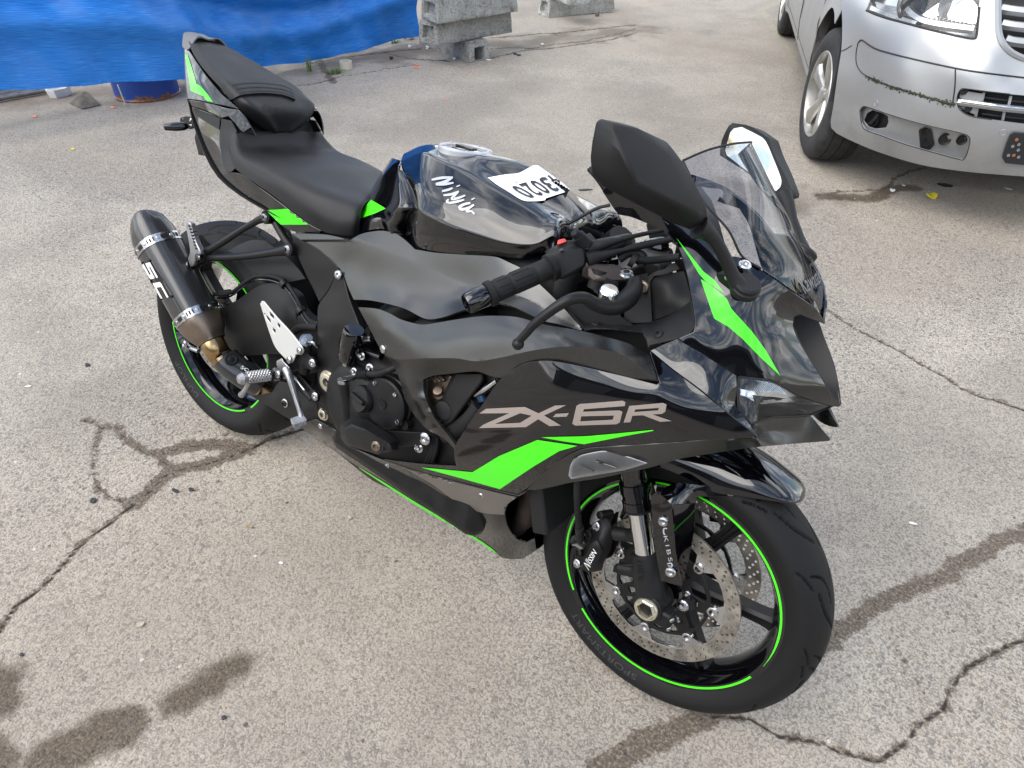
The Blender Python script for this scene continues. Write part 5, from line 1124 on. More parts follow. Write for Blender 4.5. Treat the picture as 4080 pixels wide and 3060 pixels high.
# crash pad on its plate
cp = [(1005, 862), (1085, 812), (1180, 802), (1240, 815), (1440, 940), (1525, 1010), (1525, 1085), (1330, 1130), (1060, 1050), (1012, 990)]
pv = [J_(a, b, .215) for a, b in cp]; fr3 = [J_(a, b, Y) for a, b, Y in ((1048, 905, .262), (1105, 865, .262), (1215, 905, .272), (1290, 975, .272), (1440, 1030, .266), (1470, 1100, .262), (1320, 1110, .262), (1085, 1030, .250), (1045, 960, .252))]
cpo = hull('crash_pad', pv+fr3, 'plastic', eng, bevel=.004, seg=3)
ch = J_(1330, 1055, .268)
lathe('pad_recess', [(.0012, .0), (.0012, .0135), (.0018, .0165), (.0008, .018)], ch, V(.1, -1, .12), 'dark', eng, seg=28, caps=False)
bolt(ch+V(0, -.001, 0), V(.1, -1, .12), .0115, eng, m='titanium')
panel('pad_plate', 'j', [(1380, 905, .200), (1470, 925, .200), (1720, 940, .205), (1790, 965, .206), (1805, 1000, .206), (1790, 1030, .206), (1720, 1050, .205), (1520, 1070, .200), (1430, 1000, .20)], [], 'frame', eng, th=.006, mirror=False)
bolt(J_(1757, 990, .208), V(.05, -1, .1), .0135, eng); bolt(J_(1703, 1070, .202), V(.05, -1, .1), .0105, eng, hexagon=True)
# what shows through the window of the side panel
B_ = lambda a, b, Y: T('b', a, b, Y)
hull('head_cover', [B_(*q) for q in ((600, 770, .19), (745, 742, .19), (760, 760, .19), (660, 980, .19), (610, 880, .19), (600, 770, .12), (800, 742, .12), (700, 1010, .12))], 'titanium', eng, bevel=.005)
for k in range(3): tube('head_rib', [B_(630+25*k, 760-4*k, .192), B_(665+25*k, 790-6*k, .194)], .004, 'titanium', eng)
lathe('head_bolt', [(-.01, .0), (-.01, .012), (.006, .012), (.01, .009), (.02, .009), (.02, 0)], B_(682, 868, .192), V(.1, -.6, .8), 'titanium', eng, seg=16)
hull('duct_bracket', [B_(*q) for q in ((760, 735, .20), (950, 735, .20), (940, 790, .205), (760, 1030, .205), (705, 1065, .20), (660, 960, .20), (760, 735, .16), (950, 735, .16), (740, 1060, .16))], 'plastic', eng, bevel=.006)
lathe('bracket_plug', [(0, 0), (0, .019), (.003, .019), (.004, .016), (.004, 0)], B_(705, 958, .203), V(.1, -1, .1), 'plastic', eng, seg=26)
tube('water_hose', [B_(720, 1110, .19), B_(800, 1065, .19), B_(870, 1010, .195), B_(930, 930, .19)], .018, 'rubber', eng, seg=18)
tube('fuel_rail', [B_(900, 860, .19), B_(960, 830, .195), B_(1030, 780, .195)], .007, 'steel', eng)
tube('blue_sleeve', [B_(925, 850, .185), B_(945, 900, .185)], .011, mat('bluepart', (.03, .06, .12), .3, metal=.6) and 'bluepart', eng)
for a, b in ((862, 905), (990, 820), (1015, 780)): bolt(B_(a, b, .195), V(0, -1, .2), .007, eng, m='frame', hexagon=True)
bolt(B_(680, 1020, .198), V(0, -1, .2), .011, eng, hexagon=True)
for k in range(3): tube('wire', [B_(640+k*14, 1120, .18), B_(628+k*16, 1200, .185), B_(600+k*20, 1270, .18)], .005, 'rubber', eng)
# dark inner liners so daylight does not show through the fairing
for s in (-1, 1):
    pts = [V(1.30, s*.13, .80), V(1.14, s*.15, .84), V(1.00, s*.13, .76), V(.72, s*.12, .70)]
    lo = [V(1.22, s*.15, .56), V(1.10, s*.16, .48), V(.95, s*.15, .42), V(.72, s*.14, .36)]
    grid_panel('inner_liner', [pts, [(a+b)/2 for a, b in zip(pts, lo)], lo], 'dark', eng, n=(3, 3), th=.003)
# ------------------------------------------------------------------ front fender, guards, calipers' bodies
M_ = lambda a, b, Y: T('m', a, b, Y)
fend = empty('front_fender', (0, 0, 0), bike)
fr_ = []
for a_, hwid, rc_, re_, ye in ((59.5, .012, .328, .325, .014), (61, .030, .331, .324, .034), (64, .044, .331, .316, .050), (69, .053, .330, .2975, .060), (75, .058, .329, .280, .068), (82, .061, .328, .262, .073), (90, .063, .328, .262, .075), (104, .064, .328, .268, .076), (120, .062, .328, .278, .075), (140, .058, .328, .295, .069), (156, .050, .327, .310, .058)):
    a_ = R(a_); d_ = V(math.cos(a_), 0, math.sin(a_))
    q7 = []
    for ph in (0, .18, .38, .60, .82):
        sn, cs_ = math.sin(ph*math.pi/2), math.cos(ph*math.pi/2); q7.append(FAX+d_*(re_+(rc_-re_)*sn**.85)+V(0, -ye*cs_**.72, 0))
    fr_.append(q7+[FAX+d_*rc_])
rows = [half_to_full(r_) for r_ in fr_]
grid_panel('fender_blade', rows, 'gloss', fend, n=(5, 5), th=.003, key='fender', towards=V(1.5, -.5, 3))
for s in (1, -1):
    # stay that covers the fork foot: two faces meeting on a ridge
    fl = [M_(735, 205, .118), M_(790, 196, .122), M_(872, 268, .136), M_(888, 430, .138), M_(905, 640, .134), M_(940, 800, .124), M_(880, 792, .124), M_(802, 768, .122), M_(765, 560, .124), M_(742, 330, .122)]
    gl_ = panel('fork_guard', 'm', [(735, 205, .124), (800, 200, .128), (872, 270, .138), (888, 430, .140), (908, 640, .137), (942, 806, .126), (880, 792, .127), (802, 768, .126), (765, 560, .128), (742, 330, .127)], [], 'gloss', fend, th=.004, key='guardL', mirror=False)
    gr_ = panel('fork_guard', 'm', [(872, 270, .138), (1030, 258, .090), (1028, 400, .086), (990, 620, .100), (942, 806, .126), (908, 640, .137), (888, 430, .140)], [], 'gloss', fend, th=.004, key='guardR', mirror=False)
    ga = panel('guard_arm', 'm', [(735, 205, .122), (850, 140, .110), (935, 122, .100), (1140, 150, .072), (1290, 200, .058), (1330, 214, .052), (1040, 216, .086), (1030, 258, .090), (872, 270, .137), (800, 200, .127)], [(900, 190, .122), (1050, 180, .086)], 'gloss', fend, th=.004, mirror=False, key='garm')
    bl = [bolt(M_(818, 376, .138), V(.2, -1, .2), .0095, fend), bolt(M_(866, 712, .138), V(.2, -1, .2), .0095, fend)]
    if s < 0:
        for o_ in (gl_, gr_, ga): o_.data.transform(Matrix.Scale(-1, 4, (0, 1, 0))); o_.data.flip_normals()
        for o_ in bl:
            p = o_.matrix_local.translation; bolt(V(p.x, -p.y, p.z), V(.2, 1, .2), .0095, fend); bpy.data.objects.remove(o_)
text_decal('bracket_letters', 'KIBS', [(822, 474), (856, 642), (882, 638), (848, 470)], ['guardL'], 'silverprint', fend, fr='m', off=.0012, spacing=1.4)
strokes('bracket_mark', [(5, [(846, 422), (826, 424), (822, 440), (826, 460), (836, 462)]), (5, [(846, 656), (872, 652), (876, 672), (850, 668)])], ['guardL'], 'silverprint', fend, 'm', 5)
strokes('swoosh_mark', [(5, [(770, 168), (800, 140), (838, 112), (830, 135), (862, 118)]), (4, [(830, 100), (838, 118)])], ['garm'], 'silverprint', fend, 'm', 5)
# radial calipers
for s in (1, -1):
    cal = empty('brake_caliper', (0, 0, 0), bike); ob = []
    co = [(385, 372), (440, 352), (470, 400), (478, 470), (470, 560), (430, 640), (412, 700), (350, 712), (300, 706), (262, 680), (246, 640), (258, 590), (300, 560), (322, 500), (330, 440)]
    ob.append(panel('caliper_body', 'm', [(*p, .098) for p in co], [(360, 540, .118), (330, 620, .116), (410, 480, .114), (380, 640, .110)], 'cast', cal, th=.055, mirror=False, bevel=.007, key='cal' if s > 0 else None, h=20))
    ob.append(hull('piston_bulge', [M_(*q) for q in ((330, 500, .112), (390, 470, .112), (430, 560, .112), (400, 660, .112), (330, 690, .112), (290, 640, .112), (345, 530, .124), (385, 520, .124), (410, 590, .124), (370, 660, .124), (320, 660, .124))], 'cast', cal, bevel=.005)) if s > 0 else None
    for a, b, r_ in ((405, 335, .008), (380, 408, .009), (328, 462, .0085), (262, 585, .0085), (253, 655, .009)):
        p = M_(a, b, .106); o_ = lathe('bleed_boss', [(-.03, 0), (-.03, r_), (.004, r_), (.005, r_*.7), (.001, r_*.5), (.001, 0)], p, V(-.3, -1, .2), 'cast' if r_ < .009 else 'steel', cal, seg=16); ob.append(o_)
    if s < 0:
        for o_ in ob:
            if o_: o_.data.transform(Matrix.Scale(-1, 4, (0, 1, 0))); o_.data.flip_normals()
    else:
        BV['bulge'] = None
        e_ = ob[1].data; BV['bulge'] = (np.array([tuple(v_.co) for v_ in e_.vertices]), [list(p_.vertices) for p_ in e_.polygons])
        text_decal('caliper_letters', 'NISSIN', [(330, 684), (390, 574), (364, 548), (308, 655)], ['bulge', 'cal'], 'white', cal, fr='m', off=.006, shear=.2)
        # hose from the lip down to the banjo
        tube('brake_hose', [M_(248, 90, .190), M_(246, 200, .176), M_(250, 300, .160), M_(260, 410, .145), M_(258, 440, .135)], .0062, 'rubber', cal)
        tube('hose_sleeve', [M_(262, 415, .144), M_(264, 460, .132), M_(262, 505, .126)], .0085, 'plastic', cal)
        lathe('banjo', [(-.012, 0), (-.012, .0085), (.008, .0085), (.008, .011), (.014, .011), (.014, 0)], M_(255, 520, .128), M_(215, 490, .14)-M_(255, 520, .128), 'steel', cal, seg=6)
tube('sensor_bolt', [FAX+V(.06, -.066, .012), FAX+V(.06, -.075, .012)], .012, 'cast', fw)
bolt(M_(948, 930, .075), V(0, -1, 0), .0125, fw)
fv_ = []; x_, y_, z_ = frame_of(SD)
for t_ in np.linspace(.02, .10, 6):
    for k in range(36): fv_.append(FAX+V(0, -.105, 0)+SD*t_+(.0292-.03*max(0, t_-.03))*(math.cos(2*math.pi*k/36)*x_+math.sin(2*math.pi*k/36)*y_))
BV['forkb'] = (np.array(fv_), grid_faces(6, 36, wrap_c=True)); text_decal('fork_letters', 'SHOWA', [(692, 768), (672, 615), (640, 622), (655, 772)], ['forkb'], 'frame', fend, fr='m', off=.0012)
# ------------------------------------------------------------------ handlebars and controls
bars = empty('handlebar', (0, 0, 0), bike)
P_ = lambda a, b, Y: T('p', a, b, Y)
def D_(a, b, Y): return T('D', a, b, Y)
def bar_side(s):
    ob = []
    g0 = D_(1052, 637, .318); g1 = D_(1190, 578, .222); gd = unit(g0-g1); end = D_(998, 662, .355)
    gl = np.linalg.norm(g0-g1)
    pr = [(-.006, 0), (-.006, .0215), (.0, .0225), (.004, .0225), (.006, .0175), (.03, .0172), (.031, .0165), (.033, .0172), (gl*.62, .0172), (gl*.64, .0162), (gl*.66, .0172), (gl-.014, .0175), (gl-.012, .0168), (gl-.010, .0205), (gl-.002, .0205), (gl, .0175), (gl, 0)]
    ob.append(lathe('grip', pr, g1, gd, 'rubber', bars, seg=36))
    gx, gy, _ = frame_of(gd)
    for k in range(9):      # raised ribs on the grip
        a = 2*math.pi*k/9
        for t0, t1 in ((.040, gl*.60), (gl*.68, gl-.018)):
            n_ = math.cos(a)*gx+math.sin(a)*gy; ob.append(tube('grip_rib', [g1+gd*t0+n_*.0170, g1+gd*t1+n_*.0172], .0012, 'rubber', bars, seg=6))
    ob.append(lathe('bar_end', [(0, 0), (0, .0165), (.002, .0172), (.032, .0165), (.036, .0145), (.036, .006), (.030, .005), (.030, 0)], g1+gd*(gl+.001), gd, 'gloss', bars, seg=32))
    # switch box
    cbx = P_(360, 800, .196)
    bx_ = [P_(*q) for q in ((165, 740, .205), (200, 700, .205), (330, 690, .200), (470, 660, .180), (560, 690, .172), (575, 770, .172), (560, 860, .176), (520, 880, .180), (330, 990, .205), (250, 960, .214), (170, 850, .216),
                              (230, 690, .180), (470, 615, .160), (330, 620, .172), (560, 700, .150), (300, 960, .180), (530, 880, .160))]
    ob.append(hull('switch_box', bx_, 'plastic', bars, bevel=.006))
    ob.append(hull('switch_top', [P_(*q) for q in ((275, 665, .19), (300, 610, .186), (400, 600, .176), (470, 625, .17), (480, 660, .175), (375, 725, .19), (300, 690, .195), (320, 720, .18), (480, 670, .16))], 'plastic', bars, bevel=.004))
    ob.append(hull('kill_switch', [P_(*q) for q in ((282, 650, .196), (290, 605, .190), (350, 588, .184), (372, 606, .182), (370, 630, .186), (300, 650, .196), (290, 650, .186), (372, 625, .176))], 'red', bars, bevel=.002))
    ob.append(hull('start_button', [P_(*q) for q in ((298, 700, .205), (320, 680, .202), (345, 690, .20), (345, 715, .205), (305, 715, .21), (320, 700, .195))], 'gloss', bars, bevel=.002))
    ob.append(lathe('adjuster', [(0, 0), (0, .012), (.022, .011), (.022, .0075), (.030, .0075), (.032, .006), (.032, 0)], P_(560, 650, .165), P_(500, 590, .175)-P_(560, 650, .165), 'plastic', bars, seg=18))
    ob.append(lathe('adjuster_tip', [(0, 0), (0, .0072), (.008, .0072), (.010, .005), (.010, 0)], P_(520, 612, .172), P_(500, 590, .175)-P_(560, 650, .165), 'white', bars, seg=18))
    # bar tube from the box to the clamp
    ob.append(tube('bar_tube', [P_(560, 760, .165), P_(720, 710, .140), P_(800, 670, .128), P_(900, 630, .115)], .012, 'frame', bars))
    # throttle cables
    ob.append(tube('throttle_cable', [P_(580, 690, .160), P_(640, 670, .155), P_(720, 650, .150), P_(900, 600, .130), P_(1080, 555, .11), P_(1290, 512, .09)], [.013, .011, .008, .0038, .0036, .0036], 'rubber', bars))
    ob.append(tube('throttle_cable', [P_(570, 800, .170), P_(660, 770, .160), P_(740, 748, .152), P_(900, 705, .135), P_(1080, 660, .115), P_(1370, 600, .09)], [.014, .011, .008, .0040, .0062, .0045], 'rubber', bars))
    ob.append(tube('switch_loom', [P_(870, 785, .13), P_(960, 730, .12), P_(1070, 740, .11), P_(1100, 800, .11), P_(1060, 855, .115)], .0075, 'rubber', bars))
    ob.append(tube('brake_line', [P_(1000, 790, .125), P_(1150, 800, .11), P_(1300, 785, .095), P_(1440, 770, .09)], .0065, 'rubber', bars))
    ob.append(tube('connector', [P_(975, 790, .128), P_(1020, 815, .125)], .011, 'plastic', bars))
    # master cylinder with an oval lid
    mc = [P_(*q) for q in ((560, 860, .185), (640, 830, .172), (840, 840, .150), (960, 900, .148), (990, 960, .150), (960, 1000, .154), (850, 1000, .170), (740, 985, .182), (680, 960, .190), (640, 1010, .192), (560, 940, .19), (640, 830, .150), (940, 880, .13), (980, 960, .135), (720, 1010, .17))]
    ob.append(hull('master_cylinder', mc, mat('bronze', (.055, .045, .04), .45, metal=.6, bump=(900, .2, .0004)) and 'bronze', bars, bevel=.005))
    ob.append(hull('lever_perch', [P_(*q) for q in ((680, 970, .185), (740, 990, .178), (820, 1020, .17), (800, 1060, .17), (700, 1040, .178), (690, 990, .16), (800, 1020, .155))], 'plastic', bars, bevel=.003))
    ob.append(tube('piston_boot', [P_(720, 1010, .182), P_(830, 1035, .165)], .010, 'rubber', bars))
    b_ = bolt(P_(936, 932, .152), unit(P_(936, 900, .155)-P_(936, 960, .148)+V(.1, -.4, .9)), .0125, bars); ob.append(b_)
    ob.append(lathe('brake_switch', [(0, 0), (0, .013), (.03, .013), (.03, 0)], P_(640, 1060, .178), V(0, .1, 1), 'plastic', bars, seg=18))
    # lever
    lv = [P_(1010, 1000, .150), P_(1015, 1060, .162), P_(960, 1150, .190), P_(870, 1215, .215), P_(760, 1238, .238), P_(640, 1210, .262), P_(540, 1155, .282), P_(420, 1165, .300), P_(300, 1225, .312), P_(180, 1310, .320), P_(60, 1410, .326), P_(0, 1480, .328), D_(1120, 738, .330)]
    ob.append(tube('brake_lever', lv, [.012, .014, .0155, .015, .013, .0105, .0092, .0085, .0080, .0075, .0068, .0064, .0062], 'frame', bars, seg=18, n=5))
    ob.append(lathe('lever_ball', [(-.0095, 0), (-.008, .005), (-.004, .0085), (0, .0095), (.004, .0085), (.008, .005), (.0095, 0)], D_(1119, 743, .330), V(0, 0, 1), 'frame', bars, seg=20))
    ob.append(lathe('span_adjuster', [(-.008, .0), (-.008, .0145), (.010, .0145), (.012, .0125), (.0125, .0)], P_(768, 1130, .232), unit(V(.10, -.35, .93)), 'chrome', bars, seg=20))
    if s < 0:
        for o_ in ob:
            o_.data = o_.data.copy()
            if o_.matrix_local != Matrix.Identity(4): o_.data.transform(o_.matrix_local); o_.matrix_local = Matrix.Identity(4)
            o_.data.transform(Matrix.Scale(-1, 4, (0, 1, 0))); o_.data.flip_normals()
            if o_.name.startswith('kill_switch'): o_.data.materials[0] = MATS['plastic']
bar_side(1); bar_side(-1)
# top yoke, stem nut, fork caps
yk = FAX+SD*.63
yo = []
for sy in (-1, 1):
    yo += [V(.016, sy*.135, 0), V(-.040, sy*.10, 0)]
ypl = hull('top_yoke', [yk+V(.036, -.075, -.010), yk+V(.036, .075, -.010), yk+V(.02, -.138, -.010), yk+V(.02, .138, -.010), yk+V(-.024, -.138, -.010), yk+V(-.024, .138, -.010), yk+V(-.070, -.04, -.010), yk+V(-.070, .04, -.010),
                        yk+V(.036, -.075, .014), yk+V(.036, .075, .014), yk+V(.02, -.138, .014), yk+V(.02, .138, .014), yk+V(-.024, -.138, .014), yk+V(-.024, .138, .014), yk+V(-.070, -.04, .014), yk+V(-.070, .04, .014)], 'bronze', bars, bevel=.004)
for s in (-1, 1):
    lathe('fork_cap', [(.0, .0), (0, .026), (.010, .026), (.012, .024), (.020, .0225), (.022, .019), (.022, 0)], yk+V(0, s*.105, .012), SD, 'gloss', bars, seg=8)
    bolt(yk+V(.012, s*.139, .002), V(.2, s, .1), .011, bars)
lathe('stem_nut', [(0, 0), (0, .020), (.010, .020), (.014, .017), (.014, 0)], yk+V(-.028, 0, .014), SD, 'alu', bars, seg=6)
box('ignition_lock', yk+V(.052, 0, -.002), (V(1, 0, 0), V(0, 1, 0), SD), (.05, .05, .055), 'plastic', bars, bevel=.006)
lathe('lower_yoke', [(-.02, 0), (-.02, .135), (.02, .135), (.02, 0)], FAX+SD*.44+V(-.012, 0, 0), SD, 'frame', bars, seg=30, squash=1.0)
# zip tie from the yoke to the dash
tube('cable_tie', [T('q', 1490, 1020, .060), T('q', 1600, 960, .055), T('q', 1800, 850, .050), T('q', 1960, 770, .045), T('q', 2140, 725, .040)], [.0032, .0032, .003, .003, .003], 'plastic', bars, seg=6)
box('tie_head', T('q', 1495, 1025, .060), (V(1, 0, 0), V(0, 1, 0), V(0, 0, 1)), (.011, .010, .009), 'plastic', bars, bevel=.002)
# dash and its bracket, cockpit boxes
dash = empty('instrument_panel', (0, 0, 0), bike)
dc = V(1.235, 0, .985)
dx_ = unit(V(.55, 0, -.84)); dn_ = unit(V(-.84, 0, .55)); 
hull('dash_housing', [dc+Yv*a*.085+dx_*b*.05+dn_*c for a in (-1, 1) for b in (-1, 1) for c in (0, -.03)]+[dc+Yv*a*.06+dx_*b*.035+dn_*-.055 for a in (-1, 1) for b in (-1, 1)], 'plastic', dash, bevel=.006)
plate('display', [(-.072, -.040), (.072, -.040), (.072, .040), (-.072, .040)], [], dc+dn_*.001, Yv, dx_, .002, 'gloss', dash)
panel('duct_box', 'p', [(1150, 960, .095), (1200, 935, .092), (1290, 925, .088), (1480, 900, .080), (1500, 960, .085), (1545, 1120, .10), (1550, 1190, .11), (1400, 1290, .115), (1190, 1370, .115), (1165, 1300, .11), (1150, 1100, .10)], [(1300, 1000, .105), (1300, 1200, .118)], 'plastic', dash, th=.004, bevel=.004)
panel('duct_rim', 'p', [(1140, 950, .1), (1210, 905, .098), (1300, 880, .094), (1340, 840, .09), (1400, 820, .086), (1440, 880, .086), (1290, 930, .096), (1200, 945, .10), (1160, 1000, .104), (1180, 1380, .122), (1150, 1370, .122)], [], 'plastic', dash, th=.006, mirror=True)
bolt(P_(1098, 1052, .108), V(.1, -1, .2), .011, dash, m='titanium')
panel('stay_plate', 'p', [(960, 960, .098), (1140, 920, .096), (1150, 1100, .104), (1175, 1390, .12), (900, 1400, .125), (930, 1180, .112)], [], 'dark', dash, th=.003)
# warning sticker on the fork leg
BV['cylR'] = None
sv = []; 
for t_ in np.linspace(.26, .62, 10):
    x_, y_, z_ = frame_of(SD)
    for k in range(36): sv.append(FAX+V(0, -.105, 0)+SD*t_+.0275*(math.cos(2*math.pi*k/36)*x_+math.sin(2*math.pi*k/36)*y_))
BV['cylR'] = (np.array(sv), grid_faces(10, 36, wrap_c=True))
# ------------------------------------------------------------------ mirrors
def dv(a, b, Y): return T('d', a, b, Y)
mr = empty('mirror', (0, 0, 0), bike); mr['label'] = 'right mirror, its dark housing turned to the front'
rim = [dv(362, 152, .372), dv(385, 138, .366), dv(500, 160, .345), dv(700, 255, .305), dv(725, 285, .298), dv(800, 385, .278), dv(925, 610, .238), dv(938, 690, .226), dv(905, 745, .228), dv(830, 782, .238), dv(560, 642, .290), dv(385, 548, .335), dv(330, 480, .362), dv(326, 400, .372), dv(345, 250, .378)]
back = [p+V(-.030, .012, 0) for p in rim]
apx = [dv(505, 505, .372), dv(530, 470, .366), dv(700, 330, .325), dv(880, 690, .262), dv(430, 330, .378)]
hull('housing', rim+back+apx, 'plastic', mr, bevel=.006, seg=3)
gc = sum(back)/len(back); gl = [gc+(p-gc)*.9+V(-.0015, 0, 0) for p in back]
link('glass', gl, [list(range(len(gl)))], 'mirrorglass', mr, smooth=False)
tube('stem', [dv(880, 760, .228), dv(930, 790, .218), dv(985, 850, .205), dv(1040, 950, .190), dv(1090, 1060, .178), dv(1130, 1120, .172)], [.018, .0115, .0092, .0092, .0105, .013], 'plastic', mr, seg=12)
hull('stem_cone', [dv(*q) for q in ((835, 785, .236), (925, 720, .226), (950, 740, .222), (990, 850, .204), (960, 880, .206), (860, 810, .226), (900, 780, .20), (950, 830, .195))], 'plastic', mr, bevel=.004)
lathe('pivot', [(-.006, 0), (-.006, .0205), (.004, .0215), (.006, .0195), (.011, .0195), (.014, .017), (.014, 0)], dv(1160, 1130, .166), unit(V(.25, -.45, .85)), 'plastic', mr, seg=30)
hull('mount_base', [dv(*q) for q in ((985, 1040, .158), (1040, 1015, .156), (1090, 1060, .158), (1180, 1160, .150), (1150, 1200, .152), (1060, 1130, .158), (1000, 1080, .160), (1050, 1050, .170), (1150, 1140, .164))], 'plastic', mr, bevel=.004)
bolt(dv(1158, 992, .150), unit(V(.2, -.4, .9)), .0095, mr); bolt(dv(1060, 1055, .165), V(-.5, -.8, .3), .007, mr)
ml = empty('mirror', (0, 0, 0), bike); ml['label'] = 'left mirror folded so that its glass shows the sky'
lo_ = [(1062, 152, -.300), (1085, 135, -.302), (1190, 155, -.292), (1300, 225, -.276), (1335, 325, -.265), (1400, 450, -.250), (1440, 540, -.240), (1432, 562, -.238), (1385, 585, -.240), (1330, 552, -.246), (1180, 440, -.275), (1040, 350, -.298), (1008, 330, -.302), (1018, 245, -.304)]
panel('housing', 'd', lo_, [], 'plastic', ml, th=.035, mirror=False, bevel=.006)
gl2 = [(1072, 190, 0), (1092, 168, 0), (1140, 160, 0), (1225, 203, 0), (1278, 238, 0), (1330, 350, 0), (1378, 480, 0), (1372, 520, 0), (1345, 545, 0), (1200, 445, 0), (1050, 330, 0), (1040, 300, 0)]
ev_ = tps([p for p in lo_]); gl2 = [(a, b, float(ev_(np.array([[a, b]]))[0])+.002) for a, b, _ in gl2]
panel('glass', 'd', gl2, [], 'mirrorglass', ml, th=.002, mirror=False, bevel=0)
tube('stem', [dv(1385, 575, -.232), dv(1410, 620, -.222), dv(1440, 720, -.200), dv(1478, 830, -.176), dv(1500, 900, -.160)], [.018, .014, .0105, .011, .014], 'plastic', ml, seg=12)
lathe('pivot', [(-.006, 0), (-.006, .024), (.006, .024), (.010, .020), (.010, 0)], dv(1510, 920, -.158), unit(V(.25, .45, .85)), 'plastic', ml, seg=28)
# badge on the screen
sb_ = BVHTree.FromPolygons([Vector(p) for p in BV['screen'][0]], [tuple(q_) for q_ in BV['screen'][1]]); tv2, tf2 = text2d('Kawasaki', .1, 1.05, .01, 2); zc = T('d', 1508, 1128, .058)[2]; sv3 = []
for a, b in tv2:
    h_ = sb_.ray_cast(Vector((3, -.060+.120*a, zc-.010+.020*b+.0)), Vector((-1, 0, 0))); sv3.append(np.array(h_[0])+V(.0045, 0, .0032) if h_[0] else V(1.4, 0, zc))
link('screen_letters', sv3, tf2, 'tail_grey', fairing, smooth=False)
# bracket with a tall finger behind the cowl arm
tube('screen_finger', [T('q', 2090, 500, .10), T('q', 2000, 380, .10), T('q', 1930, 300, .10), T('q', 1830, 190, .10)], [.007, .006, .005, .005], 'plastic', bars, seg=4)
# ------------------------------------------------------------------ ground with cracks and stains
def gpoly(fr, pts): return np.array([G(fr, a, b)[:2] for a, b in pts])
def dist_poly(X, Y, P):
    d = np.full(X.shape, 1e9); t_ = np.zeros(X.shape); L = 0
    for a, b in zip(P[:-1], P[1:]):
        u = b-a; l2 = u@u+1e-12; k = np.clip(((X-a[0])*u[0]+(Y-a[1])*u[1])/l2, 0, 1); q = np.hypot(X-a[0]-k*u[0], Y-a[1]-k*u[1]); m_ = q < d; d = np.where(m_, q, d)
    return d
def jag(P, amp, n=6):
    out = [P[0]]
    for a, b in zip(P[:-1], P[1:]):
        L_ = np.linalg.norm(b-a); k = max(1, int(L_/.05))
        for i in range(1, k+1): out.append(a+(b-a)*i/k+(rng.normal(0, amp, 2) if i < k else 0))
    return np.array(out)
cracks = [  # frame, points, half width of the open crack, half width of the dirt beside it
    ('o', [(-60, 1150), (0, 1070), (60, 980), (200, 870), (330, 720), (450, 630), (560, 545)], .006, .012),
    ('o', [(560, 545), (640, 480), (720, 400), (830, 380), (960, 345), (1050, 310)], .004, .030),
    ('o', [(1050, 310), (1150, 260), (1270, 225), (1400, 190)], .006, .014),
    ('o', [(680, 330), (780, 295), (870, 290), (960, 290), (1050, 310)], .003, .030),
    ('o', [(560, 545), (490, 515), (430, 490), (400, 440), (395, 370), (410, 290), (430, 215), (400, 190), (350, 185)], .003, .012),
    ('o', [(430, 210), (500, 215), (520, 250), (600, 310), (680, 340), (720, 390)], .003, .018),
    ('o', [(900, 290), (930, 255), (1000, 230)], .003, .008),
    ('D', [(1530, 1545), (1620, 1550), (1680, 1590), (1760, 1600), (1900, 1645), (1960, 1600), (1990, 1560), (2040, 1530), (2060, 1480), (2090, 1440), (2130, 1420), (2260, 1360)], .0050, .010),
    ('D', [(1540, 1540), (1400, 1600), (1290, 1665)], .002, .030),
    ('D', [(1700, 1450), (1790, 1390), (1850, 1340), (1930, 1290), (2050, 1240), (2130, 1190), (2260, 1120)], .002, .026),
    ('D', [(1920, 1370), (1960, 1440), (2000, 1500)], .003, .004),
    ('D', [(1790, 670), (1850, 710), (1950, 760), (2080, 840), (2280, 910)], .005, .012),
    ('g', [(560, 1600), (700, 1560), (1040, 1550), (1130, 1510), (1170, 1440), (1270, 1400), (1400, 1370)], .003, .014),
    ('r', [(860, 570), (1050, 530), (1200, 490), (1500, 470), (1700, 440), (2000, 400), (2300, 320)], .008, .02),
    ('r', [(870, 480), (1000, 470), (1300, 470), (1500, 430), (1750, 410), (2000, 360), (2300, 280)], .006, .02),
    ('r', [(1500, 325), (1540, 360)], .008, .01), ('r', [(2000, 350), (2150, 340), (2300, 370)], .006, .01), ('r', [(1200, 490), (1260, 450), (1300, 470)], .006, .01),
    ('r', [(870, 370), (1100, 355), (1300, 332), (1500, 325), (1800, 295), (2300, 240)], .010, .02),
    ('e', [(1000, 510), (1150, 490), (1260, 460), (1380, 435), (1600, 400), (1850, 360)], .006, .015),
    ('e', [(1170, 330), (1210, 400), (1260, 460), (1275, 490)], .006, .03),
    ('h', [(1120, 235), (1300, 205), (1420, 190), (1540, 180)], .008, .03), ('h', [(1400, 190), (1500, 215), (1650, 225)], .006, .02),
]
axis_x = np.unique(np.round(np.r_[np.linspace(-60, -7, 14), np.linspace(-7, -1.6, 190), np.arange(-1.6, 2.4, .0105), np.linspace(2.4, 4, 30), np.linspace(4, 60, 16)], 4))
axis_y = np.unique(np.round(np.r_[np.linspace(-60, -3, 14), np.linspace(-3, -1.0, 24), np.arange(-1.0, 2.2, .0105), np.linspace(2.2, 7.5, 190), np.linspace(7.5, 80, 18)], 4))
X, Y = np.meshgrid(axis_x, axis_y, indexing='ij')
dc_ = np.full(X.shape, 1.); dd_ = np.full(X.shape, 1.)
for fr, pts, w1, w2 in cracks:
    P = jag(gpoly(fr, pts), .006 if w1 < .006 else .010); d = dist_poly(X, Y, P)
    dc_ = np.minimum(dc_, d-w1); dd_ = np.minimum(dd_, d-w2)
dc_ = np.clip(dc_, -.05, .2); dd_ = np.clip(dd_, -.1, .3)
wet = np.full(X.shape, 9.)       # signed distance of damp patches
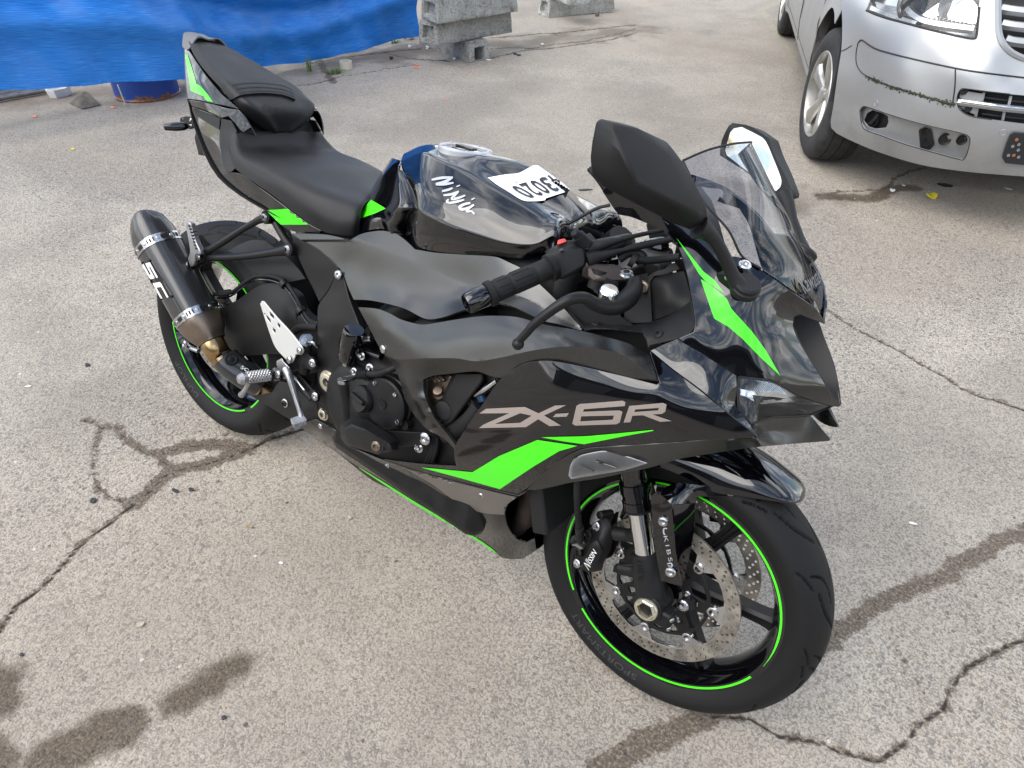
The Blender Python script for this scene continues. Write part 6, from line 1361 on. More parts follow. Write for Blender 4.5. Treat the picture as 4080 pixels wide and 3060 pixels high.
def blob(fr, pts, r_):
    global wet
    P = gpoly(fr, pts); wet = np.minimum(wet, dist_poly(X, Y, P)-r_)
blob('o', [(740, 1380), (900, 1290), (1010, 1215)], .050); blob('o', [(220, 1610), (400, 1530), (540, 1475)], .058); blob('o', [(-40, 1290), (15, 1320), (10, 1380)], .058); blob('o', [(-40, 1580), (0, 1640)], .045)
blob('o', [(-20, 625), (5, 622)], .012); blob('g', [(560, 1600), (950, 1620), (1150, 1540), (1300, 1530)], .055); blob('g', [(1450, 1455), (1500, 1448)], .012)
wet = np.clip(wet, -.3, .6)
edge = np.full(X.shape, 9.)      # brown dust near the fence
dust = gpoly('h', [(-200, 380), (300, 345), (700, 330), (1100, 250), (1560, 190)]); edge = dist_poly(X, Y, dust)
d2 = dist_poly(X, Y, gpoly('r', [(880, 430), (1200, 410), (1600, 370), (2300, 290)])); edge = np.minimum(edge, d2-.02)
d3 = dist_poly(X, Y, gpoly('g', [(0, 1580), (300, 1650), (-100, 1640)])); edge = np.minimum(edge, d3+.02)
edge = np.clip(edge, 0, 2)
pnt = dist_poly(X, Y, gpoly('g', [(60, 60), (200, 270), (330, 480), (460, 720)]))-.035; pnt = np.clip(pnt, -.1, .5)
def vnoise(sc, oct_=4, ro=.55, seed=0):
    r_ = np.random.default_rng(seed); out_ = np.zeros(X.shape); amp = 1.; tot = 0
    for o_ in range(oct_):
        L_ = r_.random((256, 256)); x = X*sc+r_.random()*50; y = Y*sc+r_.random()*50; xi, yi = np.floor(x).astype(int), np.floor(y).astype(int); fx, fy = x-xi, y-yi; fx = fx*fx*(3-2*fx); fy = fy*fy*(3-2*fy)
        g = lambda a, b: L_[(xi+a) % 256, (yi+b) % 256]
        out_ += amp*((g(0, 0)*(1-fx)+g(1, 0)*fx)*(1-fy)+(g(0, 1)*(1-fx)+g(1, 1)*fx)*fy); tot += amp; amp *= ro; sc *= 2.03
    return out_/tot
def sstep(a, lo, hi): return np.clip((a-lo)/(hi-lo), 0, 1)
big_a = sstep(vnoise(1.1, 5, .6, 1), .35, .62); film_a = sstep(vnoise(1.9, 6, .62, 2), .34, .66); tan_a = sstep(vnoise(.7, 4, .55, 3), .50, .70)
dust_a = np.clip(1-(edge+(vnoise(6, 5, .65, 4)-.5)*.7)/.30, 0, 1)
wet_a = np.clip(((vnoise(14, 4, .65, 5)-.5)*.055-wet)/.020, 0, 1)
pnt_a = np.clip(((vnoise(9, 5, .7, 6)-.5)*.12-pnt)/.04, 0, 1)
Z = -np.clip((-dc_)/.006+.3, 0, 1)*.006
v = np.stack([X, Y, Z], -1).reshape(-1, 3); nx, ny = X.shape
q = np.arange(nx*ny).reshape(nx, ny); F = np.stack([q[:-1, :-1], q[1:, :-1], q[1:, 1:], q[:-1, 1:]], -1).reshape(-1, 4)
me = bpy.data.meshes.new('ground'); me.vertices.add(len(v)); me.vertices.foreach_set('co', v.ravel()); me.loops.add(F.size); me.loops.foreach_set('vertex_index', F.ravel()); me.polygons.add(len(F)); me.polygons.foreach_set('loop_start', np.arange(len(F))*4); me.update(calc_edges=True)
me.polygons.foreach_set('use_smooth', [True]*len(F))
for nm, arr in (('crack', dc_), ('dirt', dd_), ('wet', wet_a), ('dust', dust_a), ('paint', pnt_a), ('big', big_a), ('film', film_a), ('tan', tan_a)): at_ = me.attributes.new(nm, 'FLOAT', 'POINT'); at_.data.foreach_set('value', arr.ravel().astype(np.float32))
gm = bpy.data.materials.new('weathered_concrete'); gm.use_nodes = True; me.materials.append(gm); t = gm.node_tree; b = t.nodes['Principled BSDF']
def n_(ty, **k):
    x = t.nodes.new(ty)
    for a_, c_ in k.items(): setattr(x, a_, c_)
    return x
def lk(a_, c_): t.links.new(a_, c_)
def mth(op, a_, c_=None, cl=False):
    x = n_('ShaderNodeMath', operation=op); x.use_clamp = cl
    for i, s_ in enumerate((a_, c_)):
        if s_ is None: continue
        if isinstance(s_, (int, float)): x.inputs[i].default_value = s_
        else: lk(s_, x.inputs[i])
    return x.outputs[0]
def ramp(s_, stops):
    x = n_('ShaderNodeValToRGB'); e = x.color_ramp.elements
    while len(e) < len(stops): e.new(.5)
    for el, (p_, c_) in zip(e, stops): el.position = p_; el.color = (*c_, 1) if len(c_) == 3 else c_
    lk(s_, x.inputs[0]); return x.outputs[0]
def mixc(f_, a_, c_, ty='MIX'):
    x = n_('ShaderNodeMixRGB', blend_type=ty)
    for i, s_ in enumerate((f_, a_, c_)):
        if isinstance(s_, (int, float)): x.inputs[i].default_value = s_
        elif isinstance(s_, tuple): x.inputs[i].default_value = (*s_, 1)
        else: lk(s_, x.inputs[i])
    return x.outputs[0]
def noise(sc, det=4, ro=.55, vec=None, dist=0):
    x = n_('ShaderNodeTexNoise'); x.inputs['Scale'].default_value = sc; x.inputs['Detail'].default_value = det; x.inputs['Roughness'].default_value = ro; x.inputs['Distortion'].default_value = dist; lk(vec or OC, x.inputs['Vector']); return x.outputs[0]
def vor(sc, vec=None, feat='F1', rnd=1.):
    x = n_('ShaderNodeTexVoronoi', feature=feat); x.inputs['Scale'].default_value = sc; x.inputs['Randomness'].default_value = rnd; lk(vec or OC, x.inputs['Vector']); return x
def attr(nm): x = n_('ShaderNodeAttribute', attribute_name=nm); return x.outputs['Fac']
tcg = n_('ShaderNodeTexCoord'); OC = tcg.outputs['Object']
# stretch of the coordinates so that stones are not perfect cells
wn = n_('ShaderNodeTexNoise'); wn.inputs['Scale'].default_value = 60; lk(OC, wn.inputs['Vector']); vm = n_('ShaderNodeVectorMath', operation='SCALE'); vm.inputs[3].default_value = .008; lk(wn.outputs['Color'], vm.inputs[0]); va = n_('ShaderNodeVectorMath', operation='ADD'); lk(OC, va.inputs[0]); lk(vm.outputs[0], va.inputs[1]); WC = va.outputs[0]
v1 = vor(118, WC); v2 = vor(210, WC); v3 = vor(62, WC)
mid_ = attr('film'); fine = noise(420, 1); grit = noise(150, 2)
matrix = ramp(attr('big'), [(0, (.365, .329, .280)), (1, (.436, .395, .338))])
matrix = mixc(mth('MULTIPLY', ramp(fine, [(.35, (0, 0, 0)), (.65, (1, 1, 1))]), .35), matrix, (.42, .385, .34))
def stone_col(vn): 
    s_ = n_('ShaderNodeSeparateColor'); lk(vn.outputs['Color'], s_.inputs[0])
    return ramp(s_.outputs[0], [(0, (.125, .122, .120)), (.22, (.208, .196, .180)), (.45, (.285, .252, .208)), (.62, (.37, .31, .23)), (.78, (.45, .41, .36)), (.92, (.23, .22, .21)), (1, (.52, .48, .43))]), s_.outputs[1]
c1, k1 = stone_col(v1); c2, k2 = stone_col(v2); c3, k3 = stone_col(v3)
def smask(vn, k_, size, soft): 
    th_ = mth('MULTIPLY', k_, size); return mth('DIVIDE', mth('SUBTRACT', th_, vn.outputs['Distance']), soft, True)
show = ramp(attr('big'), [(0, (.45, .45, .45)), (1, (1, 1, 1))])
m1 = smask(v1, k1, .72, .10); m2 = smask(v2, k2, .70, .14); m3 = smask(v3, k3, .42, .06)
colr = mixc(mth('MULTIPLY', m2, .62), matrix, c2); colr = mixc(mth('MULTIPLY', mth('MULTIPLY', m1, show), .85), colr, c1); colr = mixc(mth('MULTIPLY', m3, show), colr, c3)
pit = mth('GREATER_THAN', v2.outputs['Distance'], .62); colr = mixc(mth('MULTIPLY', pit, .55), colr, (.10, .09, .08))
# wide tonal drift, traffic film
film = ramp(attr('film'), [(0, (.84, .83, .82)), (1, (1.08, 1.07, 1.05))]); colr = mixc(1., colr, film, 'MULTIPLY')
colr = mixc(mth('MULTIPLY', attr('tan'), .25), colr, (.37, .30, .225))
# dust by the fence
dm = mth('MULTIPLY', attr('dust'), .80); colr = mixc(dm, colr, ramp(grit, [(.35, (.095, .075, .058)), (.65, (.20, .165, .13))]))
# damp patches: darker stone
wm = attr('wet')
wm = mth('MULTIPLY', wm, ramp(grit, [(.3, (.75, .75, .75)), (.6, (1, 1, 1))])); colr = mixc(mth('MULTIPLY', wm, .95), colr, mixc(1., colr, (.25, .205, .16), 'MULTIPLY'))
# earth in and beside the cracks
jn = mth('MULTIPLY', mth('SUBTRACT', noise(34, 4, .7), .5), .065)
em = mth('DIVIDE', mth('SUBTRACT', jn, attr('dirt')), .008, True); earth = ramp(grit, [(.34, (.055, .043, .034)), (.55, (.125, .097, .072)), (.66, (.235, .19, .14))])
colr = mixc(mth('MULTIPLY', em, .88), colr, earth)
cm = mth('DIVIDE', mth('SUBTRACT', mth('MULTIPLY', mth('SUBTRACT', noise(55, 3, .7), .5), .007), attr('crack')), .003, True); colr = mixc(mth('MULTIPLY', cm, .9), colr, (.022, .018, .015))
# worn line of pale green paint beside the van
pm = attr('paint'); pm = mth('MULTIPLY', pm, ramp(grit, [(.42, (0, 0, 0)), (.6, (1, 1, 1))])); colr = mixc(mth('MULTIPLY', pm, .42), colr, (.42, .47, .27))
# small pale and dark specks
sp = vor(24); ss_ = n_('ShaderNodeSeparateColor'); lk(sp.outputs['Color'], ss_.inputs[0]); spm = mth('MULTIPLY', mth('LESS_THAN', sp.outputs['Distance'], mth('MULTIPLY', ss_.outputs[1], .13)), mth('GREATER_THAN', ss_.outputs[2], .62)); colr = mixc(mth('MULTIPLY', spm, .8), colr, ramp(ss_.outputs[0], [(.3, (.06, .06, .062)), (.55, (.42, .36, .27)), (.8, (.6, .58, .55))]))
lk(colr, b.inputs['Base Color'])
rgh = mth('SUBTRACT', .9, mth('MULTIPLY', mth('MAXIMUM', mth('MULTIPLY', m1, show), m3), .25)); rgh = mth('SUBTRACT', rgh, mth('MULTIPLY', wm, .14)); lk(rgh, b.inputs['Roughness']); b.inputs['Specular IOR Level'].default_value = .35
hgt = mth('ADD', mth('MULTIPLY', mth('MULTIPLY', m1, show), .6), mth('ADD', mth('MULTIPLY', m2, .35), mth('MULTIPLY', m3, .8))); hgt = mth('ADD', hgt, mth('MULTIPLY', grit, .9)); hgt = mth('SUBTRACT', hgt, mth('MULTIPLY', cm, 2.)); hgt = mth('SUBTRACT', hgt, mth('MULTIPLY', pit, .8))
bp = n_('ShaderNodeBump'); bp.inputs['Strength'].default_value = .9; bp.inputs['Distance'].default_value = .0018; lk(hgt, bp.inputs['Height']); lk(bp.outputs[0], b.inputs['Normal'])
go = bpy.data.objects.new('ground', me); col.objects.link(go); tag(go, kind='structure')
# ------------------------------------------------------------------ concrete fence feet
m = mat('concrete', (.33, .34, .32), .85, vary=(7, .55, 1.25, .05), bump=(160, .6, .002)); t = m.node_tree; b = t.nodes['Principled BSDF']
tcg = n_('ShaderNodeTexCoord'); OC = tcg.outputs['Object']
st_ = ramp(noise(9, 6, .7), [(.30, (.10, .095, .085)), (.46, (.30, .30, .28)), (.7, (.43, .44, .42))]); sp_ = ramp(noise(70, 4, .7), [(.34, (.45, .45, .42)), (.48, (1, 1, 1))]); st_ = mixc(1., st_, sp_, 'MULTIPLY')
mo = ramp(noise(14, 5, .7), [(.60, (0, 0, 0)), (.72, (1, 1, 1))]); st_ = mixc(mth('MULTIPLY', mo, .35), st_, (.18, .19, .11)); lk(st_, b.inputs['Base Color'])
def foot_block(A, B, C, h, label, group='concrete fence feet', pocket=True, notch=False, z0=None):
    "A near corner, B along the short end, C along the long side (world, at the block's underside)"
    A, B, C = [np.array(p, float) for p in (A, B, C)]; ex_ = B-A; ez_ = C-A
    e = empty('concrete_block', tuple(A)); tag(e, label, 'block', group)
    w_, l_ = np.linalg.norm(ex_[:2]), np.linalg.norm(ez_[:2]); ux_, uz_ = unit(np.r_[ex_[:2], 0]), unit(np.r_[ez_[:2], 0]); up_ = V(0, 0, 1)
    tw_ = .90
    def pt(a, c, z): # taper towards the top
        k = 1-(1-tw_)*z; return ux_*(w_*(.5+(a-.5)*k))+uz_*(l_*(.5+(c-.5)*(1-(1-k)*.35)))+up_*h*z
    N_ = 10; bm = bmesh.new(); 
    vs = [bm.verts.new(pt(a, c, z)) for a, c, z in ((0, 0, 0), (1, 0, 0), (1, 1, 0), (0, 1, 0), (0, 0, 1), (1, 0, 1), (1, 1, 1), (0, 1, 1))]
    fs = [bm.faces.new([vs[i] for i in q_]) for q_ in ((3, 2, 1, 0), (4, 5, 6, 7), (0, 1, 5, 4), (1, 2, 6, 5), (2, 3, 7, 6), (3, 0, 4, 7))]
    bmesh.ops.recalc_face_normals(bm, faces=bm.faces); me_ = bpy.data.meshes.new('body')
    bmesh.ops.bevel(bm, geom=list(bm.edges), offset=.010, segments=2, affect='EDGES', profile=.6); bm.normal_update()
    for sg in ((-1, 1) if pocket else (-1,)):
        if not (pocket or notch): continue
        e_f = max(bm.faces, key=lambda q_: q_.calc_area()*(1 if q_.normal.dot(Vector(uz_))*sg > .8 else 0))
        bmesh.ops.inset_region(bm, faces=[e_f], thickness=.038 if pocket else .048)
        if notch:
            for v_ in e_f.verts:
                if v_.co.z < h*.5: v_.co.z = .002
        bmesh.ops.inset_region(bm, faces=[e_f], thickness=.012, depth=-.045) if pocket else bmesh.ops.inset_region(bm, faces=[e_f], thickness=.006, depth=-.14)
    bmesh.ops.triangulate(bm, faces=bm.faces); bmesh.ops.subdivide_edges(bm, edges=[e_ for e_ in bm.edges if e_.calc_length() > .09], cuts=3, use_grid_fill=False)
    for v_ in bm.verts:
        q_ = v_.co; v_.co = q_+Vector(rng.normal(0, .0016, 3))
    bm.to_mesh(me_); bm.free(); me_.materials.append(MATS['concrete']); o = bpy.data.objects.new('body', me_); col.objects.link(o); o.parent = e
    return e
g_ = lambda a, b, z=0.: G('r', a, b, z)
HB = .150
foot_block(g_(672, 618), g_(866, 578), g_(172, 432), HB, 'grey concrete foot lying lowest under the stack, arched notch in its end', pocket=False, notch=True)
z1 = HB+.004
foot_block(g_(357, 446, z1), g_(163, 412, z1), g_(1090, 316, z1), .165, 'middle concrete foot of the stack beside the blue tarp, plain grey side')
z2 = z1+.169
foot_block(g_(352, 240, z2), g_(190, 172, z2), g_(1142, 112, z2), .165, 'top concrete foot of the stack beside the blue tarp, side blotched with dark stains')
foot_block(g_(1442, 178), g_(1330, 138), g_(2085, 118), .17, 'stained concrete foot lying on the ground beyond the stack')
zt = .176
foot_block(g_(1640, 55, zt), g_(1505, -10, zt), g_(1865, 52, zt), .12, 'short pale concrete slab resting on the far concrete foot', pocket=False)
# ------------------------------------------------------------------ blue tarpaulin on the fence
m = mat('tarp', (.008, .085, .42), .42, spec=.45); t = m.node_tree; b = t.nodes['Principled BSDF']
tcg = n_('ShaderNodeTexCoord'); OC = tcg.outputs['Object']; uvn = n_('ShaderNodeUVMap'); UV = uvn.outputs[0]
mpn = n_('ShaderNodeMapping'); mpn.inputs['Scale'].default_value = (9, 260, 1); lk(UV, mpn.inputs[0]); lines = noise(1, 3, .6, mpn.outputs[0])
mp2 = n_('ShaderNodeMapping'); mp2.inputs['Scale'].default_value = (120, 8, 1); lk(UV, mp2.inputs[0]); warp_ = noise(1, 3, .6, mp2.outputs[0])
tcl = ramp(lines, [(.3, (.005, .11, .42)), (.55, (.014, .18, .58)), (.72, (.045, .27, .72))]); fade = ramp(noise(2.2, 6, .65, UV), [(.5, (0, 0, 0)), (.75, (1, 1, 1))]); tcl = mixc(mth('MULTIPLY', fade, .30), tcl, (.10, .22, .42))
drt = ramp(noise(5, 6, .7, UV), [(.58, (0, 0, 0)), (.78, (1, 1, 1))]); tcl = mixc(mth('MULTIPLY', drt, .35), tcl, (.05, .06, .09)); lk(tcl, b.inputs['Base Color'])
bp = n_('ShaderNodeBump'); bp.inputs['Strength'].default_value = .5; bp.inputs['Distance'].default_value = .003; mp3 = n_('ShaderNodeMapping'); mp3.inputs['Scale'].default_value = (2.2, 7, 1); mp3.inputs['Rotation'].default_value = (0, 0, .15); lk(UV, mp3.inputs[0]); cre = n_('ShaderNodeTexNoise'); cre.noise_type = 'RIDGED_MULTIFRACTAL'; cre.inputs['Scale'].default_value = 1.6; cre.inputs['Detail'].default_value = 3; lk(mp3.outputs[0], cre.inputs['Vector']); bq = n_('ShaderNodeBump'); bq.inputs['Strength'].default_value = .7; bq.inputs['Distance'].default_value = .012; lk(cre.outputs[0], bq.inputs['Height']); lk(bq.outputs[0], bp.inputs['Normal'])
lk(mth('ADD', lines, mth('MULTIPLY', warp_, .6)), bp.inputs['Height']); lk(bp.outputs[0], b.inputs['Normal'])
btm = [G('h', -420, 330, .34), G('h', -150, 327, .32), G('h', 0, 326, .30), G('h', 150, 320, .28), G('h', 300, 314, .26), G('h', 430, 307, .25), G('h', 560, 299, .24), G('h', 690, 288, .20), G('h', 850, 268, .12), G('h', 1000, 247, .06), G('h', 1140, 218, .02), G('h', 1280, 190, .02), G('h', 1420, 155, .03), G('h', 1538, 131, .05)]
bt = cat_rom(btm, 14); nU = len(bt); nV = 70; tv_ = []; tuv = []; sL = np.r_[0, np.cumsum(np.linalg.norm(np.diff(bt, axis=0), axis=1))]
base_n = unit(np.cross(V(0, 0, 1), bt[-1]-bt[0])); base_n = base_n if base_n@(CAM_LOC-bt[nU//2]) > 0 else -base_n
for i in range(nU):
    s_ = sL[i]
    for j in range(nV):
        h_ = 2.1*(j/(nV-1))**1.15
        w_ = .045*math.sin(s_*2.1+.6)*math.exp(-h_*.4)+.028*math.sin(s_*4.7+h_*2.2)+.018*math.sin(s_*9.5-h_*5)+.010*math.sin(s_*21+h_*6+1.5*math.sin(h_*4))
        sag = .055*math.exp(-((h_-.28-.06*math.sin(s_*1.9))/.09)**2)+.045*math.exp(-((h_-.55-.10*math.sin(s_*1.3+1))/.07)**2)-.055*math.exp(-((h_-.42-.08*math.sin(s_*1.6))/.08)**2)
        fr2 = .004*math.sin(s_*130)*math.exp(-h_*60) if j < 3 else 0
        p = bt[i]+V(0, 0, h_)+base_n*(w_+sag-.10*min(1, h_)+fr2); tv_.append(p); tuv.append((s_, h_))
tarp = link('tarpaulin', tv_, grid_faces(nU, nV), 'tarp', None, uvs=tuv, angle=60); tag(tarp, 'bright blue woven tarpaulin hanging in folds along the fence', 'tarpaulin')
fence = empty('site_fence', (float(bt[0][0]), float(bt[0][1]), 0)); tag(fence, 'galvanised steel tube fence behind the blue tarpaulin', 'fence'); fo = V(bt[0][0], bt[0][1], 0)
off_ = -base_n*.20
mat('galv', (.42, .43, .44), .42, metal=.8, vary=(20, .7, 1.15, .08))
for z_ in (.18, 1.2, 2.05): tube('rail', [bt[0]*V(1, 1, 0)+off_+V(0, 0, z_)-fo, bt[-1]*V(1, 1, 0)+off_+V(0, 0, z_)-fo], .019, 'galv', fence)
for i in (0, nU-1): tube('post', [bt[i]*V(1, 1, 0)+off_-fo, bt[i]*V(1, 1, 0)+off_+V(0, 0, 2.1)-fo], .021, 'galv', fence)
tag(tube('loose_pole', [G('h', -200, 392, .03), G('h', 0, 356, .03), G('h', 190, 322, .03)], .024, 'galv', None, smooth_path=False), 'grey steel tube lying on the ground under the tarpaulin edge', 'pole')
# rusty-footed blue drum behind the tarpaulin
m = mat('drum_blue', (.012, .055, .26), .45, vary=(8, .6, 1.3, .1)); t = m.node_tree; b = t.nodes['Principled BSDF']; tcg = n_('ShaderNodeTexCoord'); OC = tcg.outputs['Object']; sx_n = n_('ShaderNodeSeparateXYZ'); lk(OC, sx_n.inputs[0])
rm = mth('DIVIDE', mth('SUBTRACT', mth('ADD', .022, mth('MULTIPLY', mth('SUBTRACT', noise(9, 6, .7), .45), .16)), sx_n.outputs[2]), .012, True); lk(mixc(rm, (.012, .055, .26), ramp(noise(60, 4), [(.3, (.10, .035, .012)), (.7, (.30, .13, .05))])), b.inputs['Base Color'])
dl, dr, db = G('h', 425, 350), G('h', 660, 340), G('h', 540, 370); rad = np.linalg.norm(dr-dl)/2; dcn = (dl+dr)/2
drum = empty('steel_drum', tuple(dcn)); tag(drum, 'blue steel drum with a rusty foot standing under the tarpaulin', 'drum')
lathe('shell', [(0, 0), (.0, rad+.004), (.010, rad+.006), (.016, rad), (.20, rad), (.21, rad+.008), (.22, rad), (.42, rad), (.43, rad+.008), (.44, rad), (.62, rad), (.63, rad+.005), (.64, rad+.005), (.64, rad-.012), (.625, rad-.014), (.625, 0)], V(0, 0, 0), V(0, 0, 1), 'drum_blue', drum, seg=56)
# ------------------------------------------------------------------ litter on the ground
mat('orange', (.75, .17, .10), .5); mat('yellow', (.62, .50, .03), .6); mat('blackbit', (.02, .021, .024), .5); mat('whitebit', (.72, .72, .70), .6); mat('stone', (.42, .36, .28), .8, vary=(60, .7, 1.2, .05)); mat('board', (.10, .085, .07), .8, vary=(20, .5, 1.6, .05)); mat('leaf', (.14, .20, .07), .6); mat('straw', (.30, .22, .13), .7)
def chip(name, fr, a, b, m, sx, sy, h, label, cat, ang=0., group=None, curl=.25, seed=0):
    if fr == 'o': sx, sy, h = sx*.68, sy*.6, h*.55
    r_ = random.Random(seed*77+int(a*3+b)); p = G(fr, a, b); n = 9; vs = []
    o2 = [(math.cos(2*math.pi*k/n)*sx*(1+r_.uniform(-.28, .22)), math.sin(2*math.pi*k/n)*sy*(1+r_.uniform(-.28, .22))) for k in range(n)]
    ca, sa_ = math.cos(ang), math.sin(ang)
    def z(x, y): return h*.35+curl*h*((x/sx)**2*1.2+(y/sy)*.4)
    top = [(x*ca-y*sa_, x*sa_+y*ca, .0015+h*.5+z(x, y)) for x, y in o2]; bot = [(q_[0], q_[1], max(.0006, q_[2]-max(.0012, h*.8))) for q_ in top]
    c_t, c_b = (0, 0, .0015+h), (0, 0, .0006)
    vs = top+bot+[c_t, c_b]; f = [(i, (i+1) % n, 2*n) for i in range(n)]+[(n+(i+1) % n, n+i, 2*n+1) for i in range(n)]+[(n+i, n+(i+1) % n, (i+1) % n, i) for i in range(n)]
    o = link(name, vs, f, m, None, smooth=False); o.location = tuple(p); tag(o, label, cat, group); return o
OG = 'orange plastic chips'
chip('plastic_chip', 'h', 1532, 240, 'orange', .024, .011, .004, 'orange plastic chip on the asphalt in front of the concrete stack', 'litter', .3, OG); chip('plastic_chip', 'h', 1527, 250, 'orange', .026, .011, .004, 'orange plastic chip on the asphalt in front of the concrete stack', 'litter', .1, OG)
chip('plastic_chip', 'h', 1722, 265, 'orange', .010, .006, .003, 'tiny red chip on the asphalt ahead of the lowest concrete foot', 'litter'); chip('plastic_chip', 'h', 1641, 368, 'orange', .010, .006, .003, 'tiny red chip alone on open asphalt beyond the seat', 'litter', .8)
chip('plastic_chip', 'h', 127, 430, 'orange', .022, .010, .004, 'orange chip on the dusty ground before the cardboard scrap', 'litter', .2); chip('plastic_chip', 'h', 415, 396, 'orange', .022, .010, .004, 'orange chip on the ground just in front of the blue drum', 'litter', .2)
chip('leaf', 'g', 1455, 1612, 'yellow', .030, .022, .010, 'bright yellow scrap lying in front of the silver van bumper', 'litter', .9, curl=1.); chip('leaf', 'D', 158, 323, 'yellow', .014, .008, .004, 'small yellow scrap on asphalt left of the motorcycle tail', 'litter', .4)
chip('black_scrap', 'g', 1560, 1515, 'blackbit', .040, .018, .006, 'flat black scrap on the stained ground under the van front', 'litter', .2); chip('white_scrap', 'g', 1135, 1560, 'whitebit', .015, .013, .006, 'white crumpled scrap on the wet stain before the van', 'litter', .2, curl=1.); chip('white_scrap', 'g', 1230, 1518, 'whitebit', .010, .005, .004, 'tiny white flake at the edge of the wet stain', 'litter')
chip('white_scrap', 'g', 2085, 1545, 'whitebit', .020, .004, .003, 'thin white sliver on the ground below the number plate', 'litter')
chip('black_scrap', 'r', 1110, 535, 'blackbit', .012, .010, .012, 'small blocky black plastic piece on cracks near the concrete stack', 'litter', group='black pieces by the stack'); chip('black_scrap', 'r', 1150, 545, 'blackbit', .022, .010, .010, 'longer black plastic piece on cracks near the concrete stack', 'litter', .4, group='black pieces by the stack')
chip('black_strip', 'q', 1770, 512, 'blackbit', .040, .009, .004, 'flat black rubber strip on asphalt beyond the handlebar', 'litter', .75)
chip('black_scrap', 'o', 398, 530, 'blackbit', .016, .012, .008, 'dark torn scrap beside the loop of the ground crack', 'litter', .4, curl=1.); chip('black_scrap', 'o', 745, 487, 'blackbit', .020, .008, .006, 'black rubber crumb near the wide dirty crack', 'litter', .3, 'black crumbs by the crack'); chip('black_scrap', 'o', 812, 482, 'blackbit', .013, .008, .006, 'black rubber crumb near the wide dirty crack', 'litter', .3, 'black crumbs by the crack')
chip('white_scrap', 'o', 120, 45, 'whitebit', .018, .006, .005, 'curled white paper shred on concrete left of the rear wheel', 'litter', .8); chip('white_scrap', 'o', 1192, 792, 'whitebit', .010, .006, .003, 'small white flake on concrete below the belly pan', 'litter', .5)
chip('pebble', 'o', 598, 1055, 'stone', .014, .011, .010, 'pale cream pebble set alone in the concrete near the damp patch', 'pebble', .8); chip('pebble', 'o', 1482, 602, 'stone', .009, .008, .009, 'small cream pebble on concrete beside the lime belly stripe', 'pebble'); chip('brown_leaf', 'o', 1060, 640, 'straw', .014, .007, .006, 'brown dry leaf bit on concrete under the belly', 'litter', .6, curl=1.); chip('black_scrap', 'o', 950, 1448, 'blackbit', .008, .008, .006, 'black bit on concrete right of the damp patches', 'litter')
chip('black_scrap', 'o', 95, 1182, 'blackbit', .007, .007, .006, 'black bit on concrete above the damp patch at the edge', 'litter'); chip('white_scrap', 'D', 1970, 1132, 'whitebit', .012, .003, .003, 'thin white sliver on concrete right of the front tyre', 'litter', .3) 
chip('black_scrap', 'D', 190, 790, 'blackbit', .010, .007, .004, 'black speck of rubber left of the silencer', 'litter'); chip('white_scrap', 'D', 1300, 640, 'whitebit', .004, .003, .002, 'tiny white speck', 'litter') if False else None
chip('stone', 'h', 1437, 218, 'blackbit', .018, .014, .018, 'dark loose stone in the dust by the tarpaulin foot', 'stone'); chip('stone', 'r', 85, 385, 'stone', .05, .035, .07, 'grey rubble lump between the tarpaulin and the concrete stack', 'stone', curl=.1); chip('stone', 'r', 80, 465, 'whitebit', .018, .012, .014, 'white pebble in the dust by the concrete stack', 'stone'); chip('stone', 'r', 255, 478, 'whitebit', .016, .013, .018, 'pale pebble against the lowest concrete foot', 'stone'); chip('stone', 'r', 515, 582, 'whitebit', .014, .010, .012, 'pale pebble near the notch end of the lowest foot', 'stone'); chip('stone', 'r', 855, 592, 'whitebit', .020, .008, .008, 'white splinter at the corner of the lowest concrete foot', 'stone', .9); chip('stone', 'r', 1915, 160, 'board', .02, .02, .025, 'dark stone on the ground past the far concrete foot', 'stone'); chip('stone', 'r', 1380, 438, 'whitebit', .015, .010, .008, 'white chip in the dirt strip behind the cracks', 'stone')
# cardboard scrap, white tub, tape roll
p = G('h', 310, 385); cb = hull('cardboard', [p+V(-.10, -.05, .003), p+V(.09, -.06, .003), p+V(.10, .06, .004), p+V(-.07, .08, .05), p+V(-.08, .06, .06), p+V(-.10, -.05, .006), p+V(.09, -.06, .006)], 'board', None, bevel=.001); tag(cb, 'crumpled dark cardboard scrap on the ground before the blue drum', 'cardboard')
wst = tube('white_stick', [G('h', 461, 386, .004), G('h', 432, 312, .16)], .004, 'whitebit', None, seg=6); tag(wst, 'thin white stick leaning by the blue drum', 'stick')
p = G('h', 222, 352); tb = lathe('tub', [(0, 0), (0, .050), (.035, .058), (.055, .060), (.056, .056), (.004, .046), (.004, 0)], p, V(0, 0, 1), 'whitebit', None, seg=7, squash=1.35); tag(tb, 'squashed white plastic tub under the tarpaulin edge', 'tub')
p = G('h', 1272, 250); mat('taperoll', (.55, .50, .40), .4); tr_ = lathe('tape_roll', [(0, .032), (0, .047), (.052, .047), (.052, .032)], p, V(0, 0, 1), 'taperoll', None, seg=36, closed=True); tag(tr_, 'used roll of clear tape standing on the ground by the tarpaulin', 'tape')
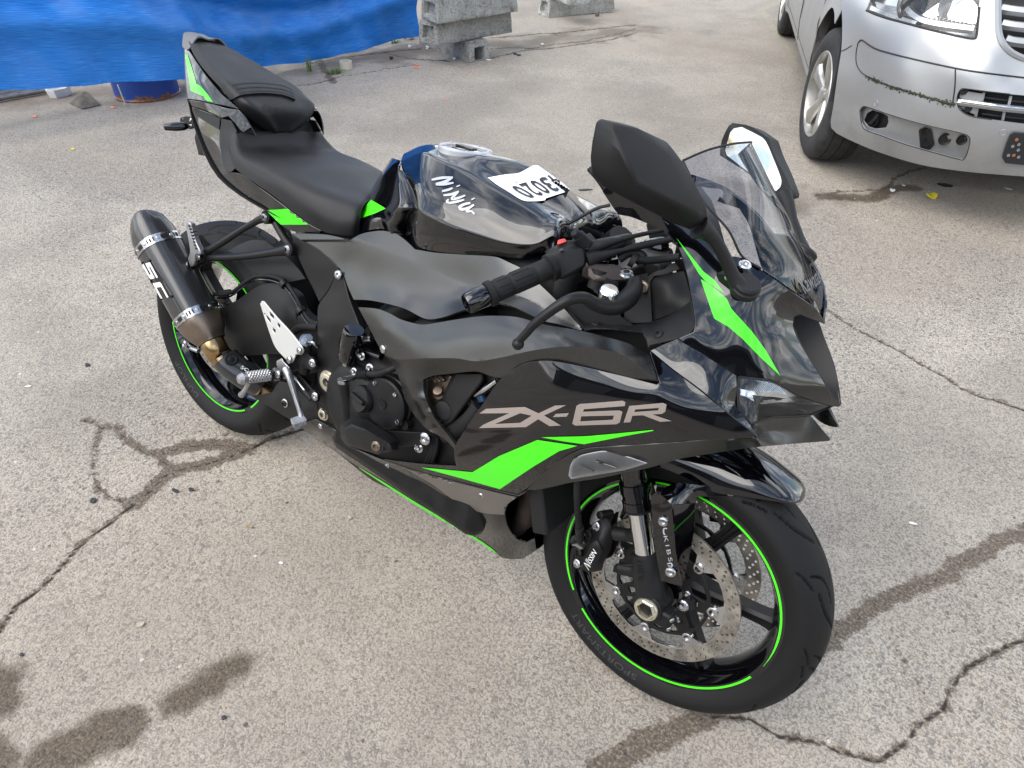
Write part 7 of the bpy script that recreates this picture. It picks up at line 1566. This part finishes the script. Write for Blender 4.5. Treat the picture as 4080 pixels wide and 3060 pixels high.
# weeds
def weed(fr, a, b, n, hgt, spread, label, mm='leaf'):
    p = G(fr, a, b); e = empty('weed', tuple(p)); tag(e, label, 'weed', None); vs, fs = [], []
    r_ = random.Random(int(a+b))
    for k in range(n):
        an = r_.uniform(0, 6.28); ln = hgt*r_.uniform(.5, 1.1); w_ = .004*r_.uniform(.7, 1.4); x0, y0 = r_.gauss(0, spread*.35), r_.gauss(0, spread*.35); bx, by = math.cos(an)*spread*r_.uniform(.2, 1), math.sin(an)*spread*r_.uniform(.2, 1); px_, py_ = -math.sin(an)*w_, math.cos(an)*w_; k0 = len(vs)
        for t_ in (0, .4, .75, 1): vs += [(x0+bx*t_*t_-px_*(1-t_), y0+by*t_*t_-py_*(1-t_), ln*(t_-.25*t_*t_)), (x0+bx*t_*t_+px_*(1-t_), y0+by*t_*t_+py_*(1-t_), ln*(t_-.25*t_*t_)+.0005)]
        fs += [(k0+2*j, k0+2*j+1, k0+2*j+3, k0+2*j+2) for j in range(3)]
    o = link('blades', vs, fs, mm, e, smooth=False); return e
weed('h', 1235, 268, 90, .05, .075, 'low tuft of grass in the crack by the tape roll'); weed('h', 1140, 262, 26, .16, .03, 'thin upright weed against the tarpaulin foot'); weed('h', 1450, 158, 40, .05, .06, 'small green tuft between tarpaulin and concrete stack')
# ------------------------------------------------------------------ yard building behind the camera (mirrored in the paint)
yb = empty('yard_building', (4.9, -9.0, 0)); tag(yb, 'dark clad yard building across the lot', 'building'); yb.rotation_euler = (0, 0, R(22))
mat('cladding', (.055, .058, .062), .6, vary=(2, .7, 1.3, .05)); mat('shutter', (.16, .16, .165), .5)
box('wall', V(0, 0, 1.4), (V(1, 0, 0), V(0, 1, 0), V(0, 0, 1)), (26, .3, 2.8), 'cladding', yb, bevel=.02); box('roof', V(0, -2, 2.93), (V(1, 0, 0), V(0, 1, .08), V(0, -.08, 1)), (26.6, 5, .2), 'cladding', yb, bevel=.02)
for x_ in (-8, -2.5, 3, 8.5): box('shutter', V(x_, .18, 1.2), (V(1, 0, 0), V(0, 1, 0), V(0, 0, 1)), (3.2, .08, 2.4), 'shutter', yb, bevel=.01)
# ------------------------------------------------------------------ silver van
VO = V(.76, 3.52, 0); VN = unit(V(.38, -.925, 0)); VL = V(-VN[1], VN[0], 0)
van = empty('parked_van', tuple(VO)); tag(van, 'silver van with an empty fog lamp bay and mossy bumper seam', 'van')
def w3(a, b, s):
    d = dirw(*px('g', a, b)); P = CAM_LOC+d*((s-(CAM_LOC-VO)@VN)/(d@VN)); P = P-VO
    return P+VL*(.765-P@VL) if a >= 2455 else P
class _W: pass
def vp(s, t_, z): return VN*s+VL*t_+V(0, 0, z)
CAMV = CAM_LOC-VO
m = mat('van_silver', (.36, .367, .374), .44, metal=.55, coat=.25, coat_r=.12, vary=(4, .92, 1.06, .05)); t = m.node_tree; b = t.nodes['Principled BSDF']; tcg = n_('ShaderNodeTexCoord'); OC = tcg.outputs['Object']
spk = vor(55); s2 = n_('ShaderNodeSeparateColor'); lk(spk.outputs['Color'], s2.inputs[0]); km = mth('MULTIPLY', mth('LESS_THAN', spk.outputs['Distance'], mth('MULTIPLY', s2.outputs[0], .16)), mth('GREATER_THAN', s2.outputs[1], .6)); sz = n_('ShaderNodeSeparateXYZ'); lk(OC, sz.inputs[0]); low = mth('SUBTRACT', 1., mth('DIVIDE', sz.outputs[2], .62), True); km = mth('MULTIPLY', mth('MULTIPLY', km, low), 1.0)
base_ = mixc(mth('MULTIPLY', ramp(noise(6, 6, .7), [(.45, (0, 0, 0)), (.75, (1, 1, 1))]), mth('MULTIPLY', low, .85)), (.36, .367, .374), (.20, .185, .16)); lk(mixc(km, base_, (.10, .09, .07)), b.inputs['Base Color'])
mat('van_tyre', (.017, .017, .018), .75, bump=(300, .4, .001), vary=(20, .7, 2.2, .05)); mat('van_alloy', (.50, .49, .46), .35, metal=.8, vary=(12, .7, 1.1, .08)); mat('moss', (.035, .04, .014), .9); mat('vanblack', (.012, .012, .013), .5); mat('greymesh', (.30, .305, .31), .5, metal=.5); mat('platebk', (.02, .022, .025), .35)
def vpanel(name, outline, ctrl, m, th=.004, holes=(), key=None, bevel=.0015, parent=van, h=None, corner=32):
    s_ = FR['g'][2]; h = h or 22/s_; C = [p for p in list(outline)+list(ctrl) if len(p) == 3]; ev = tps(C) 
    ol = smooth_outline(outline, h*.7, corner); hs = [smooth_outline(q_, h*.4, corner) for q_ in holes]; v2, f = tri2d(ol, hs, h); S_ = ev(v2); v = np.array([w3(a, b_, s__) for (a, b_), s__ in zip(v2, S_)])
    if key: VBV[key] = (v, f, ev)
    vv, ff = shell(v, f, th, CAMV); return link(name, vv, ff, m, parent, bevel=bevel)
VBV = {}
hl_o = [(925, 78), (960, -30), (1050, -210), (1880, -210), (1845, 60), (1832, 200), (1822, 290), (1800, 312), (1700, 296), (1550, 262), (1400, 225), (1250, 185), (1100, 145), (1000, 112)]
fog_o = [(872, 905), (892, 875), (930, 872), (1100, 930), (1300, 990), (1500, 1040), (1700, 1085), (1755, 1108), (1772, 1150), (1745, 1260), (1715, 1302), (1680, 1300), (1500, 1252), (1250, 1180), (1050, 1108), (920, 1060), (885, 1000)]
lgr_o = [(1668, 790), (1692, 735), (1730, 722), (1900, 745), (2100, 768), (2476, 800), (2476, 1040), (2200, 1010), (1950, 978), (1800, 955), (1720, 920), (1675, 870)]
gr_o = [(2008, -150), (2476, -150), (2476, 470), (2250, 470), (2160, 445), (2090, 400), (2035, 330), (2008, 230)]
pl_o = [(2035, 1290), (2070, 1180), (2105, 1100), (2135, 1085), (2476, 1115), (2476, 1375), (2060, 1332)]
body_o = [(748, -260, .22), (742, -120, .29), (726, 30, .33), (729, 200, .37), (722, 400, .40), (692, 600, .41), (658, 850, .40), (634, 1000, .38), (640, 1045, .38), (680, 1085, .40), (780, 1138, .43), (1000, 1232, .58), (1350, 1340, .74), (1700, 1396, .83), (2100, 1432, .88), (2476, 1456, .90), (2476, -260, .66)]
body_c = [(925, 80, .44), (890, 340, .47), (850, 480, .46), (900, 600, .50), (850, 880, .48), (1000, 1100, .62), (1400, 1000, .80), (1400, 780, .785), (1400, 640, .765), (1400, 480, .735), (1400, 330, .70), (1820, 310, .76), (1820, 0, .68), (1650, 560, .825), (1640, 850, .85), (2100, 640, .865), (2100, 700, .885), (2100, 1060, .925), (1750, 1320, .86), (2000, 1380, .885), (1200, 560, .685), (1200, 740, .71), (1000, 20, .44), (1400, 0, .58), (1950, 500, .845), (1100, 1240, .66)]
vpanel('front_body', body_o, body_c, 'van_silver', th=.006, holes=[hl_o[:1]+[(945, 20), (1040, -200)]+[(1872, -200)]+hl_o[4:], fog_o, [(p[0] if p[0] < 2390 else 2462, p[1]) for p in lgr_o], [(2008, -140), (2462, -140), (2462, 470)]+gr_o[3:], ], key='front')
EV = VBV['front'][2]
def sv_(a, b): return float(EV(np.array([[a, b]]))[0])
def on_van(a, b, off=.0): return w3(a, b, sv_(a, b)+off)
def vline(name, pts, r_, m, off=.001, n=6): P = cat_rom(np.array(pts, float), n); return tube(name, [on_van(a, b, off) for a, b in P], r_, m, van, seg=6, smooth_path=False)
def vinset(name, o, off, m, holes=(), th=.003, par=van, h=None, grow=0.): 
    c_ = np.mean(np.array([p[:2] for p in o]), 0); return vpanel(name, [(c_[0]+(p[0]-c_[0])*(1+grow), c_[1]+(p[1]-c_[1])*(1+grow), sv_(p[0], p[1])+off) for p in o], [], m, th=th, holes=holes, parent=par, h=h)
# panel gaps
vline('gap', [(862, 345), (890, 328), (960, 375), (1050, 415), (1300, 480), (1650, 556), (1900, 596), (2350, 650)], .0035, 'vanblack')
vline('gap', [(1652, 560), (1648, 700), (1630, 845)], .0025, 'vanblack'); vline('gap', [(858, 348), (842, 430), (845, 520), (880, 585), (930, 622)], .0022, 'vanblack'); vline('gap', [(720, 418), (760, 400), (805, 372)], .0022, 'vanblack')
vline('gap', [(930, 622), (1100, 695), (1300, 755), (1500, 815), (1640, 850)], .0032, 'vanblack')
# moss and grime along the seam
ms, mf = [], []; rm_ = random.Random(3); P = cat_rom(np.array([(930, 622), (1100, 695), (1300, 755), (1500, 815), (1640, 850)], float), 40)
for k in range(420):
    i = rm_.randrange(len(P)); a, b_ = P[i]+np.array([rm_.gauss(0, 9), rm_.gauss(4, 8)*(1.6 if rm_.random() < .2 else .7)]); c_ = on_van(a, b_, .001); r_ = rm_.uniform(.0012, .0046); k0 = len(ms)
    for j in range(5): an = 2*math.pi*j/5+rm_.random(); ms.append(c_+VL*math.cos(an)*r_*1.3+V(0, 0, math.sin(an)*r_)+VN*.0005)
    ms.append(c_+VN*r_*.8); mf += [(k0+j, k0+(j+1) % 5, k0+5) for j in range(5)]
tag(link('moss', ms, mf, 'moss', van, smooth=False), kind='stuff')
# fog lamp bay: dish with an open hole, three round sockets
fogb = vinset('fog_bay', fog_o, -.045, 'van_silver', holes=[[(905, 985), (930, 925), (975, 900), (1060, 925), (1100, 950), (1105, 1000), (1085, 1040), (1000, 1048), (940, 1030)]], grow=.03)
vinset('bay_depth', fog_o, -.10, 'vanblack', grow=.05)
fo_ = np.array(fog_o, float); fv = []
for k in range(2): fv += [w3(a, b_, sv_(a, b_)-(.0005 if k == 0 else .048)) for a, b_ in smooth_outline(fog_o, 30)]
nn = len(fv)//2; link('bay_wall', fv, grid_faces(2, nn, wrap_c=True), 'van_silver', van)
vline('bay_edge', fog_o+[fog_o[0]], .0022, 'vanblack', off=-.001, n=4)
tube('loose_cable', [w3(930, 1030, sv_(930, 1000)-.06), w3(980, 990, sv_(980, 990)-.05), w3(1030, 930, sv_(1030, 930)-.07)], .009, 'vanblack', van); tube('loose_cable', [w3(960, 1040, sv_(960, 1000)-.06), w3(1015, 1005, sv_(980, 990)-.045), w3(1020, 930, sv_(1030, 930)-.07)], .005, 'vanblack', van)
def ring(a, b_, r_, m='vanblack', dep=.035, off=-.043):
    lathe('socket', [(0, r_), (.004, r_), (.006, r_*.94), (.002, r_*.66), (-dep, r_*.6), (-dep, 0)], w3(a, b_, sv_(a, b_)+off), VN, m, van, seg=28)
ring(1565, 1135, .027); ring(1702, 1143, .022)
hull('double_socket', [w3(a, b_, sv_(a, b_)+o_) for a, b_ in ((1352, 1060), (1400, 1038), (1455, 1062), (1480, 1180), (1440, 1225), (1365, 1205)) for o_ in (-.05, -.036)], 'vanblack', van, bevel=.004)
for a, b_ in ((1405, 1078), (1415, 1165)): lathe('socket_mouth', [(0, .017), (.003, .0165), (.002, .013), (-.001, .012), (-.001, 0)], w3(a, b_, sv_(a, b_)-.034), VN, 'plastic', van, seg=24)
def van_n(a, b_):
    p = on_van(a, b_); n__ = unit(np.cross(on_van(a+15, b_)-p, on_van(a, b_+15)-p)); return n__ if n__@(CAMV-p) > 0 else -n__
# parking sensors
for a, b_ in ((1005, 840), (2043, 1080)): lathe('parking_sensor', [(-.002, .0135), (.0005, .0135), (.0012, .0125), (.0002, .0115), (.0006, .0085), (.0006, 0)], on_van(a, b_, .0012), van_n(a, b_), 'van_silver', van, seg=24)
# lower grille: mesh corners, dark openings, bright bar
vinset('lower_grille_back', lgr_o, -.06, 'vanblack', grow=.04)
for (x0, y0, x1, y1, off) in ((1705, 745, 1890, 765, 0), (1680, 862, 1830, 885, 0)):
    pts = [(x0-18, y0+20), (x0, y0-5), (x1, y0+22), (x1-25, y0+88), (x0+8, y0+62), (x0-20, y0+55)] if y0 < 800 else [(x0-10, y0-5), (x0+20, y0-15), (x1, y0+8), (x1-18, y0+75), (x0+60, y0+45), (x0+12, y0+20)]
    vpanel('grille_corner', [(a, b_, sv_(a, b_)-.018) for a, b_ in pts], [], 'greymesh', th=.004)
for a, b_ in ((1722, 742), (1758, 885)): lathe('grille_hole', [(.001, .016), (.0025, .0155), (.002, 0)], w3(a, b_, sv_(a, b_)-.014), VN, 'vanblack', van, seg=22)
vline('grille_bar', [(1668, 830), (1760, 842), (1900, 862), (2100, 888), (2462, 922)], .014, 'van_silver', off=-.012); vline('grille_bar_trim', [(1700, 822), (1900, 850), (2100, 876), (2462, 908)], .005, 'chrome', off=.002)
for x_ in (1885, 2105, 2330): vline('grille_bar', [(x_, 755+(x_-1885)*.13), (x_-10, 800+(x_-1885)*.13), (x_-22, 845+(x_-1885)*.13)], .006, 'greymesh', off=-.022)
for x_ in (1835, 2055, 2290): vline('grille_bar', [(x_, 868+(x_-1835)*.13), (x_-8, 905+(x_-1835)*.13), (x_-18, 955+(x_-1835)*.13)], .006, 'greymesh', off=-.022)
for y_ in (795, 930): vline('grille_slat', [(1870, y_), (2100, y_+30), (2462, y_+66)], .005, 'vanblack', off=-.035)
vline('grille_edge', [(p[0], p[1]) for p in lgr_o[8:]+lgr_o[:5]], .003, 'vanblack', off=-.002)
# main grille slats and frame
vinset('grille_back', gr_o, -.09, 'vanblack', grow=.06)
for k, y_ in enumerate((70, 195, 322)):
    x0 = (2022, 2030, 2062)[k]; vline('grille_slat', [(x0, y_), (2150, y_+20), (2462, y_+52)], .020, 'van_silver', off=-.035)
vline('grille_frame', [(2003, -90), (2003, 100), (2005, 235), (2030, 335), (2085, 408), (2160, 455), (2250, 482), (2462, 492)], .012, 'van_silver', off=.002)
# number plate carrier with dirt and rust spots
vpanel('plate_carrier', [(a, b_, sv_(a, b_)+.016) for a, b_ in pl_o], [], 'platebk', th=.010, bevel=.003)
mat('rustspot', (.35, .13, .05), .7)
for a, b_, m_ in ((2152, 1140, 'rustspot'), (2128, 1268, 'rustspot'), (2170, 1180, 'greymesh'), (2085, 1268, 'greymesh'), (2168, 1282, 'greymesh'), (2120, 1195, 'greymesh'), (2165, 1225, 'greymesh')): lathe('screw_hole', [(0, .0065), (.002, .006), (.002, .003), (0, .0025), (0, 0)], w3(a, b_, sv_(a, b_)+.0165), VN, m_, van, seg=10)
# headlight
vinset('headlight_bowl', hl_o, -.09, 'silverref', grow=.03)
cs = mat('hl_chrome', (.50, .51, .52), .26, metal=1, vary=(16, .6, 1.15, .08))
hlx = lambda a, b_, o_: w3(a, b_, sv_(a, b_)+o_)
lathe('projector', [(.0, .105), (.012, .104), (.02, .095), (-.02, .072), (-.03, .070), (-.03, .060), (-.022, .058), (-.016, .035), (-.012, 0)], hlx(1390, 20, -.055), VN, 'hl_chrome', van, seg=48)
lathe('projector_lens', [(-.03, .0), (-.03, .052), (-.008, .040), (.002, .022), (.004, 0)], hlx(1390, 20, -.055), VN, 'lens', van, seg=32)
lathe('second_bowl', [(-.05, .02), (-.03, .05), (.0, .075), (.004, .080), (.0, .084)], hlx(1690, 40, -.06), VN, 'hl_chrome', van, seg=40, caps=False)
for k in range(10): lathe('diode_cup', [(-.006, .004), (.0, .0105), (.002, .0115), (.001, .0125)], hlx(1500+k*33, 160+k*8-abs(k-3)*2, -.028), VN, 'hl_chrome', van, seg=14, caps=False)
vline('strip_reflector', [(1230, 30), (1290, 110), (1380, 170), (1500, 200), (1650, 222), (1800, 240)], .020, 'hl_chrome', off=-.045); vline('strip_reflector', [(960, 70), (1080, 120), (1200, 160), (1340, 200)], .016, 'hl_chrome', off=-.04)
for k in range(9): vline('ribbed_reflector', [(1000+k*4, 20+k*12), (1100, 50+k*12), (1220, 70+k*12)], .0045, 'hl_chrome', off=-.035)
vline('headlight_seal', [(925, 82), (1000, 116), (1100, 149), (1250, 189), (1400, 229), (1550, 266), (1700, 300), (1800, 316), (1824, 292), (1834, 200), (1847, 60)], .005, 'vanblack', off=0)
vpanel('headlight_lens', [(a, b_, sv_(a, b_)+.001) for a, b_ in hl_o], [], 'clearlens', th=0, bevel=0)
# the van's left half mirrors its right half
for o_ in list(van.children):
    if o_.type != 'MESH': continue
    me_ = o_.data.copy(); H = Matrix(((1-2*VL[0]*VL[0], -2*VL[0]*VL[1], 0, 2*.765*VL[0]), (-2*VL[0]*VL[1], 1-2*VL[1]*VL[1], 0, 2*.765*VL[1]), (0, 0, 1, 0), (0, 0, 0, 1)))
    me_.transform(H); me_.flip_normals(); c_ = bpy.data.objects.new(o_.name.split('.')[0], me_); col.objects.link(c_); c_.parent = van
    for md in o_.modifiers:
        b_ = c_.modifiers.new('bevel', 'BEVEL'); b_.width = md.width; b_.segments = md.segments; b_.limit_method = 'ANGLE'; b_.angle_limit = md.angle_limit
# emblem-less bonnet, cab and load space (mostly out of the picture)
vt = -.185; W2 = .765
def section(pts, m, name): 
    rows = [[vp(s_, W2-w_, z_) for (s_, w_, z_) in r_] for r_ in pts]; return rows
side_o = []
def arch(s0, r_, n=14): return [(s0+r_*math.cos(math.pi*k/n), .345+r_*math.sin(math.pi*k/n)*1.06) for k in range(n+1)]
prof = [(.30, .36), (.385, .345)]
poly = [(.405, .30)]+[(.405, .345)]
f_arch = arch(0, .395)
r_arch = arch(-3.25, .395)
so2 = [(.24, 1.0), (.24, .86)]+[q_ for q_ in f_arch if q_[0] < .20]+[(-.42, .27), (-2.83, .27)]+r_arch+[(-3.70, .27), (-4.15, .35), (-4.2, 1.1), (-4.0, 1.95), (-1.2, 1.97), (-.35, 1.25), (.20, 1.12)]
v2, f = tri2d(np.array(smooth_outline(so2, .12, 20)), [], .12)
def bulge(s_, z_):
    o_ = 0
    for s0 in (0, -3.25):
        d_ = math.hypot(s_-s0, (z_-.345)/1.06); o_ += .022*math.exp(-((d_-.40)/.06)**2)
    tp_ = -.10*max(0, z_-1.0)-.03*max(0, .42-z_)/.2
    nose = -.10*max(0, (s_-.25)/.17)**2 if s_ > .25 else 0
    return o_+tp_+nose+.012*math.exp(-((z_-.62)/.05)**2)
for sd_ in (-1, 1):
    v = np.array([vp(s_, W2+sd_*(.945+bulge(s_, z_)), z_) for s_, z_ in v2]); vv, ff = shell(v, f, .004, vp(-2, W2+sd_*8, 1)); link('body_side', vv, ff, 'van_silver', van, bevel=.001)
def sline(pts, m='vanblack', r_=.003): tube('door_gap', [vp(s_, W2-(.946+bulge(s_, z_)), z_) for s_, z_ in cat_rom(np.array(pts, float), 5)], r_, m, van, seg=6, smooth_path=False)
sline([(-.50, .30), (-.50, .6), (-.47, 1.1), (-.45, 1.5)]); sline([(-1.55, .30), (-1.55, 1.0), (-1.55, 1.8)]); sline([(-.52, .33), (-1.2, .33), (-2.8, .33)], r_=.002); sline([(-2.75, .34), (-2.75, 1.2), (-2.75, 1.8)])
rf = [[vp(.405, W2-.80, .95), vp(.42, W2, 1.0), vp(.405, W2+.80, .95)], [vp(.20, W2-.88, 1.12), vp(.24, W2, 1.18), vp(.20, W2+.88, 1.12)], [vp(-.35, W2-.86, 1.25), vp(-.33, W2, 1.30), vp(-.35, W2+.86, 1.25)]]
grid_panel('bonnet', rf, 'van_silver', van, n=(5, 6), th=.004, towards=V(0, 0, 9))
rf = [[vp(-.35, W2-.84, 1.26), vp(-.31, W2, 1.31), vp(-.35, W2+.84, 1.26)], [vp(-1.2, W2-.74, 1.95), vp(-1.15, W2, 1.97), vp(-1.2, W2+.74, 1.95)]]
grid_panel('windscreen', rf, 'gloss', van, n=(5, 6), th=.004, towards=V(2, -6, 4))
rf = [[vp(-1.2, W2-.80, 1.95), vp(-1.15, W2, 2.0), vp(-1.2, W2+.80, 1.95)], [vp(-4.1, W2-.80, 1.93), vp(-4.1, W2, 1.98), vp(-4.1, W2+.80, 1.93)]]
grid_panel('roof', rf, 'van_silver', van, n=(5, 6), th=.004, towards=V(0, 0, 9))
box('underbody', vp(-1.8, W2, .42), (VN, VL, V(0, 0, 1)), (4.3, 1.5, .30), 'vanblack', van, bevel=.03); box('rear_body', vp(-4.12, W2, 1.1), (VN, VL, V(0, 0, 1)), (.10, 1.80, 1.5), 'van_silver', van, bevel=.03)
for s0 in (0, -3.25):
    for sd_ in (-1, 1):      # wheel arch liners
        rows = [[vp(s0+.385*math.cos(a), W2+sd_*(.925-d_), .345+.40*math.sin(a)) for d_ in (0, .28)] for a in np.linspace(.15, math.pi, 9)]
        grid_panel('arch_liner', rows, 'vanblack', van, n=(2, 2), th=.003)
        st_a = R(-7) if s0 == 0 else 0
        ctr_ = vp(s0, W2+sd_*.825, .338); ax_ = VL*math.cos(st_a)+VN*math.sin(st_a); ax_ = ax_*sd_
        wh = empty('wheel', (0, 0, 0), van)
        lathe('tyre', [(-.105, .215), (-.112, .235), (-.115, .27), (-.108, .305), (-.095, .325), (-.085, .332), (-.060, .336), (-.058, .331), (-.052, .331), (-.050, .337), (-.004, .339), (-.002, .333), (.002, .333), (.004, .339), (.050, .337), (.052, .331), (.058, .331), (.060, .336), (.085, .332), (.095, .325), (.108, .305), (.115, .27), (.112, .235), (.105, .215)], ctr_, ax_, 'van_tyre', wh, seg=96, caps=False)
        lathe('rim', [(.108, .222), (.112, .219), (.110, .212), (.085, .205), (-.10, .20)], ctr_, ax_, 'van_alloy', wh, seg=64, caps=False)
        lathe('brake_drum', [(.02, 0), (.02, .14), (-.04, .14), (-.04, 0)], ctr_, ax_, 'rust', wh, seg=36)
        wx, wy, wz = frame_of(ax_)
        for k in range(5):
            a = 2*math.pi*k/5+.25; d_ = math.cos(a)*wx+math.sin(a)*wy; t__ = np.cross(wz, d_); rows = []
            for r_, wd, z_ in ((.03, .030, .075), (.08, .030, .085), (.14, .036, .095), (.19, .052, .100), (.214, .070, .098)):
                rows.append([ctr_+d_*r_-t__*wd+wz*(z_-.022), ctr_+d_*r_-t__*wd*.7+wz*z_, ctr_+d_*r_+wz*(z_+.004), ctr_+d_*r_+t__*wd*.7+wz*z_, ctr_+d_*r_+t__*wd+wz*(z_-.022)])
            grid_panel('spoke', rows, 'van_alloy', wh, n=(4, 3), th=.004, towards=ctr_+wz*3)
        lathe('hub_cap', [(.06, .045), (.088, .042), (.094, .034), (.096, 0)], ctr_, ax_, 'van_alloy', wh, seg=28)
# ------------------------------------------------------------------ lot label paper on the tank
Q_ = lambda a, b: (a, b)
hk = hitter(['tank'])
mm_o = [(345, 322), (520, 290), (640, 272), (790, 258), (900, 205), (1010, 145), (1080, 142), (1210, 235), (1330, 320), (1440, 400), (1560, 512), (1400, 560), (1200, 625), (1185, 655), (1060, 668), (900, 665), (800, 625), (700, 560), (620, 510), (480, 425)]
ctrlp = []
for a, b_ in mm_o+[(800, 400), (1000, 350), (1200, 450), (900, 550), (600, 380), (1100, 560)]:
    p = hk(*px('q', a, b_), 0)
    ctrlp.append((a, b_, None if p is None else -p[1]))
pap_c = [c_ for c_ in ctrlp if c_[2] is not None]
# the sheet bridges the hollows of the tank: take the tank surface, smooth it and lift it a little
evp = tps(pap_c)
A_ = np.c_[[(c_[0], c_[1], 1) for c_ in pap_c]]; cf = np.linalg.lstsq(A_, np.array([c_[2] for c_ in pap_c]), rcond=None)[0]
ol = smooth_outline(mm_o, 26); v2, f = tri2d(ol, [], 26)
paper = empty('lot_label', (0, 0, 0)); paper.rotation_euler = bike.rotation_euler; tag(paper, 'white paper sheet with large black digits stuck on the tank', 'paper')
pv_ = []
for a, b_ in v2:
    p = hk(*px('q', a, b_), .004); q_ = T('q', a, b_, float(np.array([a, b_, 1])@cf))
    if p is None: p = q_
    d_ = unit(dirb(*px('q', a, b_))); r1_ = np.linalg.norm(p-CAMB); r2_ = np.linalg.norm(q_-CAMB); rr_ = min(r1_, r1_*.55+r2_*.45) if abs(r2_-r1_) < .08 else r1_
    pv_.append(CAMB+d_*(rr_-.002))
BV['paper'] = (np.array(pv_), f)
vv, ff = shell(np.array(pv_), f, .0004, CAMB); link('sheet', vv, ff, 'paper', paper, angle=60)
pq = [np.array(q_, float) for q_ in ((1318, 272), (640, 478), (955, 646), (1530, 478))]
for k, ch_ in enumerate('43020'):
    l0, l1 = k/5+.015, (k+1)/5-.02
    text_decal('printed_digit', ch_, [tuple(pq[0]*(1-l0)+pq[1]*l0), tuple(pq[0]*(1-l1)+pq[1]*l1), tuple(pq[3]*(1-l1)+pq[2]*l1), tuple(pq[3]*(1-l0)+pq[2]*l0)], ['paper'], 'ink', paper, fr='q', off=.0018, bold=.02, cuts=3)
strokes('pen_cross', [(4, [(755, 360), (768, 420)]), (4, [(710, 385), (795, 402)])], ['paper'], 'ink', paper, 'q', 5)
text_decal('vin_line', 'VIN: 020501', [(828, 298), (640, 340), (648, 352), (830, 318)], ['paper'], 'ink', paper, fr='q', off=.001)
